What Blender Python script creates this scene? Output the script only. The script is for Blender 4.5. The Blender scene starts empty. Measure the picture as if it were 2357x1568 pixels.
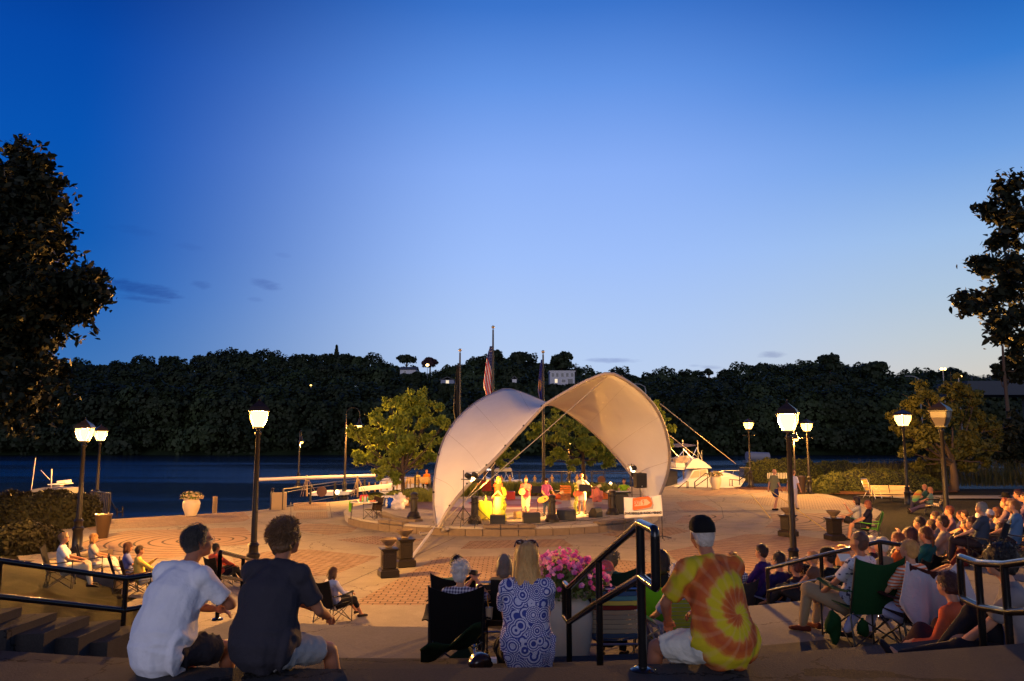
import bpy, math, random
import numpy as np
from mathutils import Vector, Matrix, noise
random.seed(7); np.random.seed(7)
S = bpy.context.scene
COL = S.collection
R = math.radians
# ---------------------------------------------------------------- camera
PITCH = R(7.0); CAMZ = 4.0; FPX = 1759.0
cam = bpy.data.cameras.new('camera'); cam.sensor_width = 36; cam.lens = 36 * FPX / 2357
cam.clip_end = 3000; cam.clip_start = .05
co = bpy.data.objects.new('camera', cam); COL.objects.link(co)
co.location = (0, 0, CAMZ); co.rotation_euler = (R(90) + PITCH, 0, 0); S.camera = co
# ---------------------------------------------------------------- light settings
EXPOSURE = 0.0
FILL_S = .85; LAMP_E = 6500; SKY_K = 1.0
S.view_settings.view_transform = 'Standard'; S.view_settings.look = 'None'
S.view_settings.exposure = EXPOSURE; S.view_settings.gamma = 1
S.cycles.use_denoising = True
S.cycles.sample_clamp_indirect = 4
S.cycles.max_bounces = 6; S.cycles.transparent_max_bounces = 12
S.cycles.use_light_tree = True
S.cycles.caustics_reflective = False; S.cycles.caustics_refractive = False

def srgb(r, g, b):
    f = lambda c: (c / 255 / 12.92) if c / 255 <= .04045 else ((c / 255 + .055) / 1.055) ** 2.4
    return (f(r), f(g), f(b), 1)
def pdir(px, py):
    u = (px - 1178.5) / FPX; v = (784 - py) / FPX
    c, s = math.cos(PITCH), math.sin(PITCH)
    return Vector((u, c - v * s, s + v * c))
def W(px, py, D=None, z=None):
    d = pdir(px, py)
    t = D / d.y if z is None else (z - CAMZ) / d.z
    return Vector((d.x * t, d.y * t, CAMZ + d.z * t))
_CR = {1: (0, 1200, 3.117), 2: (500, 1200, 3.117), 3: (1040, 1200, 3.117), 4: (1440, 1200, 3.117), 5: (1920, 1200, 3.117),
       6: (1050, 900, 3.117), 7: (0, 900, 3.117), 8: (1650, 900, 3.117), 9: (1650, 1100, 6.534), 10: (640, 1160, 7.366),
       11: (1080, 1130, 6.643), 12: (1360, 1130, 6.644), 13: (860, 1200, 6.643)}
def A(n, x, y):
    a, b, s = _CR[n]
    return ((a + x / s) * .92070, (b + y / s) * .92070)
def WA(n, x, y, D=None, z=None):
    return W(*A(n, x, y), D=D, z=z)

# ---------------------------------------------------------------- world
w = bpy.data.worlds.new('World'); S.world = w; w.use_nodes = True
nt = w.node_tree; nt.nodes.clear()
class NG:
    """tiny node helper"""
    def __init__(s, nt): s.nt = nt
    def n(s, t, **k):
        nd = s.nt.nodes.new(t)
        for a, b in k.items(): setattr(nd, a, b)
        return nd
    def link(s, a, b): s.nt.links.new(a, b)
    def put(s, sock, v):
        if isinstance(v, bpy.types.NodeSocket): s.link(v, sock)
        else: sock.default_value = v
    def m(s, op, a, b=0.0, c=None, clamp=False):
        nd = s.n('ShaderNodeMath', operation=op, use_clamp=clamp)
        s.put(nd.inputs[0], a); s.put(nd.inputs[1], b)
        if c is not None: s.put(nd.inputs[2], c)
        return nd.outputs[0]
    def vm(s, op, a, b=None):
        nd = s.n('ShaderNodeVectorMath', operation=op); s.put(nd.inputs[0], a)
        if b is not None: s.put(nd.inputs[1], b)
        return nd.outputs['Value'] if op in ('LENGTH', 'DISTANCE', 'DOT_PRODUCT') else nd.outputs[0]
    def ramp(s, f, stops, interp='LINEAR'):
        nd = s.n('ShaderNodeValToRGB'); cr = nd.color_ramp; cr.interpolation = interp
        while len(cr.elements) < len(stops): cr.elements.new(.5)
        for e, (p, c) in zip(cr.elements, stops): e.position = p; e.color = c if len(c) == 4 else (*c, 1)
        s.put(nd.inputs[0], f); return nd.outputs[0]
    def mix(s, f, a, b, mode='MIX'):
        nd = s.n('ShaderNodeMix', data_type='RGBA', blend_type=mode)
        s.put(nd.inputs[0], f); s.put(nd.inputs[6], a); s.put(nd.inputs[7], b); return nd.outputs[2]
    def noise(s, vec, scale=5, detail=4, rough=.5, out=0):
        nd = s.n('ShaderNodeTexNoise'); s.put(nd.inputs['Vector'], vec)
        nd.inputs['Scale'].default_value = scale; nd.inputs['Detail'].default_value = detail; nd.inputs['Roughness'].default_value = rough
        return nd.outputs[out]
    def smooth(s, v, lo, hi):
        nd = s.n('ShaderNodeMapRange', interpolation_type='SMOOTHSTEP')
        s.put(nd.inputs[0], v); nd.inputs[1].default_value = lo; nd.inputs[2].default_value = hi
        return nd.outputs[0]
g = NG(nt)
tc = g.n('ShaderNodeTexCoord'); sep = g.n('ShaderNodeSeparateXYZ'); g.link(tc.outputs['Generated'], sep.inputs[0])
X, Y, Z = sep.outputs
def sky_ramp(tab):
    return g.ramp(Z, [(p, srgb(*c)) for p, c in tab])
mid = sky_ramp([(0, (192, 208, 232)), (.085, (184, 206, 240)), (.143, (174, 201, 245)), (.225, (158, 191, 250)), (.332, (137, 175, 246)), (.43, (98, 148, 230)), (.51, (58, 116, 204)), (.8, (12, 40, 118))])
lef = sky_ramp([(0, (80, 130, 188)), (.10, (52, 112, 184)), (.165, (24, 100, 184)), (.225, (6, 90, 180)), (.33, (0, 82, 178)), (.42, (0, 72, 168)), (.52, (0, 50, 136)), (.8, (2, 14, 60))])
rig = sky_ramp([(0, (226, 196, 166)), (.07, (208, 204, 194)), (.11, (194, 203, 206)), (.16, (176, 198, 218)), (.225, (156, 190, 230)), (.31, (110, 160, 226)), (.40, (50, 122, 208)), (.485, (2, 86, 176)), (.54, (0, 66, 150)), (.8, (4, 28, 90))])
hyp = g.m('SQRT', g.m('ADD', g.m('MULTIPLY', X, X), g.m('MULTIPLY', Y, Y)))
saz = g.m('DIVIDE', X, hyp)
c1 = g.mix(g.smooth(saz, -.52, .0), lef, mid)
c2 = g.mix(g.smooth(saz, .12, .62), c1, rig)
# unseen sky behind the camera: pale low band added to light audience backs
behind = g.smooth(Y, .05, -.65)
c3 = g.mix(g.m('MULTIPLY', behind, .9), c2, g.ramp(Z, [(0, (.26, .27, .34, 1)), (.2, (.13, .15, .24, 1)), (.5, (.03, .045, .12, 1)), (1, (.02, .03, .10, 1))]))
# small dusk clouds, placed in directions of the sky
U_ = g.m('DIVIDE', X, g.m('MAXIMUM', Y, .05)); V_ = g.m('DIVIDE', Z, g.m('MAXIMUM', Y, .05))
nz = g.n('ShaderNodeCombineXYZ'); g.put(nz.inputs[0], g.m('MULTIPLY', U_, 16)); g.put(nz.inputs[1], g.m('MULTIPLY', V_, 60))
nA = g.noise(nz.outputs[0], 1.0, 6, .65); nB = g.noise(nz.outputs[0], 3.0, 6, .65)
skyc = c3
for (px, py, hw, hh, tilt, amt) in [(325, 665, 95, 17, .16, .75), (335, 690, 70, 9, .12, .6), (462, 655, 26, 12, .1, .35), (612, 656, 44, 14, .22, .5), (590, 690, 22, 7, .1, .3),
                                    (310, 530, 70, 12, .15, .18), (440, 570, 40, 9, .1, .15), (1410, 830, 62, 7, 0, .6), (1780, 816, 34, 10, -.08, .6), (1635, 845, 32, 6, .05, .4), (1600, 842, 16, 4, 0, .4), (650, 588, 22, 6, .1, .15)]:
    d = pdir(px, py); u0, v0 = d.x / d.y, d.z / d.y
    du = g.m('SUBTRACT', U_, u0)
    dv = g.m('SUBTRACT', g.m('ADD', V_, g.m('MULTIPLY', du, tilt)), v0)
    e = g.m('ADD', g.m('POWER', g.m('ABSOLUTE', g.m('MULTIPLY', du, FPX / hw)), 2.0), g.m('POWER', g.m('ABSOLUTE', g.m('MULTIPLY', dv, FPX / hh)), 2.0))
    e = g.m('ADD', e, g.m('MULTIPLY', g.m('SUBTRACT', nA, .5), 3.2)); e = g.m('ADD', e, g.m('MULTIPLY', g.m('SUBTRACT', nB, .5), 1.6))
    msk = g.m('MULTIPLY', g.smooth(e, 1.25, -.2), amt)
    skyc = g.mix(msk, skyc, g.mix(1.0, skyc, (.48, .50, .66, 1), 'MULTIPLY'))
sky = g.n('ShaderNodeTexSky', sky_type='NISHITA'); sky.sun_disc = False
sky.sun_elevation = R(-1.5); sky.sun_rotation = R(62); sky.air_density = 1.2; sky.dust_density = .6
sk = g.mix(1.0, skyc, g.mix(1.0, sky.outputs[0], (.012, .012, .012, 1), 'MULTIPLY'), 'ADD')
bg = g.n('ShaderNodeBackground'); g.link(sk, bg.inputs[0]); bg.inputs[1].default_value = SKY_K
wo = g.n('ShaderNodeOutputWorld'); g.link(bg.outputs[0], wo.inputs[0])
# added fill lamp: broad soft light from behind the photographer
sl = bpy.data.lights.new('sun', 'SUN'); sl.energy = FILL_S; sl.angle = R(40); sl.color = (.92, .86, 1.0)
so = bpy.data.objects.new('sun', sl); COL.objects.link(so)
so.rotation_euler = Vector((.22, 1, -.22)).to_track_quat('-Z', 'Y').to_euler()

# ---------------------------------------------------------------- materials
_M = {}
def mat(name, col, rough=.6, metal=0, emit=None, es=1, bump=0, bscale=40, var=0, vscale=6, spec=None, coat=0, trans=0):
    key = name
    if key in _M: return _M[key]
    m = bpy.data.materials.new(name); m.use_nodes = True; _M[key] = m
    b = m.node_tree.nodes['Principled BSDF']; q = NG(m.node_tree)
    c = col if len(col) == 4 else (*col, 1)
    b.inputs['Base Color'].default_value = c; b.inputs['Roughness'].default_value = rough; b.inputs['Metallic'].default_value = metal
    if coat: b.inputs['Coat Weight'].default_value = coat
    if spec is not None: b.inputs['Specular IOR Level'].default_value = spec
    if emit is not None: b.inputs['Emission Color'].default_value = (*emit[:3], 1); b.inputs['Emission Strength'].default_value = es
    if bump or var:
        t = q.n('ShaderNodeTexCoord').outputs['Object']
    if var:
        n_ = q.noise(t, vscale, 5, .6)
        q.link(q.mix(n_, tuple(x * (1 - var) for x in c[:3]) + (1,), tuple(min(1, x * (1 + var)) for x in c[:3]) + (1,)), b.inputs['Base Color'])
    if bump:
        bn = q.n('ShaderNodeBump'); bn.inputs['Strength'].default_value = bump; bn.inputs['Distance'].default_value = .02
        q.link(q.noise(t, bscale, 4, .6), bn.inputs['Height']); q.link(bn.outputs[0], b.inputs['Normal'])
    return m
def S2(*c): return srgb(*c)
def cloth(name, rgb):   # rgb in sRGB of the cloth itself
    return mat('cloth_' + name, srgb(*rgb), .85, bump=.35, bscale=28, var=.12, vscale=9, spec=.2)
M_BLACK = mat('black_painted_steel', (.010, .009, .009), .16, .0, coat=.2, bump=.03, bscale=60, spec=.4)
M_IRON = mat('dark_cast_iron', (.018, .014, .012), .38, .1, bump=.15, bscale=30)
M_STEEL = mat('bare_steel', (.45, .45, .46), .3, .9)
M_ALU = mat('aluminium_tube', (.6, .6, .62), .28, 1)
M_PLASTIC = mat('black_plastic', (.012, .012, .012), .5, bump=.1, bscale=90)
M_SKIN = mat('skin', srgb(190, 135, 105), .55, var=.10, vscale=10, spec=.3)
M_SKIN2 = mat('tanned_skin', srgb(160, 104, 76), .55, var=.12, vscale=10, spec=.3)
M_GRILL = mat('speaker_grille', (.008, .008, .008), .7, bump=.4, bscale=160)
M_WHITE = mat('white_gelcoat', (.72, .70, .68), .35, bump=.03, bscale=8, var=.05)
M_DIM_WHITE = mat('dimmed_gelcoat', (.22, .21, .21), .5)  # white gelcoat darkened in its colour to stand for dim light
M_DARKGLASS = mat('dark_glass', (.01, .012, .016), .06)

# ---------------------------------------------------------------- mesh helpers
class MB:
    def __init__(s): s.v = []; s.f = []; s.mi = []; s.cur = 0
    def add(s, vs, fs):
        o = len(s.v); s.v.extend([tuple(p) for p in vs]); s.f.extend([tuple(i + o for i in f) for f in fs]); s.mi.extend([s.cur] * len(fs)); return s
    def box(s, c, d, rot=None, bev=0):
        x, y, z = d[0] / 2, d[1] / 2, d[2] / 2
        if bev:
            k = min(bev, x * .9, y * .9, z * .9)
            st = []
            for (zz, ins) in ((-z, k), (-z + k, 0), (z - k, 0), (z, k)):
                a, b = x - ins, y - ins
                kk = k
                st.append([(-a + kk * 0, -b, zz), (a, -b, zz), (a, b, zz), (-a, b, zz)])
            vs = [p for r in st for p in r]; fs = [(3, 2, 1, 0), (12, 13, 14, 15)]
            for i in range(3):
                for j in range(4): fs.append((i * 4 + j, i * 4 + (j + 1) % 4, i * 4 + 4 + (j + 1) % 4, i * 4 + 4 + j))
        else:
            vs = [(-x, -y, -z), (x, -y, -z), (x, y, -z), (-x, y, -z), (-x, -y, z), (x, -y, z), (x, y, z), (-x, y, z)]
            fs = [(3, 2, 1, 0), (4, 5, 6, 7), (0, 1, 5, 4), (1, 2, 6, 5), (2, 3, 7, 6), (3, 0, 4, 7)]
        c = Vector(c)
        if rot is not None:
            Rm = rot if isinstance(rot, Matrix) else Matrix.Rotation(rot, 3, 'Z')
            vs = [Rm @ Vector(p) + c for p in vs]
        else: vs = [Vector(p) + c for p in vs]
        return s.add(vs, fs)
    def tube(s, pts, r, n=8, closed=False, flat=1.0, side=None):
        pts = [Vector(p) for p in pts]; m = len(pts); rs = r if isinstance(r, (list, tuple)) else [r] * m
        vs = []; prev = None
        for i, p in enumerate(pts):
            if closed: t = pts[(i + 1) % m] - pts[i - 1]
            else: t = pts[min(i + 1, m - 1)] - pts[max(i - 1, 0)]
            if t.length < 1e-9: t = Vector((0, 0, 1))
            t.normalize()
            if prev is None:
                up = Vector(side) if side is not None else (Vector((0, 0, 1)) if abs(t.z) < .9 else Vector((1, 0, 0)))
            else: up = prev
            a = up - t * up.dot(t)
            if a.length < 1e-6: a = t.orthogonal()
            a.normalize(); b = t.cross(a); prev = a
            for k in range(n):
                an = 2 * math.pi * (k + .5) / n
                vs.append(p + a * math.cos(an) * rs[i] + b * math.sin(an) * rs[i] * flat)
        fs = []
        for i in range(m if closed else m - 1):
            for k in range(n):
                a0 = i * n + k; a1 = i * n + (k + 1) % n; j = ((i + 1) % m) * n
                fs.append((a0, a1, j + (k + 1) % n, j + k))
        if not closed:
            fs.append(tuple(range(n - 1, -1, -1))); fs.append(tuple((m - 1) * n + k for k in range(n)))
        return s.add(vs, fs)
    def lathe(s, prof, c=(0, 0, 0), n=16, sx=1, sy=1, axis=None):
        c = Vector(c); vs = []; fs = []; m = len(prof)
        Q = Vector((0, 0, 1)).rotation_difference(Vector(axis)).to_matrix() if axis is not None else None
        for (r, z) in prof:
            for k in range(n):
                an = 2 * math.pi * (k + .5) / n; p = Vector((r * math.cos(an) * sx, r * math.sin(an) * sy, z))
                vs.append((Q @ p if Q else p) + c)
        for i in range(m - 1):
            for k in range(n): fs.append((i * n + k, i * n + (k + 1) % n, (i + 1) * n + (k + 1) % n, (i + 1) * n + k))
        fs.append(tuple(range(n - 1, -1, -1))); fs.append(tuple((m - 1) * n + k for k in range(n)))
        return s.add(vs, fs)
    def ball(s, c, r, n=12, m=8, rot=None):
        rx, ry, rz = (r, r, r) if not isinstance(r, (tuple, list)) else r
        c = Vector(c); vs = [Vector((0, 0, -rz))]; fs = []
        for i in range(1, m):
            th = math.pi * i / m
            for k in range(n):
                an = 2 * math.pi * k / n
                vs.append(Vector((rx * math.sin(th) * math.cos(an), ry * math.sin(th) * math.sin(an), -rz * math.cos(th))))
        vs.append(Vector((0, 0, rz)))
        for k in range(n): fs.append((0, 1 + (k + 1) % n, 1 + k))
        for i in range(m - 2):
            for k in range(n):
                a = 1 + i * n + k; b = 1 + i * n + (k + 1) % n; fs.append((a, b, b + n, a + n))
        L = len(vs) - 1
        for k in range(n): fs.append((L, 1 + (m - 2) * n + k, 1 + (m - 2) * n + (k + 1) % n))
        vs = [(rot @ p if rot is not None else p) + c for p in vs]
        return s.add(vs, fs)
    def prism(s, poly, z0, z1):
        n = len(poly); vs = [(p[0], p[1], z0 if not callable(z0) else z0(p)) for p in poly] + [(p[0], p[1], z1 if not callable(z1) else z1(p)) for p in poly]
        a = sum(poly[i][0] * poly[(i + 1) % n][1] - poly[(i + 1) % n][0] * poly[i][1] for i in range(n))
        fs = [tuple(range(n - 1, -1, -1)), tuple(range(n, 2 * n))] + [(i, (i + 1) % n, n + (i + 1) % n, n + i) for i in range(n)]
        if a < 0: fs = [tuple(reversed(f)) for f in fs]
        return s.add(vs, fs)
    def plate(s, poly, nrm, th):
        """flat polygon of 3D points with thickness along nrm"""
        nrm = Vector(nrm).normalized() * th / 2; n = len(poly); P = [Vector(p) for p in poly]
        s.add([p - nrm for p in P] + [p + nrm for p in P], [tuple(range(n - 1, -1, -1)), tuple(range(n, 2 * n))] + [(i, (i + 1) % n, n + (i + 1) % n, n + i) for i in range(n)])
        return s
    def grid(s, rows, th=0):
        m = len(rows); n = len(rows[0]); vs = [Vector(p) for r in rows for p in r]
        fs = [(i * n + j, i * n + j + 1, (i + 1) * n + j + 1, (i + 1) * n + j) for i in range(m - 1) for j in range(n - 1)]
        if th:
            N = [Vector((0, 0, 0)) for _ in vs]
            for f in fs:
                nn = (vs[f[2]] - vs[f[0]]).cross(vs[f[3]] - vs[f[1]])
                for i in f: N[i] += nn
            k = len(vs); v2 = [v - x.normalized() * th for v, x in zip(vs, N)]
            f2 = [tuple(reversed([i + k for i in f])) for f in fs]
            ring = [j for j in range(n)] + [i * n + n - 1 for i in range(1, m)] + [(m - 1) * n + j for j in range(n - 2, -1, -1)] + [i * n for i in range(m - 2, 0, -1)]
            f3 = [(ring[(i + 1) % len(ring)], ring[i], ring[i] + k, ring[(i + 1) % len(ring)] + k) for i in range(len(ring))]
            return s.add(vs + v2, fs + f2 + f3)
        return s.add(vs, fs)
    def build(s, name, m, parent=None, smooth=False, loc=None):
        me = bpy.data.meshes.new(name); me.from_pydata([tuple(v) for v in s.v], [], s.f); 
        for x in (m if isinstance(m, (list, tuple)) else [m]): me.materials.append(x)
        if isinstance(m, (list, tuple)): me.polygons.foreach_set('material_index', s.mi)
        if smooth:
            me.polygons.foreach_set('use_smooth', [True] * len(me.polygons))
            if smooth != 2:
                try: me.set_sharp_from_angle(angle=R(40))
                except Exception: pass
        me.update()
        o = bpy.data.objects.new(name, me); COL.objects.link(o)
        if parent is not None: o.parent = parent
        if loc is not None: o.location = loc
        return o
def tag(o, label=None, cat=None, group=None, kind=None):
    if label: o['label'] = label
    if cat: o['category'] = cat
    if group: o['group'] = group
    if kind: o['kind'] = kind
    return o
def thing(name, label, cat, loc=(0, 0, 0), rz=0, group=None, sc=1):
    o = bpy.data.objects.new(name, None); COL.objects.link(o); o.location = loc; o.rotation_euler = (0, 0, rz); o.scale = (sc, sc, sc)
    o.empty_display_size = .1
    return tag(o, label, cat, group)
def struct(name, mb, m, smooth=False): return tag(mb.build(name, m, None, smooth), kind='structure')
def kids(o): return [c for c in list(COL.objects) if c.parent is o]
_KC = {}
def dup(root, loc, rz, label=None, group=None, sc=None):
    r = root.copy(); COL.objects.link(r); r.location = loc; r.rotation_euler = (0, 0, rz)
    if sc: r.scale = (sc, sc, sc)
    if label: r['label'] = label
    if group: r['group'] = group
    def rec(a, b):
        for ch in list(a.children):
            c = ch.copy(); COL.objects.link(c); c.parent = b; rec(ch, c)
    rec(root, r); return r
def catmull(P, n=8):
    P = [Vector(p) for p in P]; out = []
    for i in range(len(P) - 1):
        a, b, c, d = P[max(i - 1, 0)], P[i], P[i + 1], P[min(i + 2, len(P) - 1)]
        for k in range(n):
            t = k / n; out.append(.5 * ((2 * b) + (c - a) * t + (2 * a - 5 * b + 4 * c - d) * t * t + (3 * b - a - 3 * c + d) * t ** 3))
    out.append(P[-1]); return out
def lerp(a, b, t): return a + (b - a) * t
BAKE = []   # (object, voxel, smooth iterations, displace)
# ---------------------------------------------------------------- setting: ground, steps, plaza
CX, CY = -.9, 21.8
def sst(a, b, x):
    t = max(0, min(1, (x - a) / (b - a))); return t * t * (3 - 2 * t)
def rad(x, y): return math.hypot(x - CX, y - CY)
PLG = []
def pdist(x, y):
    '''signed distance outside the plaza outline (0 inside)'''
    n_ = len(PLG); ins = False; dm = 1e9
    for i in range(n_):
        (x0, y0), (x1, y1) = PLG[i], PLG[(i + 1) % n_]
        if (y0 > y) != (y1 > y) and x < x0 + (y - y0) * (x1 - x0) / (y1 - y0): ins = not ins
        dx, dy = x1 - x0, y1 - y0; L = dx * dx + dy * dy + 1e-9; t = max(0, min(1, ((x - x0) * dx + (y - y0) * dy) / L))
        dm = min(dm, math.hypot(x - x0 - dx * t, y - y0 - dy * t))
    return 0 if ins else dm
def G(x, y):
    return G0(x, y) * sst(-.2, 1.6, pdist(x, y))
def G0(x, y):
    r = rad(x, y); z = max(0, min(2.55, (r - 8.5) * .3)) * (1 - sst(15.5, 26, y))
    if y < CY - 4 and r > 17: z = 2.55
    z += .3 * sst(7, 12, x) * sst(14, 22, y) * (1 - sst(44, 50, y)) * (1 - sst(16, 30, x) * .4)
    z += .22 * sst(-8, -11, x) * sst(12, 17, y) * (1 - sst(24, 30, y))
    return z
def pz(poly, z): return [(p.x, p.y) for p in [W(a, b, z=z) for a, b in poly]]

def concrete(name, col, dark, joints=None, scale=1.0):
    m = bpy.data.materials.new(name); m.use_nodes = True; q = NG(m.node_tree); b = m.node_tree.nodes['Principled BSDF']
    t = q.n('ShaderNodeTexCoord').outputs['Object']
    n1 = q.noise(t, 1.1 * scale, 8, .7); n2 = q.noise(t, 45 * scale, 3, .7); n3 = q.noise(t, .35, 4, .6)
    c = q.mix(q.smooth(n1, .35, .72), tuple(x * .72 for x in col) + (1,), (*col, 1))
    c = q.mix(q.m('MULTIPLY', q.smooth(n3, .5, .7), .4), c, (*dark, 1))
    c = q.mix(.35, c, q.ramp(n2, [(.3, tuple(x * .55 for x in col)), (.7, tuple(min(1, x * 1.35) for x in col))]))
    # small dark spots of chewing gum and damp
    vo = q.n('ShaderNodeTexVoronoi'); q.put(vo.inputs['Vector'], t); vo.inputs['Scale'].default_value = 1.3
    c = q.mix(q.m('MULTIPLY', q.m('LESS_THAN', vo.outputs['Distance'], .045), .5), c, (*dark, 1))
    v2 = q.n('ShaderNodeTexVoronoi', feature='DISTANCE_TO_EDGE'); v2.inputs['Scale'].default_value = .42
    q.put(v2.inputs['Vector'], q.vm('ADD', t, q.vm('MULTIPLY', q.vm('SUBTRACT', q.noise(t, 1.3, 6, .65, out=1), (.5, .5, .5)), (1.1, 1.1, 0))))
    c = q.mix(q.m('MULTIPLY', q.m('LESS_THAN', v2.outputs['Distance'], .0045), .8), c, tuple(x * .3 for x in dark) + (1,))
    q.link(c, b.inputs['Base Color']); b.inputs['Roughness'].default_value = .93; b.inputs['Specular IOR Level'].default_value = .12
    bn = q.n('ShaderNodeBump'); bn.inputs['Strength'].default_value = .35; bn.inputs['Distance'].default_value = .01
    q.link(q.m('ADD', n2, q.m('MULTIPLY', n1, 1.5)), bn.inputs['Height']); q.link(bn.outputs[0], b.inputs['Normal'])
    return m
M_CONC = concrete('plaza_concrete', (.30, .265, .235), (.15, .125, .11))
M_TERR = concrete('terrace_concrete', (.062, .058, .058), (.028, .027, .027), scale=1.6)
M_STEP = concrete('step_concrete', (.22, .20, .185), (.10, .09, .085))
def brickmat(name, mode, center=(0, 0), rot=0, c1=(.235, .155, .115), c2=(.295, .205, .155), sp=.27):
    m = bpy.data.materials.new(name); m.use_nodes = True; q = NG(m.node_tree); b = m.node_tree.nodes['Principled BSDF']
    t = q.n('ShaderNodeTexCoord').outputs['Object']
    n1 = q.noise(t, 2.2, 6, .7); n0 = q.noise(t, 1.5, 2, .5, out=1)
    tw = q.vm('ADD', t, q.vm('MULTIPLY', q.vm('SUBTRACT', n0, (.5, .5, .5)), (.05, .05, 0)))
    if mode == 'brick':
        mp = q.n('ShaderNodeMapping'); q.put(mp.inputs[0], tw); mp.inputs['Rotation'].default_value = (0, 0, rot)
        br = q.n('ShaderNodeTexBrick'); q.link(mp.outputs[0], br.inputs['Vector']); br.inputs['Scale'].default_value = 1
        br.inputs['Brick Width'].default_value = .30; br.inputs['Row Height'].default_value = .20; br.inputs['Mortar Size'].default_value = .018
        br.inputs['Color1'].default_value = (*c1, 1); br.inputs['Color2'].default_value = (*c2, 1); br.inputs['Mortar'].default_value = (.05, .035, .03, 1)
        br.inputs['Mortar Smooth'].default_value = .3; br.inputs['Bias'].default_value = 0
        c = br.outputs['Color']; h = q.m('SUBTRACT', 1.0, br.outputs['Fac'])
    else:
        d = q.vm('SUBTRACT', tw, (center[0], center[1], 0)); sp_ = q.n('ShaderNodeSeparateXYZ'); q.link(d, sp_.inputs[0])
        rr = q.m('SQRT', q.m('ADD', q.m('MULTIPLY', sp_.outputs[0], sp_.outputs[0]), q.m('MULTIPLY', sp_.outputs[1], sp_.outputs[1])))
        an = q.m('ARCTAN2', sp_.outputs[1], sp_.outputs[0])
        fr = q.m('FRACT', q.m('DIVIDE', rr, sp * 2)); row = q.m('FLOOR', q.m('DIVIDE', rr, sp * 2))
        arc = q.m('ADD', q.m('MULTIPLY', an, q.m('MULTIPLY', q.m('ADD', row, .5), 2.4)), q.m('MULTIPLY', row, .37))
        fj = q.m('FRACT', arc)
        g1 = q.m('LESS_THAN', fr, .17); g2 = q.m('MULTIPLY', q.m('LESS_THAN', fj, .07), .35)
        gg = q.m('MAXIMUM', g1, g2)
        c = q.mix(gg, q.mix(n1, (*c1, 1), (*c2, 1)), (.05, .035, .03, 1)); h = q.m('SUBTRACT', 1.0, gg)
    c = q.mix(q.m('MULTIPLY', q.smooth(n1, .4, .8), .5), c, (.30, .25, .21, 1))
    q.link(c, b.inputs['Base Color']); b.inputs['Roughness'].default_value = .9; b.inputs['Specular IOR Level'].default_value = .15
    bn = q.n('ShaderNodeBump'); bn.inputs['Strength'].default_value = .6; bn.inputs['Distance'].default_value = .012
    q.link(h, bn.inputs['Height']); q.link(bn.outputs[0], b.inputs['Normal'])
    return m
def grassmat(name, c1, c2, sc=3):
    m = bpy.data.materials.new(name); m.use_nodes = True; q = NG(m.node_tree); b = m.node_tree.nodes['Principled BSDF']
    t = q.n('ShaderNodeTexCoord').outputs['Object']
    n1 = q.noise(t, .8, 6, .7); n2 = q.noise(t, sc * 12, 4, .7)
    c = q.mix(n1, (*c1, 1), (*c2, 1)); c = q.mix(.5, c, q.ramp(n2, [(.35, tuple(x * .3 for x in c1)), (.65, tuple(x * 1.8 for x in c2))]))
    q.link(c, b.inputs['Base Color']); b.inputs['Roughness'].default_value = .9; b.inputs['Specular IOR Level'].default_value = .1
    bn = q.n('ShaderNodeBump'); bn.inputs['Strength'].default_value = .9; bn.inputs['Distance'].default_value = .05
    q.link(n2, bn.inputs['Height']); q.link(bn.outputs[0], b.inputs['Normal'])
    return m
M_GRASS = grassmat('lawn_grass', (.007, .007, .002), (.014, .012, .0035))
M_MULCH = grassmat('bark_mulch', (.10, .045, .02), (.16, .075, .035), 6)
M_HILL = grassmat('far_hill', (.012, .02, .010), (.02, .032, .014), .01)
M_STONE = mat('stone_wall_blocks', (.17, .125, .09), .85, bump=.8, bscale=6, var=.35, vscale=3.5)

def shore(x):   # y of the river wall
    P = [(-90, 30), (-30, 33), (-19, 37.2), (-13.9, 40.7), (-8.8, 50), (-4, 56), (5, 59.5), (12.5, 60), (20, 60), (34, 62), (60, 74), (90, 90)]
    for (a, b), (c, d) in zip(P, P[1:]):
        if x <= c: return b + (d - b) * (x - a) / (c - a)
    return P[-1][1]
PL = [(-23.5, 35.3), (-21, 31), (-17.2, 27), (-14.2, 23.2), (-10.2, 20.6), (-8.9, 18)]
n = 26
for i in range(n + 1):
    th = R(-66 + (66 + 62) * i / n); PL.append((CX + 8.3 * math.sin(th), CY - 8.3 * math.cos(th)))
PL += [(9.5, 20.3), (12.3, 23.5), (13.5, 28), (15.5, 34), (19.5, 41), (20.5, 47), (21.3, 53), (18.5, 56.5), (16.3, 58.5)]
PL += [(x, shore(x) - .05) for x in (12.5, 5, -4, -8.8, -13.9, -19)]
PLG[:] = PL
# lawn: one ground sheet with the bank
mb = MB(); xs = [-60, -45, -36] + [-30 + i for i in range(61)] + [36, 45, 60, 90]; ys = [-30, -20, -12, -6, -2, 0] + [2 + .8 * i for i in range(60)] + [52, 54, 56, 58]
rows = []
for x in xs:
    row = []
    for y in ys:
        s_ = shore(x) - .3
        yy = min(y, s_); row.append((x, yy, G(x, yy) - .035))
    row.append((x, shore(x) - .3, -3.2)); rows.append(row)
mb.grid(rows); struct('lawn', mb, M_GRASS, True)
# plaza concrete sheet
mb = MB(); mb.prism(PL, -2.6, 0.004); struct('plaza', mb, M_CONC)
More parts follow.
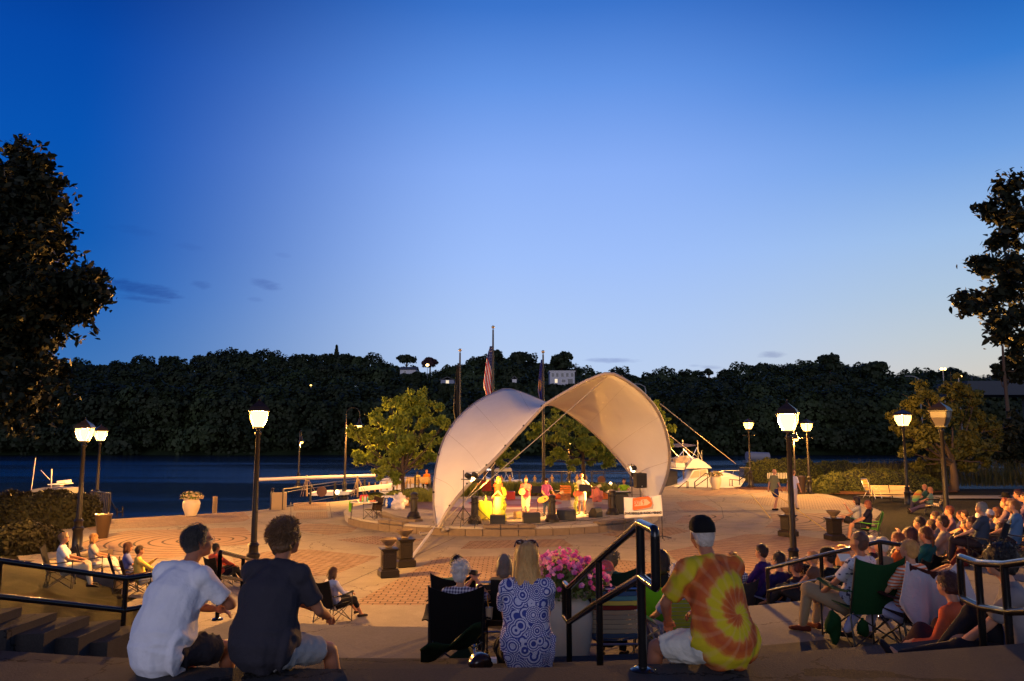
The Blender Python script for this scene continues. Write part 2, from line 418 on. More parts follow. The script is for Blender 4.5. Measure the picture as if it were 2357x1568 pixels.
# steps of the amphitheatre: nested ring sectors
def ring(r0, r1, a0, a1, z0, z1, n=40):
    P = [(CX + r0 * math.sin(R(a0 + (a1 - a0) * i / n)), CY - r0 * math.cos(R(a0 + (a1 - a0) * i / n))) for i in range(n + 1)]
    Q = [(CX + r1 * math.sin(R(a1 - (a1 - a0) * i / n)), CY - r1 * math.cos(R(a1 - (a1 - a0) * i / n))) for i in range(n + 1)]
    return MB().prism(P + Q, z0, z1)
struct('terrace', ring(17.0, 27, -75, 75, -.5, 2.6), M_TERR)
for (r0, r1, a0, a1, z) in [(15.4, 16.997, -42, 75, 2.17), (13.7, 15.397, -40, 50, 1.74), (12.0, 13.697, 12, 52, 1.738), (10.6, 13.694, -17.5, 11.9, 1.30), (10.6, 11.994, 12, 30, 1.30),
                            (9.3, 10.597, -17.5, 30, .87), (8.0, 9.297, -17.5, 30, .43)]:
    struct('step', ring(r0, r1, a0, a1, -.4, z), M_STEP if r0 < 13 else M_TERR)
for px_, py_, D__ in [(-40, 1412, 7.2), (45, 1424, 7.35), (125, 1432, 7.5), (200, 1441, 7.7), (262, 1452, 7.9)]:
    t_ = W(px_, py_, D=D__); struct('stone_step', MB().prism([(t_.x - .27, D__ - .5), (t_.x + .16, D__ - .42), (t_.x + .20, D__ + .25), (t_.x - .23, D__ + .12)], 1.5, t_.z), M_TERR)
# narrow stair beside the right handrail
for i, (r, z) in enumerate([(12.0, 1.55), (11.6, 1.4), (11.2, 1.15), (10.4, 1.0), (9.9, .72), (9.4, .55), (8.8, .28)]):
    struct('step', ring(r - .42, r + .012 * i, 30.1, 38, -.4, z), M_STEP)
# kerb wall at the left lawn edge
mb = MB(); P = catmull([(-13.2, 25.6, 0), (-13.6, 23.6, 0), (-12.2, 21.7, 0), (-10.2, 20.5, 0)], 6)
for a, b in zip(P, P[1:]):
    d = (b - a).normalized(); nn = Vector((-d.y, d.x, 0)) * .22
    z1 = .30
    mb.prism([(a + nn)[:2], (b + nn)[:2], (b - nn)[:2], (a - nn)[:2]], -.2, z1)
o = mb.build('low_retaining_wall', M_STONE); tag(o, 'low brown curved retaining wall between the dark lawn and the brick plaza', 'wall')

# brick panels set in the concrete, each a sheet 4 mm above the slab
def panel(poly, m, name='brick_paving', z=.010):
    P = [W(a, b, z=0) for a, b in poly]; mb = MB(); mb.add([(p.x, p.y, z) for p in P], [tuple(range(len(P)))])
    nn = (P[1] - P[0]).cross(P[2] - P[0])
    if nn.z < 0: mb.f = [tuple(reversed(f)) for f in mb.f]
    return struct(name, mb, m)
MBR = brickmat('running_brick', 'brick'); MBR2 = brickmat('running_brick_diagonal', 'brick', rot=R(38)); MBR3 = brickmat('running_brick_turned', 'brick', rot=R(-24))
panel([(806, 1393), (1010, 1283), (1290, 1279), (1560, 1300), (1640, 1420), (1640, 1470), (1200, 1470), (1180, 1394)], MBR)
panel([A(3, 345, 540), A(3, 1230, 522), A(3, 1140, 462), A(3, 420, 478)], MBR3)
panel([A(2, 250, 600), A(2, 640, 545), A(2, 860, 545), A(2, 1400, 600), A(2, 1040, 745), A(2, 700, 760), A(2, 300, 760)], MBR2)
panel([A(2, 1060, 470), A(2, 1330, 438), A(2, 1760, 465), A(2, 1530, 518), A(2, 1250, 495)], MBR3)
panel([A(4, 700, 560), A(4, 900, 520), A(4, 1120, 470), A(4, 1320, 425), A(4, 1700, 430), A(4, 1990, 470), (2120, 1300), (1900, 1370), (1700, 1370), (1600, 1330)], brickmat('arched_brick_dark', 'arc', tuple(W(1560, 1360, z=0)[:2]), c1=(.20, .125, .10), c2=(.26, .165, .135), sp=.22))
panel([A(4, 200, 430), A(4, 390, 385), A(4, 760, 370), A(4, 900, 400), A(4, 560, 470)], MBR2)
ce = W(*A(1, 1600, 470), z=0)
mE = brickmat('arched_brick_left', 'arc', (ce.x, ce.y), c1=(.25, .16, .115), c2=(.31, .205, .15), sp=.24)
panel([A(1, 640, 490), A(1, 760, 440), A(1, 1000, 395), A(1, 1440, 388), A(1, 1700, 378), A(1, 1900, 372), A(1, 1990, 440), A(1, 1960, 505), A(1, 1700, 520), A(1, 1400, 600), A(1, 1100, 640), A(1, 760, 700), A(1, 600, 640)], mE)
panel([A(1, 640, 345), A(1, 1000, 300), A(1, 1900, 250), A(1, 1950, 300), A(1, 1900, 325), A(1, 1200, 370), A(1, 700, 392)], MBR2)
ce = W(*A(2, 1150, 240), z=0); mF = brickmat('arched_brick_centre', 'arc', (ce.x, ce.y), sp=.3)
panel([A(2, 710, 352), A(2, 960, 340), A(2, 1230, 372), A(2, 1180, 410), A(2, 1000, 432), A(2, 820, 405), A(2, 730, 380)], mF)
panel([A(10, 740, 900), A(10, 1310, 880), A(10, 1330, 1005), A(10, 715, 1030)], MBR)
panel([A(10, 690, 720), A(10, 1290, 705), A(10, 1300, 850), A(10, 690, 860)], MBR)
ce = W(*A(8, 650, 1230), z=0); mG = brickmat('arched_brick_right', 'arc', (ce.x, ce.y), c1=(.24, .155, .12), c2=(.30, .20, .155), sp=.30)
panel([A(8, 860, 1200), A(8, 1260, 1195), A(8, 1640, 1200), (2030, 1215), (2140, 1240), (2100, 1300), A(8, 1400, 1345), A(8, 960, 1315), A(8, 810, 1310), A(8, 880, 1260)], mG)
mH = brickmat('arched_brick_small', 'arc', tuple(W(*A(8, 130, 1215), z=0)[:2]), c1=(.27, .185, .145), c2=(.33, .235, .185), sp=.30)
panel([A(8, 110, 1275), A(8, 190, 1210), A(8, 490, 1208), A(8, 470, 1250), A(8, 370, 1282)], mH)
panel([A(8, 120, 1110), A(8, 270, 1098), A(8, 440, 1160), A(8, 460, 1180), A(8, 190, 1182)], mH)
mI = brickmat('slanted_brick', 'arc', (W(1560, 1140, z=0).x - 30, W(1560, 1140, z=0).y - 16), c1=(.27, .19, .15), c2=(.33, .235, .185), sp=.42)
panel([A(8, 130, 1020), A(8, 400, 1012), A(8, 600, 992), A(8, 850, 1008), A(8, 800, 1035), A(8, 380, 1062), A(8, 260, 1058)], mI)
panel([A(8, 900, 1040), A(8, 1200, 1060), A(8, 1700, 1120), A(8, 1500, 1175), A(8, 1000, 1160), A(8, 600, 1110)], brickmat('faint_brick', 'brick', rot=R(20), c1=(.26, .20, .165), c2=(.30, .23, .19)))
# dark joints in the slab, laid as thin strips
mb = MB(); mj = mat('dark_joint_strip', (.06, .05, .045), .9)
def joint(P, wd=.035, z=.0075):
    P = [W(a, b, z=0) for a, b in P]
    for a, b in zip(P, P[1:]):
        d = (b - a).normalized(); nn = Vector((-d.y, d.x, 0)) * wd / 2
        mb.add([(p.x, p.y, z) for p in (a - nn, b - nn, b + nn, a + nn)], [(0, 1, 2, 3)])
joint([A(4, 700, 370), A(4, 1400, 388), A(4, 1990, 400)])
joint([A(4, 0, 260), A(4, 680, 250), A(4, 800, 240), A(4, 1990, 240)])
joint([A(4, 480, 440), A(4, 250, 400), A(4, 0, 420)], .03); joint([A(4, 460, 520), A(4, 620, 570), A(4, 860, 650)])
joint([A(2, 720, 440), A(2, 1000, 415), A(2, 1500, 400)]); joint([A(2, 1060, 845), A(2, 1400, 690), A(2, 1750, 560), A(2, 1990, 450)])
joint([A(2, 0, 350), A(2, 380, 345), A(2, 700, 345), A(2, 1100, 320)]); joint([A(2, 230, 550), A(2, 500, 520), A(2, 900, 470), A(2, 1300, 400)])
joint([A(10, 640, 700), A(10, 645, 1120), A(10, 700, 1200), A(10, 900, 1290), A(10, 1230, 1340)], .03); joint([A(10, 1350, 720), A(10, 1400, 1000)], .03)
joint([A(10, 650, 890), A(10, 1380, 860)], .03); joint([A(10, 660, 1040), A(10, 1400, 1010)], .03); joint([A(1, 640, 410), A(1, 960, 380), A(1, 1960, 340)], .03)
joint([(820, 1376), (1640, 1376)], .02); joint([A(8, 480, 1182), A(8, 1900, 1182)], .03); joint([A(8, 20, 1290), A(8, 900, 1320)], .03)
joint([A(8, 350, 1062), A(8, 480, 1150), A(8, 495, 1230), A(8, 400, 1282)], .03)
struct('paving_joints', mb, mj)
# flower bed mulch at left and right, path
def sheet(name, pts, m, dz=.0):
    mb = MB(); n_ = len(pts); c = Vector((sum(p[0] for p in pts) / n_, sum(p[1] for p in pts) / n_, 0))
    ringn = 6; vs = []; fs = []
    for k in range(ringn):
        t = 1 - k / ringn
        for p in pts:
            x, y = c.x + (p[0] - c.x) * t, c.y + (p[1] - c.y) * t; vs.append((x, y, G(x, y) + dz))
    vs.append((c.x, c.y, G(c.x, c.y) + dz))
    for k in range(ringn - 1):
        for i in range(n_): fs.append((k * n_ + i, k * n_ + (i + 1) % n_, (k + 1) * n_ + (i + 1) % n_, (k + 1) * n_ + i))
    for i in range(n_): fs.append(((ringn - 1) * n_ + i, (ringn - 1) * n_ + (i + 1) % n_, len(vs) - 1))
    mb.add(vs, fs); return struct(name, mb, m, True)
sheet('mulch_bed', [(16.5, 57), (18.6, 55.6), (20.8, 52.5), (23, 52), (31, 54), (34, 60), (24, 59.4), (17, 59.3)], M_MULCH, .02)
sheet('mulch_bed', [(-30, 24), (-22.5, 25), (-20.5, 30), (-23, 35.0), (-30, 32.4)], M_MULCH, .02)
sheet('path', [(22.5, 51), (24, 47.5), (60, 47), (90, 52), (90, 56), (60, 51), (30, 50.6)], mat('asphalt_path', (.16, .15, .15), .8, bump=.2, bscale=30), .03)

# river
mw = bpy.data.materials.new('river_water'); mw.use_nodes = True; q = NG(mw.node_tree); b = mw.node_tree.nodes['Principled BSDF']
b.inputs['Base Color'].default_value = (.004, .010, .022, 1); b.inputs['Roughness'].default_value = .12; b.inputs['IOR'].default_value = 1.333
t = q.n('ShaderNodeTexCoord').outputs['Object']
mp = q.n('ShaderNodeMapping'); q.put(mp.inputs[0], t); mp.inputs['Scale'].default_value = (.10, .45, 1)
mp2 = q.n('ShaderNodeMapping'); q.put(mp2.inputs[0], t); mp2.inputs['Scale'].default_value = (.010, .055, 1)
h1 = q.noise(mp.outputs[0], 4.0, 7, .65); h2 = q.noise(mp2.outputs[0], 1.0, 3, .5)
calm = q.smooth(h2, .40, .60)
bn = q.n('ShaderNodeBump'); bn.inputs['Distance'].default_value = 1.5; q.link(q.m('ADD', q.m('MULTIPLY', calm, .75), .25), bn.inputs['Strength'])
q.link(h1, bn.inputs['Height']); q.link(bn.outputs[0], b.inputs['Normal'])
mb = MB(); mb.add([(-400, 20, -2.3), (500, 20, -2.3), (500, 330, -2.3), (-400, 330, -2.3)], [(0, 1, 2, 3)]); struct('water', mb, mw)

# ---------------------------------------------------------------- far bank
SKY = [(-200, 826), (0, 830), (130, 822), (170, 830), (200, 842), (250, 824), (300, 834), (330, 820), (380, 824), (440, 830), (470, 813), (560, 802), (600, 806), (640, 820), (700, 820), (760, 814), (800, 818), (870, 824), (900, 838), (940, 852),
       (1010, 850), (1060, 828), (1130, 822), (1200, 815), (1250, 832), (1330, 846), (1380, 852), (1422, 850), (1470, 858), (1547, 853), (1600, 856), (1650, 866), (1690, 850), (1730, 838), (1754, 834), (1837, 836), (1870, 830), (1911, 822), (1961, 838), (2002, 836), (2031, 848), (2060, 858), (2093, 848), (2147, 847), (2209, 852), (2250, 863), (2330, 850), (2560, 840)]
def skyl(px):
    for (a, b_), (c, d) in zip(SKY, SKY[1:]):
        if px <= c: return b_ + (d - b_) * (px - a) / (c - a)
    return 845
def px_of(x, D): return 1178.5 + x * FPX / (D * math.cos(PITCH))   # near enough for far things
# hill body
mb = MB(); rows = []
for i in range(70):
    px = -500 + i * 50; row = []
    for (D, f) in [(236, 0), (243, .06), (262, .30), (300, .52), (350, .68), (420, .80), (520, .82), (800, .5)]:
        top = W(px, skyl(px) + 26, D=420).z
        x = (px - 1178.5) / FPX * D; row.append((x, D, -3 + (top + 3) * f * (.93 if f > .5 else 1)))
    rows.append(row)
mb.grid(rows); struct('far_hill', mb, M_HILL, True)
def leafmat(name, c1, c2, vs=.09, trans=.25, sc2=None):
    if name in _M: return _M[name]
    m = bpy.data.materials.new(name); m.use_nodes = True; _M[name] = m; q = NG(m.node_tree); nt_ = m.node_tree; b = nt_.nodes['Principled BSDF']
    t = q.n('ShaderNodeTexCoord').outputs['Object']; n1 = q.noise(t, vs, 3, .6); n2 = q.noise(t, vs * 9, 2, .5)
    c = q.mix(q.smooth(n1, .35, .65), (*c1, 1), (*c2, 1)); c = q.mix(q.m('MULTIPLY', n2, .5), c, (c2[0] * 1.5, c2[1] * 1.4, c2[2], 1))
    q.link(c, b.inputs['Base Color']); b.inputs['Roughness'].default_value = .65; b.inputs['Specular IOR Level'].default_value = .25
    if trans:
        tr = q.n('ShaderNodeBsdfTranslucent'); q.link(c, tr.inputs[0]); mx = q.n('ShaderNodeMixShader'); mx.inputs[0].default_value = trans
        q.link(b.outputs[0], mx.inputs[1]); q.link(tr.outputs[0], mx.inputs[2]); q.link(mx.outputs[0], nt_.nodes['Material Output'].inputs[0])
    return m
LEAF = np.array([(-.5, 0, 0), (-.15, .30, .05), (.2, .22, .04), (.5, 0, -.06), (.2, -.22, .04), (-.15, -.30, .05)])
def leaves(name, P, N, size, m, parent=None, aspect=1.0, droop=0.0, quad=False, jit=.5, smoothn=False):
    """leaf faces at points P (n,3), facing roughly N"""
    n = len(P); rng = np.random
    N = N + rng.normal(0, jit, (n, 3)); N /= np.linalg.norm(N, axis=1)[:, None] + 1e-9
    T = rng.normal(0, 1, (n, 3)); T[:, 2] -= droop * 2; T -= N * np.sum(T * N, axis=1)[:, None]; T /= np.linalg.norm(T, axis=1)[:, None] + 1e-9
    B = np.cross(N, T); s = (size * rng.uniform(.6, 1.35, n))[:, None]
    L = np.array([(-.5, -.5, 0), (.5, -.5, 0), (.5, .5, 0), (-.5, .5, 0)]) if quad else LEAF
    k = len(L); V = np.empty((n, k, 3))
    for i, (a, b_, c) in enumerate(L): V[:, i] = P + T * s * a + B * s * b_ * aspect + N * s * c
    me = bpy.data.meshes.new(name); me.vertices.add(n * k); me.vertices.foreach_set('co', V.reshape(-1).astype(np.float32))
    me.loops.add(n * k); me.loops.foreach_set('vertex_index', np.arange(n * k, dtype=np.int32))
    me.polygons.add(n); me.polygons.foreach_set('loop_start', np.arange(0, n * k, k, dtype=np.int32))
    me.materials.append(m); me.update(calc_edges=True)
    o = bpy.data.objects.new(name, me); COL.objects.link(o)
    if parent is not None: o.parent = parent
    return o
def shell(c, r, n, inner=.55, down=.4):
    d = np.random.normal(0, 1, (n, 3)); d /= np.linalg.norm(d, axis=1)[:, None]
    d[:, 2] = np.where(d[:, 2] < -down, -d[:, 2], d[:, 2])
    rr = np.random.uniform(inner, 1.0, n)[:, None] ** .6
    bump = 1 + .18 * np.sin(d[:, 0:1] * 7 + c[0]) * np.cos(d[:, 1:2] * 6 + c[1]) + .12 * np.sin(d[:, 2:3] * 11 + c[2])
    return np.array(c) + d * rr * bump * np.array(r), d
M_FAR = leafmat('far_foliage', (.007, .013, .006), (.017, .027, .011), .03, 0)
M_FARL = leafmat('far_light_foliage', (.03, .052, .022), (.048, .075, .03), .06, 0)
PP = []; NN = []; PL2 = []; NL2 = []
for ri, (D, t, rr) in enumerate([(240, .0, 6.0), (247, .30, 8), (262, .48, 8), (285, .66, 9), (325, .84, 8.5), (400, 1.0, 9.5)]):
    x = -.80 * D
    while x < .82 * D:
        px = px_of(x, D); sk = skyl(px)
        front = 905 - 14 * math.sin(px / 210) if px < 1000 else (930 if px < 1600 else 905)
        pyt = lerp(985, lerp(front, sk, (t - .3) / .7), 1) if t > 0 else 975
        pyt += random.uniform(-3, 9) if t == 1 else random.uniform(-9, 12)
        top = W(px, pyt, D=D).z; r = rr * random.uniform(.7, 1.2); rz = r * random.uniform(.8, 1.15)
        nn_ = int(1150 * (r / 8) ** 2) if t < 1 else 2400
        pale = random.random() < (.42 if 850 < px < 1480 else .16)
        for k in range(2 if t > 0 else 1):
            p, d = shell((x + random.uniform(-2, 2), D + random.uniform(-3, 3), top - rz - k * rz * 1.1), (r * (1 + .2 * k), r * .8, rz), nn_, .7)
            (PL2 if pale else PP).append(p); (NL2 if pale else NN).append(d)
        x += r * random.uniform(.75, 1.15)
for hx, hy, hw, hd in [(1272, 884, 14, 262), (1294, 887, 14, 262), (1316, 884, 12, 262), (932, 860, 10, 305), (948, 861, 12, 305), (960, 857, 8, 305), (1020, 883, 10, 260), (1042, 884, 12, 260), (1178, 882, 7, 260), (1190, 883, 7, 260), (190, 903, 14, 255), (222, 903, 14, 255)]:
    c = W(hx, hy, D=hd); r = hw / FPX * hd; p, d = shell((c.x, hd, c.z - r), (r * 1.3, r, r), 500, .5); PP.append(p); NN.append(d); p, d = shell((c.x, hd, c.z - r * 2.6), (r * 1.5, r, r * 1.5), 500, .5); PP.append(p); NN.append(d)
P_ = np.concatenate(PP); N_ = np.concatenate(NN); k_ = P_[:, 2] > -2
o = leaves('far_wood', P_[k_], N_[k_], np.full(k_.sum(), .85), M_FAR, jit=.35, quad=True)
tag(o, 'dense dark green woodland covering the whole far river bank', 'woodland', kind='stuff')
P_ = np.concatenate(PL2); N_ = np.concatenate(NL2); k_ = P_[:, 2] > -2
o = leaves('far_wood', P_[k_], N_[k_], np.full(k_.sum(), .85), leafmat('far_willow_foliage', (.013, .024, .010), (.030, .047, .02), .03, 0), jit=.35, quad=True)
tag(o, 'paler willowy crowns scattered through the dark far bank woodland', 'woodland', kind='stuff')
def simple_tree(name, label, px, pytop, pybot, D, wpx, m, trunk=.5, shape=1.0, n=1500, size=1.2, group=None, lobes=7, cat='tree'):
    top = W(px, pytop, D=D); bot = W(px, pybot, D=D); r = wpx / 2 / FPX * D; h = top.z - bot.z
    rt = thing(name, label, cat, (top.x, D, bot.z), 0, group); rs = random.Random(int(px))
    if shape == 'cone':
        zz = np.random.uniform(.1, 1, n); an = np.random.uniform(0, 6.28, n); ra = r * (1 - zz) * (1 + .25 * np.sin(zz * 40)) * np.random.uniform(.6, 1, n)
        P = np.stack([ra * np.cos(an), ra * np.sin(an), zz * h], 1); N = np.stack([np.cos(an), np.sin(an), an * 0 + .3], 1)
    else:
        Ps = []; Ns = []
        for i in range(lobes):
            a = 6.28 * i / lobes + rs.random(); q_ = rs.uniform(.25, .62); hz = h * rs.uniform(.42, .86) if shape != 'flat' else h * rs.uniform(.66, .86)
            if i == 0: q_, hz = .1, h * .78
            lr = r * rs.uniform(.38, .55)
            p, d = shell((r * q_ * math.cos(a), r * q_ * math.sin(a), hz), (lr, lr, min(lr * .85, h - hz)), n // lobes, .45); Ps.append(p); Ns.append(d)
        P = np.concatenate(Ps); N = np.concatenate(Ns)
    leaves('crown', P, N, np.full(len(P), size * .8), m, rt, jit=.4, quad=D > 120)
    t = MB(); t.tube([(0, 0, -1), (.1, 0, h * .35), (-.1, .1, h * .6), (0, 0, h * .8)], [trunk, trunk * .8, trunk * .5, trunk * .2], 7)
    for i in range(5):
        a = i * 1.3; t.tube([(0, 0, h * .38), (r * .3 * math.cos(a), r * .3 * math.sin(a), h * .6), (r * .5 * math.cos(a), r * .5 * math.sin(a), h * .74)], [trunk * .45, trunk * .25, trunk * .1], 5)
    t.build('trunk', mat('tree_bark', (.07, .045, .03), .9, bump=.8, bscale=8), rt, True); return rt
FT = 'skyline trees across the river'
simple_tree('far_tree', 'flat-topped umbrella shaped tree alone on the skyline beside a pale house', 936, 818, 862, 400, 46, M_FAR, shape='flat', group=FT, n=1200)
simple_tree('far_tree', 'dark reddish round tree on the skyline behind the small hill street light', 990, 824, 862, 405, 46, leafmat('maroon_foliage', (.03, .014, .018), (.045, .02, .025), .05, 0), group=FT, n=1300)
simple_tree('conifer', 'pointed conifer spire rising from the wooded skyline', 775, 796, 850, 400, 26, M_FAR, shape='cone', group=FT, n=900)
simple_tree('far_tree', 'tall broad dark tree on the skyline next to the flag with stripes', 1140, 806, 880, 380, 60, M_FAR, group=FT, n=1800)
simple_tree('far_tree', 'bushy rounded tree on the skyline between the two tallest flagpoles', 1198, 808, 880, 385, 56, M_FAR, group=FT, n=1800)
simple_tree('far_tree', 'big dome shaped tree directly above the pale apartment house', 1292, 812, 866, 375, 58, M_FAR, group=FT, n=1800)
simple_tree('far_tree', 'small lone round tree on the low skyline above the tent peak', 1631, 925 - 75, 870, 400, 22, M_FAR, group=FT, n=500)
simple_tree('far_tree', 'ragged tall tree breaking the skyline to the side of the brightest street lamp', 1908, 816, 880, 300, 56, M_FAR, group=FT, n=1500)
simple_tree('far_tree', 'loose open tree with sky showing through, end of the wooded ridge', 2010, 834, 890, 290, 70, M_FAR, group=FT, n=1500)
simple_tree('far_tree', 'pale green fluffy tree below the apartment house', 1230, 880, 925, 300, 60, M_FARL, group=FT, n=1500)
simple_tree('far_tree', 'pale green fluffy tree behind the black flag', 1062, 884, 945, 290, 78, M_FARL, group=FT, n=1800)
simple_tree('far_tree', 'pale green mound of a tree beside the small gabled house', 1020, 900, 950, 285, 60, M_FARL, group=FT, n=1500)
# houses among the trees
M_SIDING = mat('pale_siding', (.46, .47, .52), .7, var=.08, vscale=.3); M_ROOF = mat('grey_shingle_roof', (.07, .07, .08), .8)
M_LITWIN = mat('lit_window', (.8, .7, .5), .5, emit=(1, .8, .5), es=.8); M_FWIN = mat('dusk_window', (.03, .035, .05), .15)
def house(label, px, pyt, pyb, D, wpx, deep=8, flat=False, gable=True, wins=(), mwall=None, rz=0, nm='house'):
    b_ = W(px, pyb, D=D); t_ = W(px, pyt, D=D); wd = wpx / FPX * D; h = t_.z - b_.z
    rt = thing(nm, label, 'house', b_, rz); eave = h if flat else h * .62
    MB().box((0, 0, eave / 2 - .5), (wd, deep, eave + 1)).build('wall', mwall or M_SIDING, rt)
    r_ = MB()
    if flat: r_.box((0, 0, h + .15), (wd + .6, deep + .6, .35))
    elif gable: r_.plate([(-wd / 2 - .4, -deep / 2 - .4, eave - .1), (wd / 2 + .4, -deep / 2 - .4, eave - .1), (wd / 2 + .4, 0, h), (-wd / 2 - .4, 0, h)], (0, -1, 1), .25); r_.plate([(-wd / 2 - .4, deep / 2 + .4, eave - .1), (wd / 2 + .4, deep / 2 + .4, eave - .1), (wd / 2 + .4, 0, h), (-wd / 2 - .4, 0, h)], (0, 1, 1), .25)
    else: r_.plate([(-wd / 2 - .4, -deep / 2 - .4, eave - .1), (-wd / 2 - .4, deep / 2, eave - .1), (0, deep / 2, h), (0, -deep / 2 - .4, h)], (-1, 0, 1), .25); r_.plate([(wd / 2 + .4, -deep / 2 - .4, eave - .1), (wd / 2 + .4, deep / 2, eave - .1), (0, deep / 2, h), (0, -deep / 2 - .4, h)], (1, 0, 1), .25)
    r_.build('roof', M_ROOF if not flat else mat('white_cornice', (.6, .6, .62), .6), rt)
    for (fx, fz, ww, hh, lit) in wins:
        wnd = MB().box((fx * wd, -deep / 2 - .04, fz * h), (ww + .3, .06, hh + .3)).build('window', mat('white_window_trim', (.6, .6, .6), .6), rt)
        MB().box((fx * wd, -deep / 2 - .09, fz * h), (ww, .06, hh)).build('pane', M_LITWIN if lit else M_FWIN, wnd)
    return rt
house('flat-roofed grey apartment house with rows of windows, high on the far bank', 1292.5, 858, 888, 272, 56, 9, True, wins=[(-.38, .75, .9, 1.3, 0), (-.2, .75, .9, 1.3, 0), (0, .75, .9, 1.3, 0), (.2, .75, .9, 1.3, 0), (.4, .75, .9, 1.3, 0), (-.25, .3, .9, 1.3, 1), (.05, .3, 1.3, 1, 0), (.32, .25, 1.8, 2, 0)])
house('white house with dark roof under the umbrella shaped skyline tree', 942, 845, 864, 320, 36, 8, wins=[(-.2, .3, 1, 1, 0)])
house('small gabled cottage with pale eaves showing above the lit tree', 1032, 870, 887, 268, 30, 8, gable=False, mwall=mat('blue_siding', (.20, .23, .32), .7), wins=[(0, .35, 1, 1, 1)])
house('white gable end peeking above the tent roof', 1184, 868, 886, 268, 10, 8, gable=False, mwall=mat('white_siding', (.6, .6, .62), .7))
house('long low pale roofed building half hidden in the dark wood', 206, 897, 905, 262, 44, 8, mwall=M_SIDING)
for (lb, px, py, D, pole, col, es, r) in [('street light on a short pole by the skyline house', 984, 841, 385, 12, (1, .62, .22), 12, .8), ('cool white street light above the tent peak', 1490, 893, 330, 12, (.6, .85, 1), 5, .55),
                                     ('dim yellow yard light deep in the wood above the brightest lamp', 716, 888, 260, 4, (1, .6, .1), 4, .35), ('pale light glinting among the far trees beside the maroon tree', 822, 891, 300, 5, (.6, .75, 1), 1.2, .9)]:
    p = W(px, py, D=D); rt = thing('street_light', lb, 'street light', (p.x, p.y, p.z - pole))
    t = MB(); t.tube([(0, 0, 0), (0, 0, pole)], .12, 6); t.build('pole', mat('grey_pole', (.25, .25, .26), .5), rt)
    MB().ball((0, -.3, pole + .1), (r, r, r * .7)).build('bulb', mat('glow_%d' % px, (1, 1, 1), emit=col, es=es), rt)
rt = thing('utility_pole', 'bare wooden utility pole with cross arms beside the apartment house', 'pole', W(1326, 870, D=330))
t = MB(); t.tube([(0, 0, -2), (0, 0, 6.5)], .18, 6); t.box((0, 0, 5.8), (2.4, .15, .15)); t.box((0, 0, 5.0), (2.0, .15, .15)); t.build('pole', mat('wood_pole', (.05, .04, .035), .9), rt)
# big highway lights and bridge at right
for lb, px, py in [('pair of orange highway lamps, the higher of two pairs over the lit tree', 2170, 849), ('pair of orange highway lamps, the lower of two pairs over the lit tree', 2206, 866)]:
    p = W(px, py, D=200); rt = thing('highway_lamp', lb, 'street light', (p.x, p.y, p.z - 12)); t = MB(); t.tube([(0, 0, -3), (0, 0, 12)], .12, 6); t.box((0, 0, 12), (1.2, .12, .12)); t.build('pole', mat('grey_pole', (0, 0, 0)), rt)
    for sx in (-1, 1): MB().ball((.45 * sx, -.2, 11.9), (.34, .34, .34)).build('bulb', mat('highway_bulb', (1, 1, 1), emit=(1, .5, .12), es=9), rt)
for lb, px, py, D in [('curved grey lamp post on the bridge approach behind the lit tree', 2116, 872, 190), ('hooked grey lamp post among the far trees by the tent edge', 1486, 890, 190)]:
    p = W(px, py, D=D); rt = thing('lamp_post', lb, 'lamp post', (p.x, p.y, p.z - 9)); t = MB(); t.tube([(0, 0, -2), (0, 0, 8), (-.2, 0, 9), (-1.4, 0, 9.6), (-2.6, 0, 9.7)], [.16, .14, .12, .1, .08], 6); t.build('pole', mat('grey_pole', (0, 0, 0)), rt)
    MB().box((-3.0, 0, 9.65), (1.0, .3, .15)).build('lamp_head', mat('grey_pole', (0, 0, 0)), rt)
a = W(2190, 880, D=170); mb = MB(); x0 = a.x; zt = a.z
rt = thing('highway_bridge', 'dark steel girder bridge crossing the river behind the trees at the edge', 'bridge', (x0, 170, 0))
MB().box((80, 0, zt - 1.6), (160, 12, 3.0)).build('girder', mat('dark_blue_steel', (.03, .04, .06), .6), rt)
t = MB(); t.box((80, -6, zt + .9), (160, .1, .1)); t.box((80, -6, zt + .5), (160, .08, .08))
for i in range(40): t.box((i * 4 + 1, -6, zt + .45), (.14, .14, .95))
t.build('railing', mat('dark_blue_steel', (0, 0, 0)), rt)
for i in range(3): MB().box((20 + 45 * i, 0, (zt - 3) / 2 - 2), (4, 8, zt + 3)).build('pier', mat('pier_concrete', (.08, .08, .08), .8), rt)
b_ = W(1760, 1031, z=-2.3); b_ = W(1738, 1018, D=200)
rt = thing('moored_barge', 'long round-topped floating tank moored near the far bank', 'barge', (W(1742, 1030, D=170).x, 170, -2.3), .1)
t = MB(); t.tube([(-2.4, 0, 1.6), (2.6, 0, 1.4)], [.95, .95], 14); t.build('hull', mat('pale_pontoon', (.30, .29, .33), .5), rt, True)
MB().box((.1, 0, .35), (6, 2.2, .5)).build('raft', mat('grey_pole', (0, 0, 0)), rt)
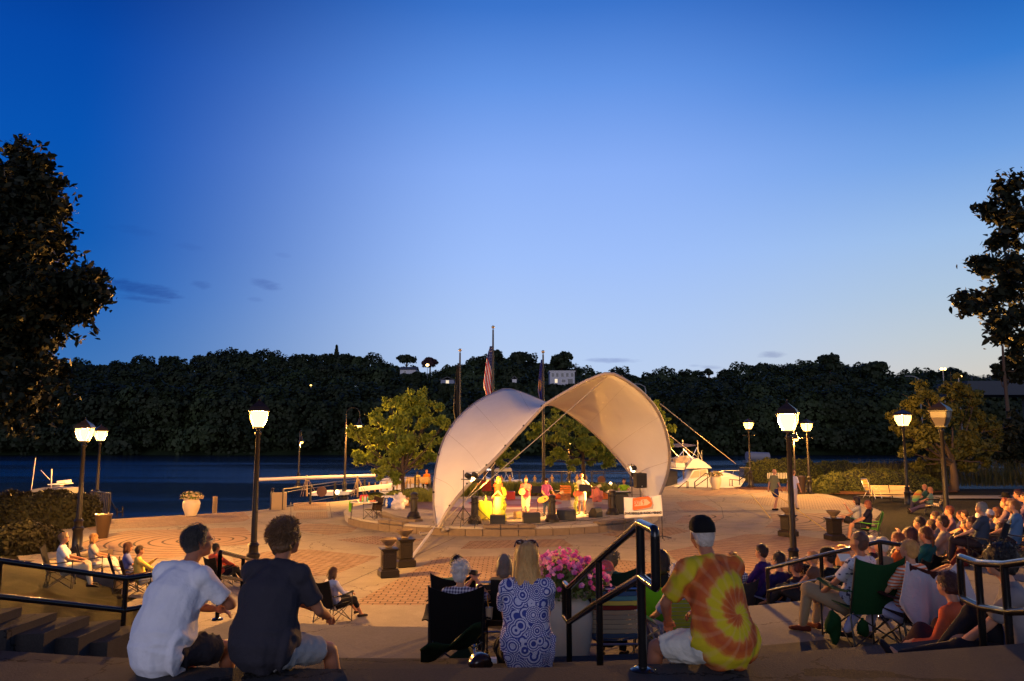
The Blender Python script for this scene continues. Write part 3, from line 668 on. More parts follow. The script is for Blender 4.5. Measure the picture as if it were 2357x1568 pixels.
# ---------------------------------------------------------------- street lamps
def glowmat(name, col, e, tr=.92):
    if name in _M: return _M[name]
    m = bpy.data.materials.new(name); m.use_nodes = True; _M[name] = m; nt_ = m.node_tree; q = NG(nt_); nt_.nodes.remove(nt_.nodes['Principled BSDF'])
    em = q.n('ShaderNodeEmission'); em.inputs[0].default_value = (*col, 1); em.inputs[1].default_value = e
    t = q.n('ShaderNodeBsdfTransparent'); a = q.n('ShaderNodeAddShader'); q.link(em.outputs[0], a.inputs[0]); q.link(t.outputs[0], a.inputs[1])
    t.inputs[0].default_value = (tr, tr, tr, 1)
    q.link(a.outputs[0], nt_.nodes['Material Output'].inputs[0]); return m
SOD = (1.0, .45, .08)
M_PANE = glowmat('sodium_lit_pane', (1.0, .54, .115), 3.6)
M_OFF = mat('unlit_pane', (.13, .11, .09), .35, trans=0)
def point(parent, loc, e, col=SOD, r=.12):
    l = bpy.data.lights.new('bulb_light', 'POINT'); l.energy = e; l.color = col; l.shadow_soft_size = r
    o = bpy.data.objects.new('bulb_light', l); COL.objects.link(o); o.parent = parent; o.location = loc; return o
def lantern_lamp(label, base, H, lit=True, rz=.3, cross=False, e=None, k=1.0):
    rt = thing('street_lamp', label, 'street lamp', base, rz)
    m = M_IRON; hl = H - .78 * k
    t = MB(); t.box((0, 0, .06), (.46, .46, .12), bev=.02); t.lathe([(.20, .12), (.20, .2), (.165, .24), (.15, .75), (.18, .80), (.18, .86), (.13, .9), (.12, 1.05), (.15, 1.09), (.10, 1.16)], n=12); t.build('base', m, rt, True)
    t = MB(); t.lathe([(.085, 1.1), (.075, hl * .55), (.058, hl - .2), (.085, hl - .16), (.085, hl - .1), (.05, hl - .06), (.06, hl)], n=12); t.build('pole', m, rt, True)
    t = MB(); wb, wt, hh = .125 * k, .235 * k, .46 * k
    t.box((0, 0, hl + .02), (wb * 2.1, wb * 2.1, .05))
    for sx in (-1, 1):
        for sy in (-1, 1): t.tube([(sx * wb, sy * wb, hl + .03), (sx * wt * .93, sy * wt * .93, hl + hh * .6), (sx * wt, sy * wt, hl + hh)], .014, 5)
    t.build('lantern_frame', m, rt)
    t = MB(); t.add([(s_[0] * a, s_[1] * a, z) for (a, z) in ((wt * 1.14, hl + hh), (wt * 1.14, hl + hh + .03), (wt * .9, hl + hh + .13), (wt * .35, hl + hh + .24), (.02, hl + hh + .30)) for s_ in ((-1, -1), (1, -1), (1, 1), (-1, 1))],
                    [(3, 2, 1, 0)] + [(i * 4 + j, i * 4 + (j + 1) % 4, i * 4 + 4 + (j + 1) % 4, i * 4 + 4 + j) for i in range(4) for j in range(4)] + [(16, 17, 18, 19)])
    t.lathe([(.02, 0), (.035, .03), (.012, .06), (.006, .1)], (0, 0, hl + hh + .29), 8); t.build('cap', m, rt)
    for i in range(4):
        c, s_ = math.cos(i * math.pi / 2), math.sin(i * math.pi / 2); rows = []
        for (z, a) in ((.05, wb), (.6, wt * .90), (.98, wt * .97)):
            a2 = a - .016; rows.append([(c * a - s_ * (-a2), s_ * a + c * (-a2), hl + hh * z), (c * a - s_ * a2, s_ * a + c * a2, hl + hh * z)])
        MB().grid(rows).build('pane', M_PANE if lit else M_OFF, rt)
    if cross:
        t = MB(); t.tube([(-.55, 0, hl - .42), (.55, 0, hl - .42)], .02, 6); t.ball((-.57, 0, hl - .42), .04, 8, 6); t.ball((.57, 0, hl - .42), .04, 8, 6); t.build('banner_arm', m, rt)
    if lit: point(rt, (0, 0, hl + hh * .5), e or LAMP_E)
    return rt
def lamp_at(label, px, pyb, pyt, z=0, D=None, **k):
    b = W(px, pyb, z=z) if D is None else W(px, pyb, D=D); b = Vector((b.x, b.y, z)); t = W(px, pyt, D=b.y)
    return lantern_lamp(label, b, t.z - b.z, **k)
lamp_at('lit lantern street lamp standing alone between the two men and the river', 580, 1352, 920, z=0, rz=.35, e=LAMP_E * 1.0)
lamp_at('lit lantern street lamp behind the brown tub planter, its base next to the seated couple', 176, 1275, 965, rz=.2, e=LAMP_E * 1.0)
lamp_at('smaller lit lantern street lamp by the hedge gate at the river end', 220, 1180, 976, rz=.7, e=LAMP_E * .9, cross=False, k=1.15)
b = W(196, 1180, z=0); t = MB()
lamp_at('brightly lit lantern street lamp whose black pole rises from the seated crowd', 1830, 1350, 925, z=0, D=19.8, rz=1.1, e=LAMP_E * 1.0)
lamp_at('lit street lamp with banner arms at the hedge corner by the cruiser', 1728, 1122, 962, rz=.4, cross=True, e=LAMP_E * .6, k=1.15)
lamp_at('lit lantern street lamp with banner arms beside the trash can and shrubs', 1864, 1137, 962, rz=.6, cross=True, e=LAMP_E * .6, k=1.2)
lamp_at('lit lantern street lamp at the end of the empty park bench', 2090, 1160, 938, z=.0, D=42.5, rz=.4, e=LAMP_E * .9, k=1.35)
lamp_at('unlit lantern street lamp with dark panes standing in the crowd', 2184, 1245, 922, z=.35, D=25, lit=False, rz=.785, k=1.1)
def hook_lamp(label, base, H, side, arm=.75, e=300, lit=True, k=1.0, rz=0):
    """tall pole with a swan-neck hook carrying a bell lamp"""
    rt = thing('hook_lamp', label, 'street lamp', base, rz); top = H - arm * .6
    t = MB(); t.box((0, 0, .06), (.5, .5, .12)); t.lathe([(.2, .12), (.2, .3), (.14, .36), (.12, .9), (.16, .94), (.08, 1.1)], n=12); t.build('base', M_IRON, rt, True)
    t = MB(); t.lathe([(.075, 1.05), (.05, top - .8), (.07, top - .78), (.07, top - .66), (.035, top - .62), (.03, top)], n=10)
    pts = [(0, 0, top)] + [(side * (arm / 2) * (1 - math.cos(a)), 0, top + (arm / 2) * math.sin(a)) for a in [math.pi * i / 10 for i in range(1, 11)]]
    pts.append((side * arm, 0, top - .25)); t.tube(pts, .025, 6)
    t.tube([(0, 0, top - .72), (side * arm * .8, 0, top - .72)], .015, 5); t.build('pole', M_IRON, rt, True)
    c = (side * arm, 0, top - .25)
    MB().lathe([(.03, 0), (.07, -.05), (.08, -.2), (.12, -.26), (.14, -.34), (.27 * k, -.44), (.265 * k, -.46), (.03, -.3)], c, 14).build('lamp_shade', M_IRON, rt, True)
    MB().lathe([(.14 * k, -.445), (.15 * k, -.50), (.11 * k, -.58), (.03, -.62)], c, 12).build('globe', M_PANE if lit else M_OFF, rt, True)
    if lit: point(rt, (c[0], 0, c[2] - .72), e)
    return rt
b = W(792, 1149, z=0); hook_lamp('tall swan-neck street lamp whose lit bell lamp touches the leafy tree by the fence', b, W(792, 935, D=b.y).z, 1, .85, e=LAMP_E * .8)
b = W(686, 1122, z=0); hook_lamp('slim hook lamp over the river fence with a small lit bell globe', b, W(686, 990, D=b.y).z, 1, .3, e=LAMP_E * .5, rz=R(80))
b = W(1310, 1118, z=0); hook_lamp('hook lamp glowing through the tree seen under the tent arch', b, W(1310, 992, D=b.y).z, 1, .3, e=LAMP_E * .5, rz=R(-80))
b = W(1832, 1138, z=0); hook_lamp('hook lamp with a lit globe half hidden by the tall lamp pole in front', b, W(1832, 980, D=b.y).z, 1, .3, e=LAMP_E * .25, rz=R(-75))

# ---------------------------------------------------------------- trees nearby
def lobed_tree(name, label, base, lobes, D, leafn, size, m, trunk, aspect=1.0, droop=.3, group=None, cat='tree', limbs=True, depth=.8, top=None, flatz=.7, sprays=9, lf=.42, bark='tree_bark', twigs=0):
    """lobes: (px, py, radius px[, dD]) - clumps of the crown"""
    rt = thing(name, label, cat, base, 0, group); Ps = []; Ns = []; C = []
    tot = sum(max(l[2], 24) ** 2 for l in lobes)
    for l in lobes:
        dd = l[3] if len(l) > 3 else random.uniform(-1, 1) * depth
        c = W(l[0], l[1], D=D + dd) - Vector(base); r = l[2] / FPX * D; C.append((c, r))
        n = int(leafn * max(l[2], 24) ** 2 / tot)
        if twigs:
            nt_ = max(6, int(twigs * max(l[2], 24) ** 2 / 900)); cen = np.array(c); out = cen - np.array((0, 0, 4.0)); out /= np.linalg.norm(out) + 1e-6
            for _ in range(nt_):
                dr = np.random.normal(0, 1, 3); dr /= np.linalg.norm(dr); dr = dr * .9 + out * .7; dr[2] *= .6; dr /= np.linalg.norm(dr); st = cen + np.random.normal(0, .42, 3) * r - dr * r * .3
                m_ = np.random.randint(16, 34); tt = np.random.rand(m_, 1); p = st + dr * tt * r * np.random.uniform(.8, 1.7) + np.random.normal(0, .05, (m_, 3)) + np.array((0, 0, -.10)) * tt ** 2
                Ps.append(p); Ns.append(np.tile((.0, -.35, .8), (m_, 1)))
            continue
        # several small sprays inside each lobe so that the outline is broken
        for s_ in range(sprays):
            a = np.random.normal(0, 1, 3); a /= np.linalg.norm(a); cc = np.array(c) + a * r * np.array((.78, .78, .68)) * (0 if s_ == 0 else 1) * np.random.uniform(.55, 1.35)
            rr = r * (.5 if s_ == 0 else np.random.uniform(.14, .42) if sprays < 20 else np.random.uniform(.10, .34))
            p, d = shell(cc, (rr * 1.2, rr * 1.2, rr * flatz), n // sprays + 1, .1, 1.0); d[:, 2] = np.abs(d[:, 2]) * .6 + .5; Ps.append(p); Ns.append(d)
    leaves('crown', np.concatenate(Ps), np.concatenate(Ns), np.full(sum(len(p) for p in Ps), size), m, rt, aspect, droop, jit=.8)
    t = MB(); hz = min(c.z for c, r in C) + .3 if top is None else top; tr = trunk
    t.tube([(0, 0, -.1), (.04, 0, hz * .5), (-.03, .03, hz), (0, 0, hz * 1.3 + .3)], [tr * 1.15, tr * .9, tr * .8, tr * .5], 9)
    for c, r in C:
        st = Vector((0, 0, hz * random.uniform(.8, 1.1))); md = st.lerp(c, .5) + Vector((0, 0, -.05 * c.length))
        t.tube([st, md, c.lerp(md, .25), c], [tr * lf, tr * lf * .55, tr * lf * .2, tr * .03], 6)
        for k in range(0 if twigs else 3):
            e_ = c + Vector(np.random.normal(0, 1, 3)) * r * .6; t.tube([md.lerp(c, .6), e_], [tr * .09, tr * .03], 4)
    t.build('trunk', mat(bark, (.012, .009, .007), .9), rt, True); return rt
M_LOC = leafmat('locust_leaf', (.14, .20, .03), (.22, .27, .045), .8, .35)
M_MAP = leafmat('maple_leaf_dark', (.006, .010, .005), (.010, .013, .005), .8, .0)
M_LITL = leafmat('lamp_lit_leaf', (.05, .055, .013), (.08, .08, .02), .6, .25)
b = W(926, 1145, D=44); b = (b.x, 44, 0)
lobed_tree('locust_tree', 'feathery light green tree standing between the hook lamp and the tent', b,
           [(945, 925, 34), (900, 930, 26), (990, 930, 30), (860, 960, 30), (920, 965, 46), (985, 965, 42), (1022, 975, 22), (830, 1000, 28), (880, 1010, 44), (945, 1015, 50), (1000, 1015, 30), (805, 990, 18), (850, 1050, 30), (905, 1060, 40), (960, 1060, 36), (880, 1090, 18), (830, 1060, 16), (1000, 1050, 20), (912, 1100, 14), (975, 907, 16)], 44, 13000, .30, M_LOC, .13, .55, .6, depth=1.6)
b = W(1114, 1140, D=52); lobed_tree('locust_tree', 'small leafy tree glimpsed under the lifted edge of the tent, nearest the parked speakers', (b.x, 52, 0), [(1135, 1035, 24), (1160, 1050, 24), (1105, 1050, 24), (1185, 1050, 14), (1095, 1070, 16), (1150, 1068, 14)], 52, 2600, .30, M_LOC, .10, .55, .6)
b = W(1343, 1128, D=50); lobed_tree('locust_tree', 'golden lit spreading tree behind the stage musicians, seen through the tent arch', (b.x, 50, 0),
           [(1290, 965, 30), (1240, 985, 26), (1330, 980, 34), (1380, 1000, 30), (1290, 1005, 34), (1340, 1020, 38), (1400, 1030, 28), (1290, 1045, 26), (1385, 1055, 30), (1430, 1045, 20), (1320, 1065, 18), (1225, 1000, 14), (1265, 1060, 14)], 50, 9000, .30, M_LOC, .14, .55, .6, depth=1.4)
b = W(1520, 1120, D=56); lobed_tree('locust_tree', 'tree mostly hidden behind the tent with a few sprigs past its edge', (b.x, 56, 0), [(1510, 930, 14), (1525, 960, 14), (1545, 985, 12), (1500, 950, 20), (1490, 1000, 30), (1540, 1020, 10)], 56, 1800, .32, M_LOC, .12, .55, .6)
b = W(2197, 1120, D=56); lobed_tree('broadleaf_tree', 'round dense tree lit orange by the lamp behind the park bench', (b.x, 56, .1),
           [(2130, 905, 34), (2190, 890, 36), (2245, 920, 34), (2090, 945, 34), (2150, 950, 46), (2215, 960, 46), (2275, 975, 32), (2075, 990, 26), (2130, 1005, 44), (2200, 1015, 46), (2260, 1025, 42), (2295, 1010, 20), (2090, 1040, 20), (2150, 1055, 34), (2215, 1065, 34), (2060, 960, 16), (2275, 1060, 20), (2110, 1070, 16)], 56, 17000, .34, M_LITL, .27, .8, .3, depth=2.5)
# dark neighbours
for lb, px, py, D, r, h in [('black leafy tree mass at the edge under the bridge', 2335, 1000, 75, 80, 0), ('dark tree crown standing against the glow above the bridge', 2330, 835, 95, 46, 0)]:
    b = W(px, 1080, D=D)
    lobed_tree('dark_tree', lb, (b.x, D, 0), [(px, py, r * .6), (px - r * .55, py + r * .2, r * .4), (px + r * .5, py, r * .5), (px + r * .1, py - r * .35, r * .45), (px - r * .2, py + r * .6, r * .5), (px - r * .7, py + r * .55, r * .3), (px + r * .6, py + r * .7, r * .5)], D, 7000, .5, M_MAP, .25, .8, .2, depth=2)
# the two big dark maples framing the view
Dl = 14.5; b = (W(-330, 1200, D=Dl).x, Dl, 0); b = (b[0], Dl, G(b[0], Dl))
lobed_tree('maple_tree', 'big dark maple whose leafy boughs fill the edge beside the deep blue sky', b,
           [(40, 365, 42), (85, 400, 38), (20, 430, 60), (95, 460, 44), (138, 478, 20), (40, 510, 66), (100, 540, 40), (10, 580, 70), (80, 600, 54), (110, 590, 24), (150, 660, 48), (190, 650, 38), (225, 635, 24), (215, 670, 28), (180, 700, 34), (120, 700, 50), (50, 690, 70), (100, 750, 44), (20, 770, 70), (70, 800, 34), (-40, 500, 90), (-60, 650, 110), (60, 870, 50), (105, 850, 28), (20, 900, 60), (-50, 850, 90), (80, 920, 30), (40, 960, 30), (-90, 420, 80)], Dl, 54000, .15, M_MAP, .32, .8, .35, depth=1.2, top=3.6, twigs=17, lf=.09, bark='dark_bark')
Dr = 13.5; b = (W(2700, 1200, D=Dr).x, Dr, 0); b = (b[0], Dr, G(b[0], Dr))
lobed_tree('maple_tree', 'dark maple with open leafy sprays reaching in against the pale evening sky', b,
           [(2345, 425, 26), (2300, 432, 14), (2325, 465, 26), (2275, 475, 16), (2300, 495, 22), (2345, 500, 34), (2330, 545, 34), (2300, 555, 18), (2280, 600, 22), (2250, 610, 18), (2310, 610, 32), (2345, 620, 36), (2215, 685, 18), (2250, 690, 20), (2280, 680, 26), (2240, 712, 16), (2320, 680, 34), (2290, 720, 28), (2345, 730, 38), (2325, 770, 28), (2300, 750, 20), (2350, 790, 22), (2420, 500, 80), (2430, 650, 90), (2420, 760, 60)], Dr, 16000, .15, M_MAP, .20, .75, .35, depth=.9, top=4.2, twigs=8, flatz=.5, lf=.10, bark='dark_bark')

# ---------------------------------------------------------------- hedges, shrubs, grasses
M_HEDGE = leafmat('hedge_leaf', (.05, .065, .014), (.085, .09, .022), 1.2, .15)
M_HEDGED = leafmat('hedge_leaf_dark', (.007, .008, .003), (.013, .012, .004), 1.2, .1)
def hedge(name, label, p0, p1, wd, h, m=None, n=2600, size=.10, group=None, round_=.25, cat='hedge', core=True, z=0):
    """long clipped hedge between two ground points, or a mound when p0 is near p1"""
    p0, p1 = Vector(p0), Vector(p1); L = (p1 - p0).length; c = (p0 + p1) / 2; an = math.atan2(p1.y - p0.y, p1.x - p0.x)
    rt = thing(name, label, cat, (c.x, c.y, z), an, group)
    d = np.random.normal(0, 1, (n, 3)); d /= np.linalg.norm(d, axis=1)[:, None]; d[:, 2] = np.abs(d[:, 2])
    e = 4 if round_ < .5 else 2
    k = (np.abs(d[:, 0]) ** e + np.abs(d[:, 1]) ** e + np.abs(d[:, 2]) ** e) ** (-1 / e)
    P = d * k[:, None]; P *= np.random.uniform(.9, 1.02, n)[:, None]
    wob = .05 * np.sin(P[:, 0] * L * 2.1) + .04 * np.sin(P[:, 0] * L * 5 + 1); P = P * np.array((L / 2 + wd * .2, wd / 2, h)); P[:, 2] += wob * h
    leaves('foliage', P, d, np.full(n, size), m or M_HEDGE, rt, .8, 0, jit=.6)
    mb = MB(); dd = []
    mb.ball((0, 0, 0), (1, 1, 1), 16, 12); V = []
    for v in mb.v:
        v = Vector(v); v.z = max(v.z, -.02); kk = (abs(v.x) ** e + abs(v.y) ** e + abs(v.z) ** e) ** (-1 / e) if v.length > .1 else 1
        V.append((v.x * kk * (L / 2 + wd * .2) * .93, v.y * kk * wd / 2 * .93, v.z * kk * h * .93))
    mb.v = V; mb.build('branches', mat('hedge_core', (.012, .014, .006), .95), rt, True)
    return rt
g_ = lambda n, x, y: WA(n, x, y, z=0)
def hedge_px(name, label, cn, x0, x1, yb, yt, wd=1.6, **k):
    a = WA(cn, x0, yb, z=0); b = WA(cn, x1, yb, z=0); t = WA(cn, x0, yt, D=a.y + wd * .3); dy = Vector((0, wd / 2, 0))
    return hedge(name, label, a + dy, b + dy, wd, max(.25, t.z), **k)
hedge_px('hedge', 'tall clipped hedge behind the two walkers, topped with lamp light', 8, 730, 1265, 950, 775, 2.0, n=7000, size=.16)
hedge_px('hedge', 'low clipped hedge block just beyond the taller hedge', 8, 1285, 1545, 900, 790, 1.8, n=2500, size=.16)
hedge_px('hedge', 'short square hedge block between two railing gaps', 8, 1595, 1735, 905, 800, 1.8, n=1500, size=.16)
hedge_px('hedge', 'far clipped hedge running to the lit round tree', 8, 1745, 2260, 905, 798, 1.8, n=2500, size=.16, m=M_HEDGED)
hedge_px('hedge', 'broad rounded hedge bank behind the bench', 8, 1310, 2260, 1030, 855, 4.0, n=9000, size=.14, round_=.6)
hedge_px('shrub', 'loose spiky shrub beside the banner arm lamp and trash can', 8, 1255, 1385, 1045, 915, 2.2, n=3000, size=.22, round_=1, cat='shrub')
a = g_(1, 0, 300)
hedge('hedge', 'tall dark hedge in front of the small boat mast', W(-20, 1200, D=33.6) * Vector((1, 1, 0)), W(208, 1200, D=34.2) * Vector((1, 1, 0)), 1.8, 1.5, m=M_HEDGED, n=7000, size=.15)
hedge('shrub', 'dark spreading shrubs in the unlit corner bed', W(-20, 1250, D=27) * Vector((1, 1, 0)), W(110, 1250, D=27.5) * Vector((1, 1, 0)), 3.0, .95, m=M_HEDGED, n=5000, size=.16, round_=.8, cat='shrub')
hedge('flower_bed', 'small mound of pale yellow flowers in the dark bed by the hedge', WA(1, 330, 232, z=0), WA(1, 440, 232, z=0), 1.2, .45, m=leafmat('yellow_petals', (.5, .4, .12), (.6, .5, .2), 2, .1), n=700, size=.12, round_=1, cat='flowers')
# stage planting
for lb, n, x0, x1, yb, yt, mm in [('rounded boxwood in the rear of three beside the fence walk', 13, 400, 570, 300, 222, M_HEDGE), ('middle boxwood mound of the clump near the snack table', 13, 390, 590, 345, 262, M_HEDGE), ('dark front boxwood mound right behind the snack table', 13, 470, 620, 495, 318, M_HEDGED), ('boxwood mound under the locust tree trunk', 13, 740, 900, 290, 180, M_HEDGE),
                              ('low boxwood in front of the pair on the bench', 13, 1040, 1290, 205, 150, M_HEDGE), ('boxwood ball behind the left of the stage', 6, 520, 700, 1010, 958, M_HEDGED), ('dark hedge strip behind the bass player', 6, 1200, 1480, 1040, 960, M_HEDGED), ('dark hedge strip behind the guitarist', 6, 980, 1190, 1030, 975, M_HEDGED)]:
    hedge_px('boxwood', lb, n, x0, x1, yb, yt, 1.6, m=mm, n=1600, size=.12, round_=.9, cat='shrub')
def grass_clump(label, c, wx, wy, h, n, m, name='ornamental_grass', cat='grass', z=0, group=None):
    rt = thing(name, label, cat, (c[0], c[1], z), 0, group); P = np.random.uniform(-1, 1, (n, 2)) * (wx / 2, wy / 2); me = MB(); v = []; f = []
    for i in range(n):
        x, y = P[i]; a = random.uniform(0, 6.28); hh = h * random.uniform(.5, 1.1); l = hh * random.uniform(.2, .6); dx, dy = math.cos(a), math.sin(a); wd = .02
        o = len(v); v += [(x - dy * wd, y + dx * wd, 0), (x + dy * wd, y - dx * wd, 0), (x + dx * l * .4 + dy * wd, y + dy * l * .4 - dx * wd, hh * .65), (x + dx * l * .4 - dy * wd, y + dy * l * .4 + dx * wd, hh * .65), (x + dx * l, y + dy * l, hh)]
        f += [(o, o + 1, o + 2, o + 3), (o + 3, o + 2, o + 4)]
    me.v = v; me.f = f; me.mi = [0] * len(f); me.build('blades', m, rt); return rt
M_OG = leafmat('grass_blade_olive', (.13, .16, .04), (.22, .24, .06), 1.5, .3)
for lb, n, x0, x1, yb, h in [('ornamental grass clump by the front bollard column', 13, 680, 980, 480, .85), ('ornamental grass clump touching the tent skin', 13, 960, 1460, 470, .95), ('ornamental grass band behind the tripod lights', 6, 250, 560, 1080, .95), ('ornamental grass band behind the singer in the gold dress', 6, 560, 800, 1045, .8), ('ornamental grass band behind the guitarist and crates', 6, 800, 1180, 1050, .8), ('dark grasses behind the keyboard player', 6, 1180, 1560, 1060, .8)]:
    a, b = WA(n, x0, yb, z=0), WA(n, x1, yb, z=0); grass_clump(lb, ((a.x + b.x) / 2, a.y + 1.0), b.x - a.x, 2.4, h, 1500, M_OG)
for lb, px, D in [('tall dim reeds along the far path by the bridge', 2290, 62)]:
    a = W(px, 1100, D=D); grass_clump(lb, (a.x + 6, D), 34, 5, 2.0, 3500, leafmat('reed_blade', (.03, .035, .012), (.05, .05, .018), 1, .1), name='reeds')

# ---------------------------------------------------------------- stage
cst = concrete('stage_concrete', (.42, .38, .34), (.22, .18, .15))
SC = Vector((-.5, 38.6, 0)); SR = 7.6; SZ = .36
mb = MB(); mb.lathe([(SR, -.2), (SR, SZ - .10), (SR + .05, SZ - .10), (SR + .05, SZ - .01), (SR - .02, SZ)], SC, 72); struct('stage_platform', mb, cst, False)
# block cap and stone face on the front wall
mb = MB()
for i in range(22):
    a0 = R(-62 + i * 5.2); 
    am = a0 + R(2.55); c = Vector((SC.x + (SR + .09) * math.sin(am), SC.y - (SR + .09) * math.cos(am), .13))
    mb.box(c, (SR * R(5.2) - .012, .12, .27), rot=am, bev=.012)
    if i in (4, 5, 11, 12, 13, 18, 19, 20): mb.box(c + Vector((-math.sin(am) * .12, math.cos(am) * .12, .245)), (SR * R(5.2) - .015, .42, .13), rot=am, bev=.02)
o = mb.build('stage_wall', M_STONE); tag(o, 'low curved stone block wall along the front of the round stage', 'wall')
ctr = W(1181, 1158, z=SZ)
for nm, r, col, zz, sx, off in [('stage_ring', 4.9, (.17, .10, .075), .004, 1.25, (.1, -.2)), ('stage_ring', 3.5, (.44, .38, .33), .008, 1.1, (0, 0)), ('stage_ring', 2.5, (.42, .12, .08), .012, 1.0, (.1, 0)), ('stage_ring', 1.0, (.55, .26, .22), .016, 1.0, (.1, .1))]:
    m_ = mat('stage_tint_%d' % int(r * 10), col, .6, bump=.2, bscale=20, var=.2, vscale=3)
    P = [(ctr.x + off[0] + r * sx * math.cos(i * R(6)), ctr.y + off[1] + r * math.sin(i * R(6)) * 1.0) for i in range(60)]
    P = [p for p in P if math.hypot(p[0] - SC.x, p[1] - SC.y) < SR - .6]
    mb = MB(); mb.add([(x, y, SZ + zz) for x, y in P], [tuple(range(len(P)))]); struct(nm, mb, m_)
# planting bed wing towards the snack table
mb = MB(); P = [g_(13, 515, 700), g_(13, 640, 760), g_(13, 800, 800), g_(13, 1000, 830), g_(13, 1180, 850)]
for a, b in zip(P, P[1:]):
    d = (b - a).normalized(); nn = Vector((-d.y, d.x, 0)) * .45; k = int((b - a).length / .5) + 1
    for i in range(k):
        p, q_ = a.lerp(b, i / k), a.lerp(b, (i + .97) / k); mb.prism([(p)[:2], (q_)[:2], (q_ + nn)[:2], (p + nn)[:2]], 0, .46)
o = mb.build('planter_wall', M_STONE); tag(o, 'rough stone retaining wall curving beside the snack table', 'wall')
P2 = [g_(13, 515, 690), g_(13, 300, 430), g_(13, 700, 280), g_(13, 1500, 300)]
sheet('mulch_bed', [(P2[0].x + .6, P2[0].y + .3), (P2[1].x + 1, P2[1].y), (P2[2].x, P2[2].y - 1), (P2[3].x, P2[3].y), (-1, 46), (-6, 39)], M_MULCH, .06)
mb = MB(); mb.add([(x, y, .022) for x, y in [(-6, 45.5), (-3, 47), (7.5, 47.5), (7.5, 53), (-6, 53)]], [(0, 1, 2, 3, 4)]); struct('mulch_bed', mb, M_MULCH)

# tent shell: membrane between two leaning arched beams
front = [(1008, 1216, 30.9), (1040, 1162, 31.2), (1085, 1108, 31.6), (1130, 1066, 32), (1190, 1002, 32.3), (1255, 931, 32.5), (1320, 892, 32.3), (1370, 868, 32.1), (1404, 857, 32)]
front2 = [(1404, 857, 32), (1440, 875, 32.3), (1480, 905, 33), (1515, 948, 34), (1536, 1005, 35), (1541, 1062, 36), (1530, 1112, 36.6), (1508, 1165, 37)]
rear = [(1004, 1212, 31.1), (998, 1150, 32.5), (1003, 1080, 34), (1022, 1012, 36), (1055, 962, 38), (1105, 920, 40), (1164, 893, 41.5)]
rear2 = [(1164, 893, 41.5), (1205, 905, 41.5), (1255, 926, 41.5), (1305, 950, 41), (1370, 1000, 40), (1430, 1065, 38.8), (1465, 1112, 38), (1492, 1165, 37.3)]
def crv(a, b, n=60):
    P = catmull([W(*p[:2], D=p[2]) for p in a], 8) + catmull([W(*p[:2], D=p[2]) for p in b], 8)[1:]
    L = [0]
    for p, q_ in zip(P, P[1:]): L.append(L[-1] + (q_ - p).length)
    out = []; j = 0
    for i in range(n + 1):
        s_ = L[-1] * i / n
        while j < len(L) - 2 and L[j + 1] < s_: j += 1
        out.append(P[j].lerp(P[j + 1], (s_ - L[j]) / max(1e-6, L[j + 1] - L[j])))
    return out
xf = (1255, 931, 32.5); fi = front.index(xf); xr = (1255, 926, 41.5); ri_ = rear2.index(xr)
def seg(P, cusp, n):
    Q = [W(*p[:2], D=p[2]) for p in P]
    if cusp is None: C_ = catmull(Q, 8)
    else: k = P.index(cusp); C_ = catmull(Q[:k + 1], 8) + catmull(Q[k:], 8)[1:]
    L = [0]
    for p, q_ in zip(C_, C_[1:]): L.append(L[-1] + (q_ - p).length)
    out = []; j = 0
    for i in range(n + 1):
        s_ = L[-1] * i / n
        while j < len(L) - 2 and L[j + 1] < s_: j += 1
        out.append(C_[j].lerp(C_[j + 1], (s_ - L[j]) / max(1e-6, L[j + 1] - L[j])))
    return out
fa = front + front2[1:]; ra = rear + rear2[1:]; i1 = fa.index(xf); i2 = ra.index(xr)
F = seg(fa[:i1 + 1], None, 30) + seg(fa[i1:], front[-1], 30)[1:]; B_ = seg(ra[:i2 + 1], rear[-1], 30) + seg(ra[i2:], None, 30)[1:]
tent = thing('stage_canopy', 'white two-winged tensile canopy arched over the band on the round stage', 'canopy', (0, 0, 0))
rows = []; mid_ = Vector((1.5, 36, 2.5))
for f, b in zip(F, B_):
    row = []
    for j in range(15):
        v = j / 14; p = f.lerp(b, v); k = math.sin(math.pi * v) * .055; row.append(p.lerp(mid_, k))
    rows.append(row)
m_ = bpy.data.materials.new('canopy_membrane'); m_.use_nodes = True; q = NG(m_.node_tree); b_ = m_.node_tree.nodes['Principled BSDF']
t_ = q.n('ShaderNodeTexCoord').outputs['Object']; n_ = q.noise(t_, .8, 6, .7)
cc_ = q.mix(n_, (.74, .72, .70, 1), (.86, .84, .82, 1)); q.link(cc_, b_.inputs['Base Color']); b_.inputs['Roughness'].default_value = .85; b_.inputs['Specular IOR Level'].default_value = .12
tr = q.n('ShaderNodeBsdfTranslucent'); q.link(cc_, tr.inputs[0]); mx = q.n('ShaderNodeMixShader'); mx.inputs[0].default_value = .12
bn = q.n('ShaderNodeBump'); bn.inputs['Strength'].default_value = .25; bn.inputs['Distance'].default_value = .05; q.link(q.noise(t_, 3, 4, .6), bn.inputs['Height']); q.link(bn.outputs[0], b_.inputs['Normal'])
q.link(b_.outputs[0], mx.inputs[1]); q.link(tr.outputs[0], mx.inputs[2]); q.link(mx.outputs[0], m_.node_tree.nodes['Material Output'].inputs[0])
MB().grid(rows, .02).build('membrane', m_, tent, 2)
M_BEAM = mat('weathered_beam', (.33, .29, .27), .45, .3)
for i in (6, 13, 20, 27, 33, 40, 47, 54): q_ = MB(); q_.tube([p + Vector((0, -.012, .012)) for p in rows[i]], .010, 4); q_.build('seam', mat('membrane_seam', (.42, .38, .34), .8), tent)
MB().tube(F, .07, 8).build('edge_beam', M_BEAM, tent, True); MB().tube(B_, .05, 8).build('edge_beam', M_BEAM, tent, True)
t = MB()
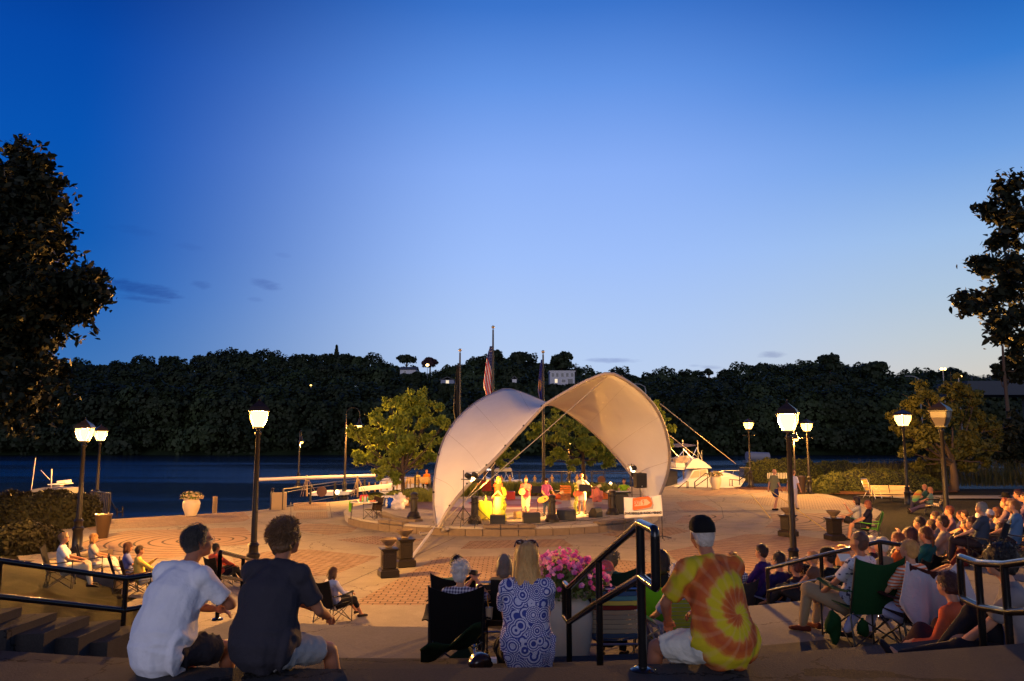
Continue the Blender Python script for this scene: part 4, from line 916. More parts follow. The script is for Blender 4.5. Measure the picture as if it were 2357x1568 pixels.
for P in (F, B_):
    for i in range(4, 60, 5): t.ball(P[i] + Vector((0, 0, .09)), .05, 6, 4)
t.build('clamp', M_PLASTIC, tent)
fb = g_(2, 1865, 425); t = MB(); t.tube([F[1] + Vector((.25, 0, -.2)), (fb.x, fb.y, .05)], .09, 8); t.tube([(fb.x - .7, fb.y - .25, .06), (fb.x, fb.y, .08), (fb.x + .75, fb.y - .1, .06)], .055, 8); t.tube([(fb.x - .7, fb.y - .35, .06), (fb.x - .85, fb.y + .35, .06)], .05, 6); t.tube([(fb.x + .6, fb.y + .4, .06), (fb.x + .8, fb.y - .4, .06)], .05, 6)
t.build('foot', M_BEAM, tent, True)
t = MB(); t.tube([F[-1], (F[-1].x, F[-1].y, 0)], .09, 8); t.tube([B_[-1], (B_[-1].x, B_[-1].y, 0)], .07, 8); t.build('foot', M_BEAM, tent)
cab = mat('steel_cable', (.35, .30, .24), .5, .4)
for a, b, r in [(W(1063, 1160, D=31.5), W(1403, 862, D=32.4), .018), (W(1063, 1160, D=31.5), F[1], .02), (W(1063, 1160, D=31.5), W(1140, 1065, D=36), .015), (W(1520, 930, D=34), W(1694, 1068, D=58), .022), (WA(8, 70, 585, D=35.5), WA(8, 300, 760, D=50), .02)]:
    t = MB(); t.tube([a, a.lerp(b, .5) + Vector((0, 0, -.03)), b], r, 5); t.build('guy_cable', cab, tent)
a, b = g_(2, 1650, 615), WA(2, 1830, 365, D=30.8); t = MB(); t.tube([(a.x, a.y, .05), Vector((a.x, a.y, .05)).lerp(b, .85)], .05, 8); t.tube([Vector((a.x, a.y, .05)).lerp(b, .85), b], .02, 6); t.build('anchor_strap', mat('white_strap', (.55, .52, .52), .6), tent)
a, b, c = g_(8, 720, 1140), g_(8, 860, 1240), g_(8, 1300, 1345)
t = MB(); t.tube([WA(8, 560, 980, D=58), (a.x, a.y, .6), (b.x, b.y, .03)], .012, 5); t.tube([(a.x, a.y, .6), (b.x, b.y, .05)], .03, 5); t.build('guy_cable', mat('yellow_strap', (.5, .35, .08), .7), tent)
a, b = WA(8, 870, 1025, D=38), g_(8, 1310, 1350); t = MB(); t.tube([a, (b.x, b.y, .05)], .02, 5); t.build('guy_cable', _M['yellow_strap'], tent)

# flagpoles
def flagpole(label, px, pyt, D, flag=None, fl=''):
    z0 = .02; top = W(px, pyt, D=D); rt = thing('flagpole', label, 'flagpole', (top.x, D, z0)); h = top.z - z0
    t = MB(); t.lathe([(.17, 0), (.17, .12), (.1, .16), (.085, h * .6), (.05, h - .25)], n=12); t.build('pole', M_IRON, rt, True)
    MB().lathe([(.03, h - .28), (.03, h - .16), (.02, h - .14)], n=8).build('truck', M_IRON, rt); MB().ball((0, 0, h - .08), .10, 12, 8).build('finial_ball', mat('gilded_ball', (.5, .4, .22), .3, .8), rt, True)
    return rt, h, top
def hanging(name, label, cat, rt_x, D, pytop, pybot, wpx, m, parts=(), px=0, side=-1, bell=.5):
    """flag drooping in folds from its pole"""
    a, b = W(px, pytop, D=D), W(px, pybot, D=D); H = a.z - b.z; rows = []
    for i in range(25):
        v = i / 24; wd = wpx / FPX * D * (.22 + .78 * math.sin(min(1, v * 1.25) * 1.45)) * (1 - .35 * sst(.8, 1, v)); row = []
        for j in range(17):
            u = j / 16; row.append((side * (.07 + u * wd), .10 * math.sin(u * 11 + v * 3) * (.3 + v) - .02, a.z - v * H + .10 * u * math.sin(v * 9) * (v > .1)))
        rows.append(row)
    o = MB().grid(rows, .012).build(name, m, None, 2, loc=(rt_x, D, 0)); tag(o, label, cat); return o
def flagmat(name, kind):
    m = bpy.data.materials.new(name); m.use_nodes = True; q = NG(m.node_tree); b = m.node_tree.nodes['Principled BSDF']; t = q.n('ShaderNodeTexCoord').outputs['Generated']
    s_ = q.n('ShaderNodeSeparateXYZ'); q.link(t, s_.inputs[0]); x, z = s_.outputs[0], s_.outputs[2]
    if kind == 'us':
        dgn = q.m('ADD', q.m('MULTIPLY', x, 3.6), q.m('MULTIPLY', z, 4.0)); st = q.m('GREATER_THAN', q.m('FRACT', dgn), .5)
        c = q.mix(st, (.55, .55, .58, 1), (.42, .02, .03, 1)); can = q.m('GREATER_THAN', q.m('SUBTRACT', z, q.m('MULTIPLY', q.m('SUBTRACT', 1.0, x), .45)), .52)
        vo = q.n('ShaderNodeTexVoronoi'); q.put(vo.inputs['Vector'], q.vm('MULTIPLY', t, (1.0, .3, 2.4))); vo.inputs['Scale'].default_value = 7; vo.inputs['Randomness'].default_value = .2
        c = q.mix(can, c, q.mix(q.m('LESS_THAN', vo.outputs['Distance'], .25), (.015, .025, .14, 1), (.6, .6, .65, 1)))
    elif kind == 'black':
        n1 = q.noise(t, 5, 3, .6); w_ = q.m('MULTIPLY', q.m('GREATER_THAN', n1, .60), q.m('LESS_THAN', q.m('ABSOLUTE', q.m('SUBTRACT', z, .48)), .16))
        c = q.mix(w_, (.006, .006, .008, 1), (.35, .35, .4, 1))
    else:
        e = q.m('ADD', q.m('POWER', q.m('MULTIPLY', q.m('SUBTRACT', x, .45), 2.6), 2.0), q.m('POWER', q.m('MULTIPLY', q.m('SUBTRACT', z, .36), 6.0), 2.0))
        n1 = q.noise(t, 9, 3, .6); c = q.mix(q.smooth(e, 1.0, .6), (.012, .02, .20, 1), q.mix(q.m('GREATER_THAN', n1, .5), (.45, .32, .1, 1), (.30, .08, .06, 1)))
    q.link(c, b.inputs['Base Color']); b.inputs['Roughness'].default_value = .8; return m
for lb, px, pyt, D, fl in [('tallest flagpole, the middle one of three behind the canopy, striped flag', 1135, 750, 46, ('flag', 'striped red and white flag with starry blue canton drooping from the tallest pole', 797, 915, 20, flagmat('stars_and_stripes_cloth', 'us'))),
                           ('flagpole with a black flag rising behind the green tree', 1059, 803, 46, ('flag', 'limp black flag with a white emblem', 836, 975, 12, flagmat('black_flag_cloth', 'black'))),
                           ('flagpole with a blue flag crossing behind the canopy saddle', 1250, 807, 46, ('flag', 'limp blue flag with a gold and red crest', 828, 921, 10, flagmat('blue_flag_cloth', 'blue')))]:
    rt, h, top = flagpole(lb, px, pyt, D); hanging(fl[0], fl[1], 'flag', top.x, D, fl[2], fl[3], fl[4], fl[5], px=px)

# ---------------------------------------------------------------- river fence with cut-out figures
M_FEN = mat('dark_bronze_rail', (.03, .026, .022), .4, .3); M_FIG = mat('rusty_gold_plate', (.36, .22, .07), .5, .4, bump=.1)
FIGP = [(0, .60), (.035, .585), (.045, .54), (.03, .50), (.02, .475), (.09, .455), (.13, .36), (.185, .27), (.17, .255), (.105, .34), (.085, .40), (.075, .30), (.085, .20), (.06, .02), (.02, .02), (.01, .20)]
FIGP = FIGP + [(-x, z) for x, z in reversed(FIGP)][0:-1]
def fence(label, P, h=1.08, fig=True, figrange=(0, 1), step=3.3, start=0, disc=None):
    P = [Vector((p.x, p.y, 0)) for p in P]; rt = thing('river_fence', label, 'fence', P[0]); O = P[0]; t = MB(); n_f = 0; L0 = 0
    tot = sum((b - a).length for a, b in zip(P, P[1:]))
    for a, b in zip(P, P[1:]):
        L = (b - a).length; k = max(1, round(L / step)); d = (b - a) / L
        for z, r in ((h, .03), (h - .17, .018), (.16, .022)): t.tube([a - O + Vector((0, 0, z)), b - O + Vector((0, 0, z))], r, 6)
        for i in range(k + (b is P[-1])):
            p = a + d * (L * i / k) - O; q_ = MB(); q_.box(p + Vector((0, 0, h / 2)), (.08, .08, h), rot=math.atan2(d.y, d.x)); q_.box(p + d * .12 + Vector((0, 0, h / 2)), (.03, .03, h - .1)); q_.build('post', M_FEN, rt)
        if fig:
            for i in range(k):
                for j in range(4):
                    s_ = L * (i + (j + .8) / 4.9) / k
                    if not (figrange[0] <= (L0 + s_) / tot <= figrange[1]): continue
                    c = a + d * s_ - O + Vector((0, 0, .2)); sc = random.uniform(1.0, 1.12)
                    q_ = MB(); q_.plate([c + d * x * sc + Vector((0, 0, z * sc)) for x, z in FIGP], (-d.y, d.x, 0), .02)
                    q_.build('cutout_figure', M_FIG, rt); n_f += 1
        L0 += L
    if disc is not None:
        q_ = MB(); q_.lathe([(.30, -.015), (.30, .015)], disc - O, 24, axis=(0, 1, 0)); q_.build('disc_plate', mat('rust_disc', (.10, .045, .03), .6, .3), rt)
    t.build('rail', M_FEN, rt); return rt
fence('dark rail fence along the river, hung with rows of cut-out metal people', [g_(10, 485, 845), g_(10, 1440, 660), g_(13, 330, 270), W(905, 1135, z=0), W(1000, 1122, z=0), W(1195, 1118, z=0), W(1390, 1118, z=0)], figrange=(.28, .96), disc=WA(10, 1210, 510, D=45))
fence('short section of river fence with a round plate, under the canopy side', [WA(6, 1337, 975, z=0), WA(6, 1640, 975, z=0)], fig=False, disc=WA(6, 1413, 934, D=60))
for lb, p in [('knob-topped bollard at the start of the river fence', g_(10, 290, 840))]:
    t = MB(); t.lathe([(.13, 0), (.13, .1), (.09, .14), (.09, .95), (.06, 1.0), (.09, 1.08), (.03, 1.15)], p, 12); o = t.build('bollard', M_IRON, None, True); tag(o, lb, 'bollard')
t = MB(); p = g_(10, 400, 850); t.box(p + Vector((0, .2, .45)), (.75, .25, .9), rot=.2); o = t.build('wall_stub', mat('ochre_concrete', (.30, .22, .13), .8, bump=.4, bscale=10)); tag(o, 'stubby concrete end wall between the bollard and the fence post', 'wall')

# black stair handrails by the boats
def handrail(label, P, posts=(), r=.024, z2=None, name='handrail', m=None):
    rt = thing(name, label, 'handrail', P[0]); O = Vector(P[0]); t = MB(); t.tube([Vector(p) - O for p in P], r, 10); t.build('rail', m or M_BLACK, rt, True)
    for a, b in posts: q_ = MB(); q_.tube([Vector(a) - O, Vector(b) - O], r, 10); q_.lathe([(r * 2.4, 0), (r * 2.4, .012), (r * 1.2, .03)], Vector(b) - O, 12); q_.build('post', m or M_BLACK, rt, True)
    return rt
def hr9(label, pts, posts, z=0, D=58):
    Pw = [WA(9, x, y, D=D) for x, y in pts]; handrail(label, Pw, [(WA(9, x, y0, D=D), WA(9, x, y1, D=D)) for x, y0, y1 in posts], r=.03)
hr9('small black stair rail lowest beside the cabin cruiser stern', [(280, 800), (440, 672), (460, 680), (460, 790)], [(440, 675, 795)])
hr9('double black stair rail in front of the cruiser cabin window', [(565, 780), (565, 690), (740, 548), (800, 555), (815, 600), (770, 625), (580, 760)], [(775, 550, 780), (570, 690, 790)], D=57)
hr9('black stair rail between white planter and picket gate', [(1140, 755), (1135, 645), (1300, 660), (1470, 515), (1550, 505)], [(1300, 450, 730), (1530, 600, 740), (1180, 650, 750)], D=57)
t = MB()
for i in range(9): p, q_ = WA(9, 1305 + i * 21, 452 + i * 3, D=57.5), WA(9, 1305 + i * 21, 700, D=57.5); t.tube([p, q_], .02, 5)
t.tube([WA(9, 1300, 450, D=57.5), WA(9, 1480, 462, D=57.5)], .03, 5); o = t.build('picket_gate', M_FEN); tag(o, 'black picket gate panel at the hedge corner by the river stair', 'gate')
t = MB()
for i in range(14): p, q_ = WA(8, 840 + i * 12, 880, D=57), WA(8, 840 + i * 12, 925, D=57); t.tube([p, q_], .03, 5)
o = t.build('picket_fence', mat('white_picket', (.5, .48, .45), .6)); tag(o, 'bit of pale picket fence showing under the tall clipped hedge', 'fence')
# gate area at far left
D_ = 37.5
handrail('black sloping stair rail dropping to the river beside the dark gate', [WA(1, 850, 140, D=D_), WA(1, 915, 250, D=D_), WA(1, 960, 255, D=D_)], [(WA(1, 845, 150, D=D_), WA(1, 845, 290, D=D_)), (WA(1, 955, 205, D=D_), WA(1, 955, 285, D=D_)), (WA(1, 912, 220, D=D_), WA(1, 912, 286, D=D_))], r=.035)
t = MB(); a, b = WA(1, 700, 250, D=38), WA(1, 850, 290, D=36.5)
for i in range(12): p = a.lerp(b, i / 11); t.tube([(p.x, p.y, 0), (p.x, p.y, 1.25)], .022, 5)
for z in (.15, 1.25): t.tube([(a.x, a.y, z), (b.x, b.y, z)], .03, 5)
o = t.build('picket_gate', M_FEN); tag(o, 'dark iron gate by the small far street lamp', 'gate')

# main audience handrails
def loop_rail(label, posts, ext0, ext1, drop=.32, gh=.9, gz=None):
    """posts: list of (x, y, ztop); ext0 / ext1: how far the end loops reach past the end posts"""
    P = [Vector(p) for p in posts]; gh = P[0].z - gz if gz else gh; rt = thing('handrail', label, 'handrail', P[0] - Vector((0, 0, gh))); O = P[0] - Vector((0, 0, gh)); r = .027
    d0 = (P[0] - P[1]); d0.z = 0; d0.normalize(); d1 = (P[-1] - P[-2]); d1.z *= .0; d1.normalize(); dn = Vector((0, 0, -drop))
    def rnd(Q, k=.07):
        out = [Q[0]]
        for a, b, c in zip(Q, Q[1:], Q[2:]):
            u, v = (a - b).normalized(), (c - b).normalized()
            for t_ in (1, .55, .2): out.append(b + u * k * t_ + (v * k * .0))
            for t_ in (.2, .55, 1): out.append(b + v * k * t_)
        out.append(Q[-1]); return out
    Q = [P[0] + dn]
    if ext0: Q += [P[0] + d0 * ext0 + dn, P[0] + d0 * ext0]
    Q += P
    if ext1: Q += [P[-1] + d1 * ext1, P[-1] + d1 * ext1 + dn]
    Q += [P[-1] + dn]
    Q = [q_ - O for q_ in Q]; t = MB(); t.tube(rnd(Q), r, 12); t.build('top_rail', M_BLACK, rt, True)
    t = MB(); t.tube([p + dn - O for p in P], r, 12); t.build('lower_rail', M_BLACK, rt, True)
    for p in P:
        q_ = MB(); b = p - Vector((0, 0, gh)) - O; q_.tube([p - O, b], r, 12); q_.lathe([(.075, 0), (.075, .012), (.06, .022), (.03, .026)], b, 18); q_.build('post', M_BLACK, rt, True)
    return rt
loop_rail('big glossy black pipe handrail rising from the terrace in front of the tie-dye man', [W(1473, 1204, D=4.78), W(1378, 1288, D=6.1), W(1309, 1353, D=7.5)], .34, .25, gh=.87)
loop_rail('black pipe handrail descending across the dark lawn toward the man in the white shirt', [W(290, 1332, D=8.2), W(0, 1291, D=7.3), W(-300, 1245, D=6.5)], .34, 0, gh=.9)
loop_rail('black pipe handrail behind the orange shirted man on the steps', [W(507, 1270, D=10.5), W(560, 1284, D=11.6), W(608, 1298, D=12.7)], .0, .2, gh=.88)
loop_rail('long black pipe handrail sloping in front of the seated crowd', [W(2025, 1247, D=9.8), W(1890, 1279, D=10.7), W(1766, 1309, D=11.7)], .5, 0, gh=.92)
loop_rail('black pipe handrail with a square end loop beside the orange topped woman', [W(2250, 1296, D=5.9), W(2311, 1300, D=5.5), W(2420, 1285, D=5.0)], .3, 0, gh=.9)
loop_rail('small black handrail end poking up behind the pink flowers', [(.10, 9.6, 2.33), (.05, 10.6, 2.02)], .1, 0, gh=.95)
# ---------------------------------------------------------------- people
def loft(mb, st, side=(1, 0, 0), n=12, cap=True):
    """closed loft through stations (p, rx, ry); rx along side"""
    st = [(Vector(p), a, b) for p, a, b in st]; m = len(st); S_ = []
    for i in range(m):
        t = (st[min(i + 1, m - 1)][0] - st[max(i - 1, 0)][0]); t = t.normalized() if t.length > 1e-8 else Vector((0, 0, 1)); S_.append(t)
    full = []
    if cap:
        p, a, b = st[0]; t = S_[0]; k = min(a, b)
        full += [(p - t * k * .85, a * .45, b * .45, t), (p - t * k * .5, a * .82, b * .82, t)]
    full += [(st[i][0], st[i][1], st[i][2], S_[i]) for i in range(m)]
    if cap:
        p, a, b = st[-1]; t = S_[-1]; k = min(a, b)
        full += [(p + t * k * .5, a * .82, b * .82, t), (p + t * k * .85, a * .45, b * .45, t)]
    vs = []; sd = Vector(side)
    for p, a, b, t in full:
        x = sd - t * sd.dot(t)
        if x.length < 1e-4: x = t.orthogonal()
        x.normalize(); y = t.cross(x)
        for k in range(n):
            an = 2 * math.pi * k / n; vs.append(p + x * math.cos(an) * a + y * math.sin(an) * b)
    M_ = len(full); fs = [(i * n + k, i * n + (k + 1) % n, (i + 1) * n + (k + 1) % n, (i + 1) * n + k) for i in range(M_ - 1) for k in range(n)]
    fs.append(tuple(range(n - 1, -1, -1))); fs.append(tuple((M_ - 1) * n + k for k in range(n)))
    mb.add(vs, fs)
def limb(mb, a, b, ra, rb, mid=None, n=10, side=(1, 0, 0)):
    a, b = Vector(a), Vector(b)
    if mid is None: mid = (ra + rb) / 2 * 1.04
    loft(mb, [(a, ra, ra), (a.lerp(b, .33), lerp(ra, mid, .8), lerp(ra, mid, .8)), (a.lerp(b, .66), lerp(mid, rb, .35), lerp(mid, rb, .35)), (b, rb, rb)], side, n)
def ik(a, c, l1, l2, pole):
    a, c = Vector(a), Vector(c); d = c - a; L = min(d.length, (l1 + l2) * .995); dn = d.normalized(); c = a + dn * L
    x = (l1 * l1 - l2 * l2 + L * L) / (2 * L); h = math.sqrt(max(0, l1 * l1 - x * x)); pl = Vector(pole); pl = pl - dn * pl.dot(dn); pl.normalize()
    return a + dn * x + pl * h, c
POSES = dict(
    chair=dict(hz=.46, lean=(-16, -10, 2), ank=[(-.12, .52, .08), (.14, .55, .08)], hand=[(-.22, .30, .62), (.22, .30, .62)]),
    low=dict(hz=.30, lean=(-22, -16, -2), ank=[(-.12, .68, .08), (.12, .72, .08)], hand=[(-.22, .26, .46), (.22, .26, .46)]),
    cross=dict(hz=.46, lean=(-14, -8, 4), ank=[(-.02, .78, .42), (.10, .52, .08)], hand=[(-.10, .30, .62), (.14, .32, .60)]),
    ledge=dict(hz=.15, lean=(14, 26, 38), ank=[(-.26, .50, -.36), (.26, .52, -.36)], hand=[(-.12, .46, .22), (.14, .48, .20)]),
    floor=dict(hz=.12, lean=(-6, 8, 20), ank=[(-.16, .62, .08), (.16, .60, .08)], hand=[(-.16, .42, .36), (.16, .40, .36)]),
    stand=dict(hz=.93, lean=(0, 0, 2), ank=[(-.11, .02, .08), (.11, -.02, .08)], hand=[(-.26, .10, .78), (.26, .10, .78)]),
    walk=dict(hz=.92, lean=(3, 3, 5), ank=[(-.08, .30, .09), (.08, -.28, .14)], hand=[(-.26, -.14, .80), (.24, .22, .84)]))
def skinbody(o, vox, sm=2, disp=None, it=None):
    r_ = o.modifiers.new('remesh', 'REMESH'); r_.mode = 'VOXEL'; r_.voxel_size = vox; r_.use_smooth_shade = True
    s_ = o.modifiers.new('smooth', 'SMOOTH'); s_.iterations = sm; s_.factor = .6
    BAKE.append((o, disp)); return o
NP = 0
def person(label, loc, face, pose='chair', sc=1.0, shirt=(200, 200, 200), pants=(60, 60, 70), hair=(60, 40, 25), skin=None, hairkind='short', sleeve='short', leg='long', q=0, hat=None, hem=None,
           fem=False, head=(0, 0, 0), lean=None, ank=None, hand=None, group=None, shoe=(40, 35, 30), ms=None, mp=None, bulk=1.0, twist=0, glasses=False, hz=None, extra=None, spread=1.0, headonly=False, elbow=None, knee=None):
    """face: degrees, 0 looks along +Y; head = (pitch, yaw, roll)"""
    global NP; NP += 1
    ps = dict(POSES[pose]); lean = lean or ps['lean']; ank = ank or ps['ank']; hand = hand or ps['hand']; hz = ps['hz'] if hz is None else hz
    vox = (.030, .020, .0125)[q]; n = (8, 10, 14)[q]
    rt = thing('person', label, 'person', loc, R(face), group, sc); M = MB
    msk = skin or M_SKIN; fw = .92 if fem else 1.0
    H = Vector((0, .0, hz)); D_ = lambda a: Vector((0, math.sin(R(a)), math.cos(R(a))))
    s1 = H + D_(lean[0]) * .10; s2 = s1 + D_(lean[0]) * .12; s3 = s2 + D_(lean[1]) * .16; s4 = s3 + D_((lean[1] + lean[2]) / 2) * .15; nk = s4 + D_(lean[2]) * .075
    hd = nk + D_(lean[2] * .5 + head[0] * .3) * .125 + Vector((0, .025, 0))
    X_ = Matrix.Rotation(R(-twist), 3, 'Z') @ Vector((1, 0, 0))
    sh = [s4 + X_ * (-.165 * fw * bulk ** .5) - D_(lean[2]) * .035, s4 + X_ * (.165 * fw * bulk ** .5) - D_(lean[2]) * .035]
    hip = [H + Vector((-.095, .01, 0)), H + Vector((.095, .01, 0))]
    kn = []; an = []
    for i, s in ((0, -1), (1, 1)):
        k, a = ik(hip[i], ank[i], .44, .43, knee[i] if knee else ((s * .10 * spread, .35, 1) if pose not in ('stand', 'walk') else (0, 1, .0))); kn.append(k); an.append(a)
    el = []; wr = []
    for i, s in ((0, -1), (1, 1)):
        e, c = ik(sh[i], hand[i], .285, .255, elbow[i] if elbow else (s * .55, -.45, -.75)); el.append(e); wr.append(c)
    # body: one closed skin
    b = M(); B = bulk
    loft(b, [(H - Vector((0, 0, .05)), .15, .11), (H, .165 * B, .125 * B), (s1, .155 * B, .115 * B), (s2, .135 * fw * B, .10 * B), (s3, .150 * fw * B ** .7, .108 * B ** .7), (s4 - D_(lean[2]) * .03, .145 * fw, .085)], (1, 0, 0), n + 2)
    loft(b, [(s4 - D_(lean[2]) * .05, .085, .065), (s4 + D_(lean[2]) * .02, .062, .056), (nk, .052, .052), (hd - Vector((0, .01, .04)), .052, .055)], (1, 0, 0), n)
    loft(b, [(sh[0] + X_ * .04, .05, .05), (s4, .065, .065), (sh[1] - X_ * .04, .05, .05)], (0, 0, 1), n)
    for i, s in ((0, -1), (1, 1)):
        limb(b, hip[i] - (kn[i] - hip[i]) * .08, kn[i], .088 * B ** .5, .056, n=n); limb(b, kn[i], an[i], .055, .036, mid=.056, n=n)
        fd = Vector((s * .25, 1, 0)).normalized()
        if (an[i] - kn[i]).normalized().z > -.5: fd = Vector((0, .5, .85)); 
        loft(b, [(an[i] - fd * .05 - Vector((0, 0, .03)), .032, .035), (an[i] + fd * .05 - Vector((0, 0, .038)), .040, .03), (an[i] + fd * .13 - Vector((0, 0, .05)), .042, .02)], (1, 0, 0), n)
        limb(b, sh[i], el[i], .044 * B ** .4, .039, n=n); limb(b, el[i], wr[i], .040, .027, mid=.038, n=n)
        # hand: palm, four fingers, thumb
        f = (wr[i] - el[i]).normalized(); sd_ = Vector((0, 0, 1)).cross(f); sd_ = sd_.normalized() if sd_.length > .1 else Vector((1, 0, 0)); up = f.cross(sd_)
        if up.z > 0: up = -up
        pc = wr[i] + f * .05; loft(b, [(wr[i], .026, .020), (pc, .040, .017), (wr[i] + f * .09, .040, .015)], sd_, 8)
        fr = (.013, .011, .0092)[q]
        for j, (o_, L) in enumerate(((-.030, .060), (-.010, .072), (.010, .068), (.029, .052))):
            a0 = wr[i] + f * .09 + sd_ * o_; a1 = a0 + f * L * .55 + up * L * .25; a2 = a1 + f * L * .2 + up * L * .5; b.tube([a0 - f * .02, a0, a1, a2], [fr, fr, fr * .95, fr * .8], 6)
        th = sd_ * (-s) * (1 if sd_.x > 0 else -1)
        a0 = wr[i] + f * .03 + th * .026; b.tube([wr[i] + f * .02, a0, a0 + f * .035 + th * .025 + up * .01, a0 + f * .062 + th * .022 + up * .025], [fr * 1.2, fr * 1.2, fr * 1.05, fr * .85], 6)
    Rh = Matrix.Rotation(R(-head[1]), 3, 'Z') @ Matrix.Rotation(R(-head[0]), 3, 'X') @ Matrix.Rotation(R(head[2]), 3, 'Y')
    hp = lambda x, y, z: hd + Rh @ Vector((x, y, z))
    b.ball(hp(0, -.012, .03), (.074, .094, .088), 16, 12, rot=Rh); b.ball(hp(0, .018, -.028), (.058, .070, .080), 14, 10, rot=Rh); b.ball(hp(0, .052, -.078), (.032, .032, .026), 10, 8, rot=Rh)
    b.add([hp(-.011, .078, .018), hp(.011, .078, .018), hp(.019, .082, -.030), hp(-.019, .082, -.030), hp(0, .088, .012), hp(0, .114, -.026), hp(0, .06, 0)], [(0, 4, 5, 3), (4, 1, 2, 5), (3, 5, 2), (0, 6, 1, 4), (0, 3, 6), (1, 6, 2), (3, 2, 6)])
    for s in (-1, 1):
        b.ball(hp(s * .077, -.004, -.004), (.012, .022, .034), 8, 8, rot=Rh); b.ball(hp(s * .035, .052, -.03), (.026, .028, .028), 8, 6, rot=Rh)
        b.ball(hp(s * .03, .068, .028), (.026, .018, .012), 8, 6, rot=Rh)
    b.ball(hp(0, .080, -.052), (.024, .013, .010), 8, 6, rot=Rh)
    skinbody(b.build('body', msk, rt, True), vox if q < 2 else .0105)
    if q >= 1:
        e_ = M()
        for s in (-1, 1): e_.ball(hp(s * .029, .078, .012), (.011, .008, .007), 8, 6, rot=Rh)
        e_.build('eyes', mat('eye_dark', (.02, .015, .012), .2), rt, True)
    # shirt
    c = ms or cloth('%d_%d_%d' % tuple(shirt), shirt); t = M(); k = .016 + .004 * (q == 2)
    hem = hem if hem is not None else -.03 if pose not in ('stand', 'walk') else -.06
    wl = .155 * B
    loft(t, [(H + D_(lean[0]) * hem, (.188 if hem > 0 else .172) * B, (.156 if hem > 0 else .140) * B), (s1, wl + k + .012, .120 * B + k + .014), (s2 - D_(lean[0]) * .0, .140 * fw * B + k + .010, .104 * B + k + .010), (s3, .156 * fw * B ** .7 + k, .112 * B ** .7 + k), (s4 - D_(lean[2]) * .035, .148 * fw + k, .088 + k * .8), (s4 + D_(lean[2]) * .012, .085, .070)], (1, 0, 0), n + 4)
    loft(t, [(sh[0] + X_ * .02, .076, .070), (s4 - D_(lean[2]) * .008, .084, .084), (sh[1] - X_ * .02, .076, .070)], (0, 0, 1), n)
    if sleeve != 'none':
        for i in (0, 1): t.ball(sh[i], .080, 12, 8)
    sl = dict(short=.78, long=2.0, none=.12)[sleeve]
    for i in (0, 1):
        if sl <= 1:
            e1 = sh[i].lerp(el[i], sl); loft(t, [(sh[i], .062, .062), (sh[i].lerp(el[i], sl * .5), .066 + k * .2, .066 + k * .2), (e1, .064 + k * .3, .060 + k * .3)], (1, 0, 0), n, cap=False if sl > .3 else True)
        else:
            limb(t, sh[i], el[i], .062, .052, n=n); limb(t, el[i], el[i].lerp(wr[i], .92), .052, .040, n=n)
    if q == 2:   # drapery: soft folds under the arms and at the waist
        for i, s in ((0, -1), (1, 1)):
            for j in range(4):
                a0 = sh[i].lerp(el[i], .15 + .1 * j) - Vector((s * .02, .03, .05)); a1 = s3.lerp(s1, .15 + .3 * j) + Vector((s * .11 * B, -.105, 0)); t.tube([a0, a0.lerp(a1, .5) + Vector((0, -.02, -.012)), a1], [.012, .012, .004], 6)
        for j in range(5):
            z_ = s1.lerp(H, j / 4 - .3); pts = [z_ + Vector((math.sin(a) * (.165 * B + .014), -math.cos(a) * (.13 * B + .016), .02 * math.sin(a * 3 + j * 2))) for a in [-1.2 + .3 * u for u in range(9)]]
            t.tube(pts, [.004, .010, .012, .010, .008, .010, .013, .010, .004], 6)
    skinbody(t.build('shirt', c, rt, True), vox, 2 if q < 2 else 3, ('fold', 5.5, .024) if q == 2 else None)
    # trousers
    cp = mp or cloth('%d_%d_%d' % tuple(pants), pants); t = M()
    loft(t, [(H - Vector((0, 0, .055)), .155, .115), (H, .174 * B, .135 * B), (s1 - D_(lean[0]) * .03, .16 * B, .122 * B)], (1, 0, 0), n + 4)
    for i in (0, 1):
        L = dict(long=2, short=.80, skirt=.9, crop=1.6)[leg]; w_ = .018
        e1 = hip[i].lerp(kn[i], min(1, L)); loft(t, [(hip[i], .098 * B ** .5 + w_, .098 * B ** .5 + w_), (hip[i].lerp(e1, .5), .090 + w_, .088 + w_), (e1, .075 + (w_ if L > 1 else w_ * 1.6), .073 + w_)], (1, 0, 0), n, cap=L > 1)
        if L > 1: limb(t, kn[i], kn[i].lerp(an[i], .95 if L == 2 else .45), .072, .052 if L == 2 else .062, mid=.066, n=n)
    skinbody(t.build('trousers' if leg in ('long', 'crop') else 'shorts', cp, rt, True), vox, 2, ('fold', 8, .016) if q == 2 else None)
    if shoe and q >= 1:
        for i, s in ((0, -1), (1, 1)):
            fd = Vector((s * .25, 1, 0)).normalized()
            if (an[i] - kn[i]).normalized().z > -.5: fd = Vector((0, .5, .85))
            t = M(); dn = Vector((0, 0, 1)) if fd.z < .5 else Vector((0, -.85, .5))
            loft(t, [(an[i] - fd * .07 - dn * .035, .038, .040), (an[i] + fd * .05 - dn * .042, .048, .034), (an[i] + fd * .15 - dn * .055, .046, .024)], (1, 0, 0), n); skinbody(t.build('shoe', cloth('%d_%d_%d' % tuple(shoe), shoe), rt, True), .016, 1)
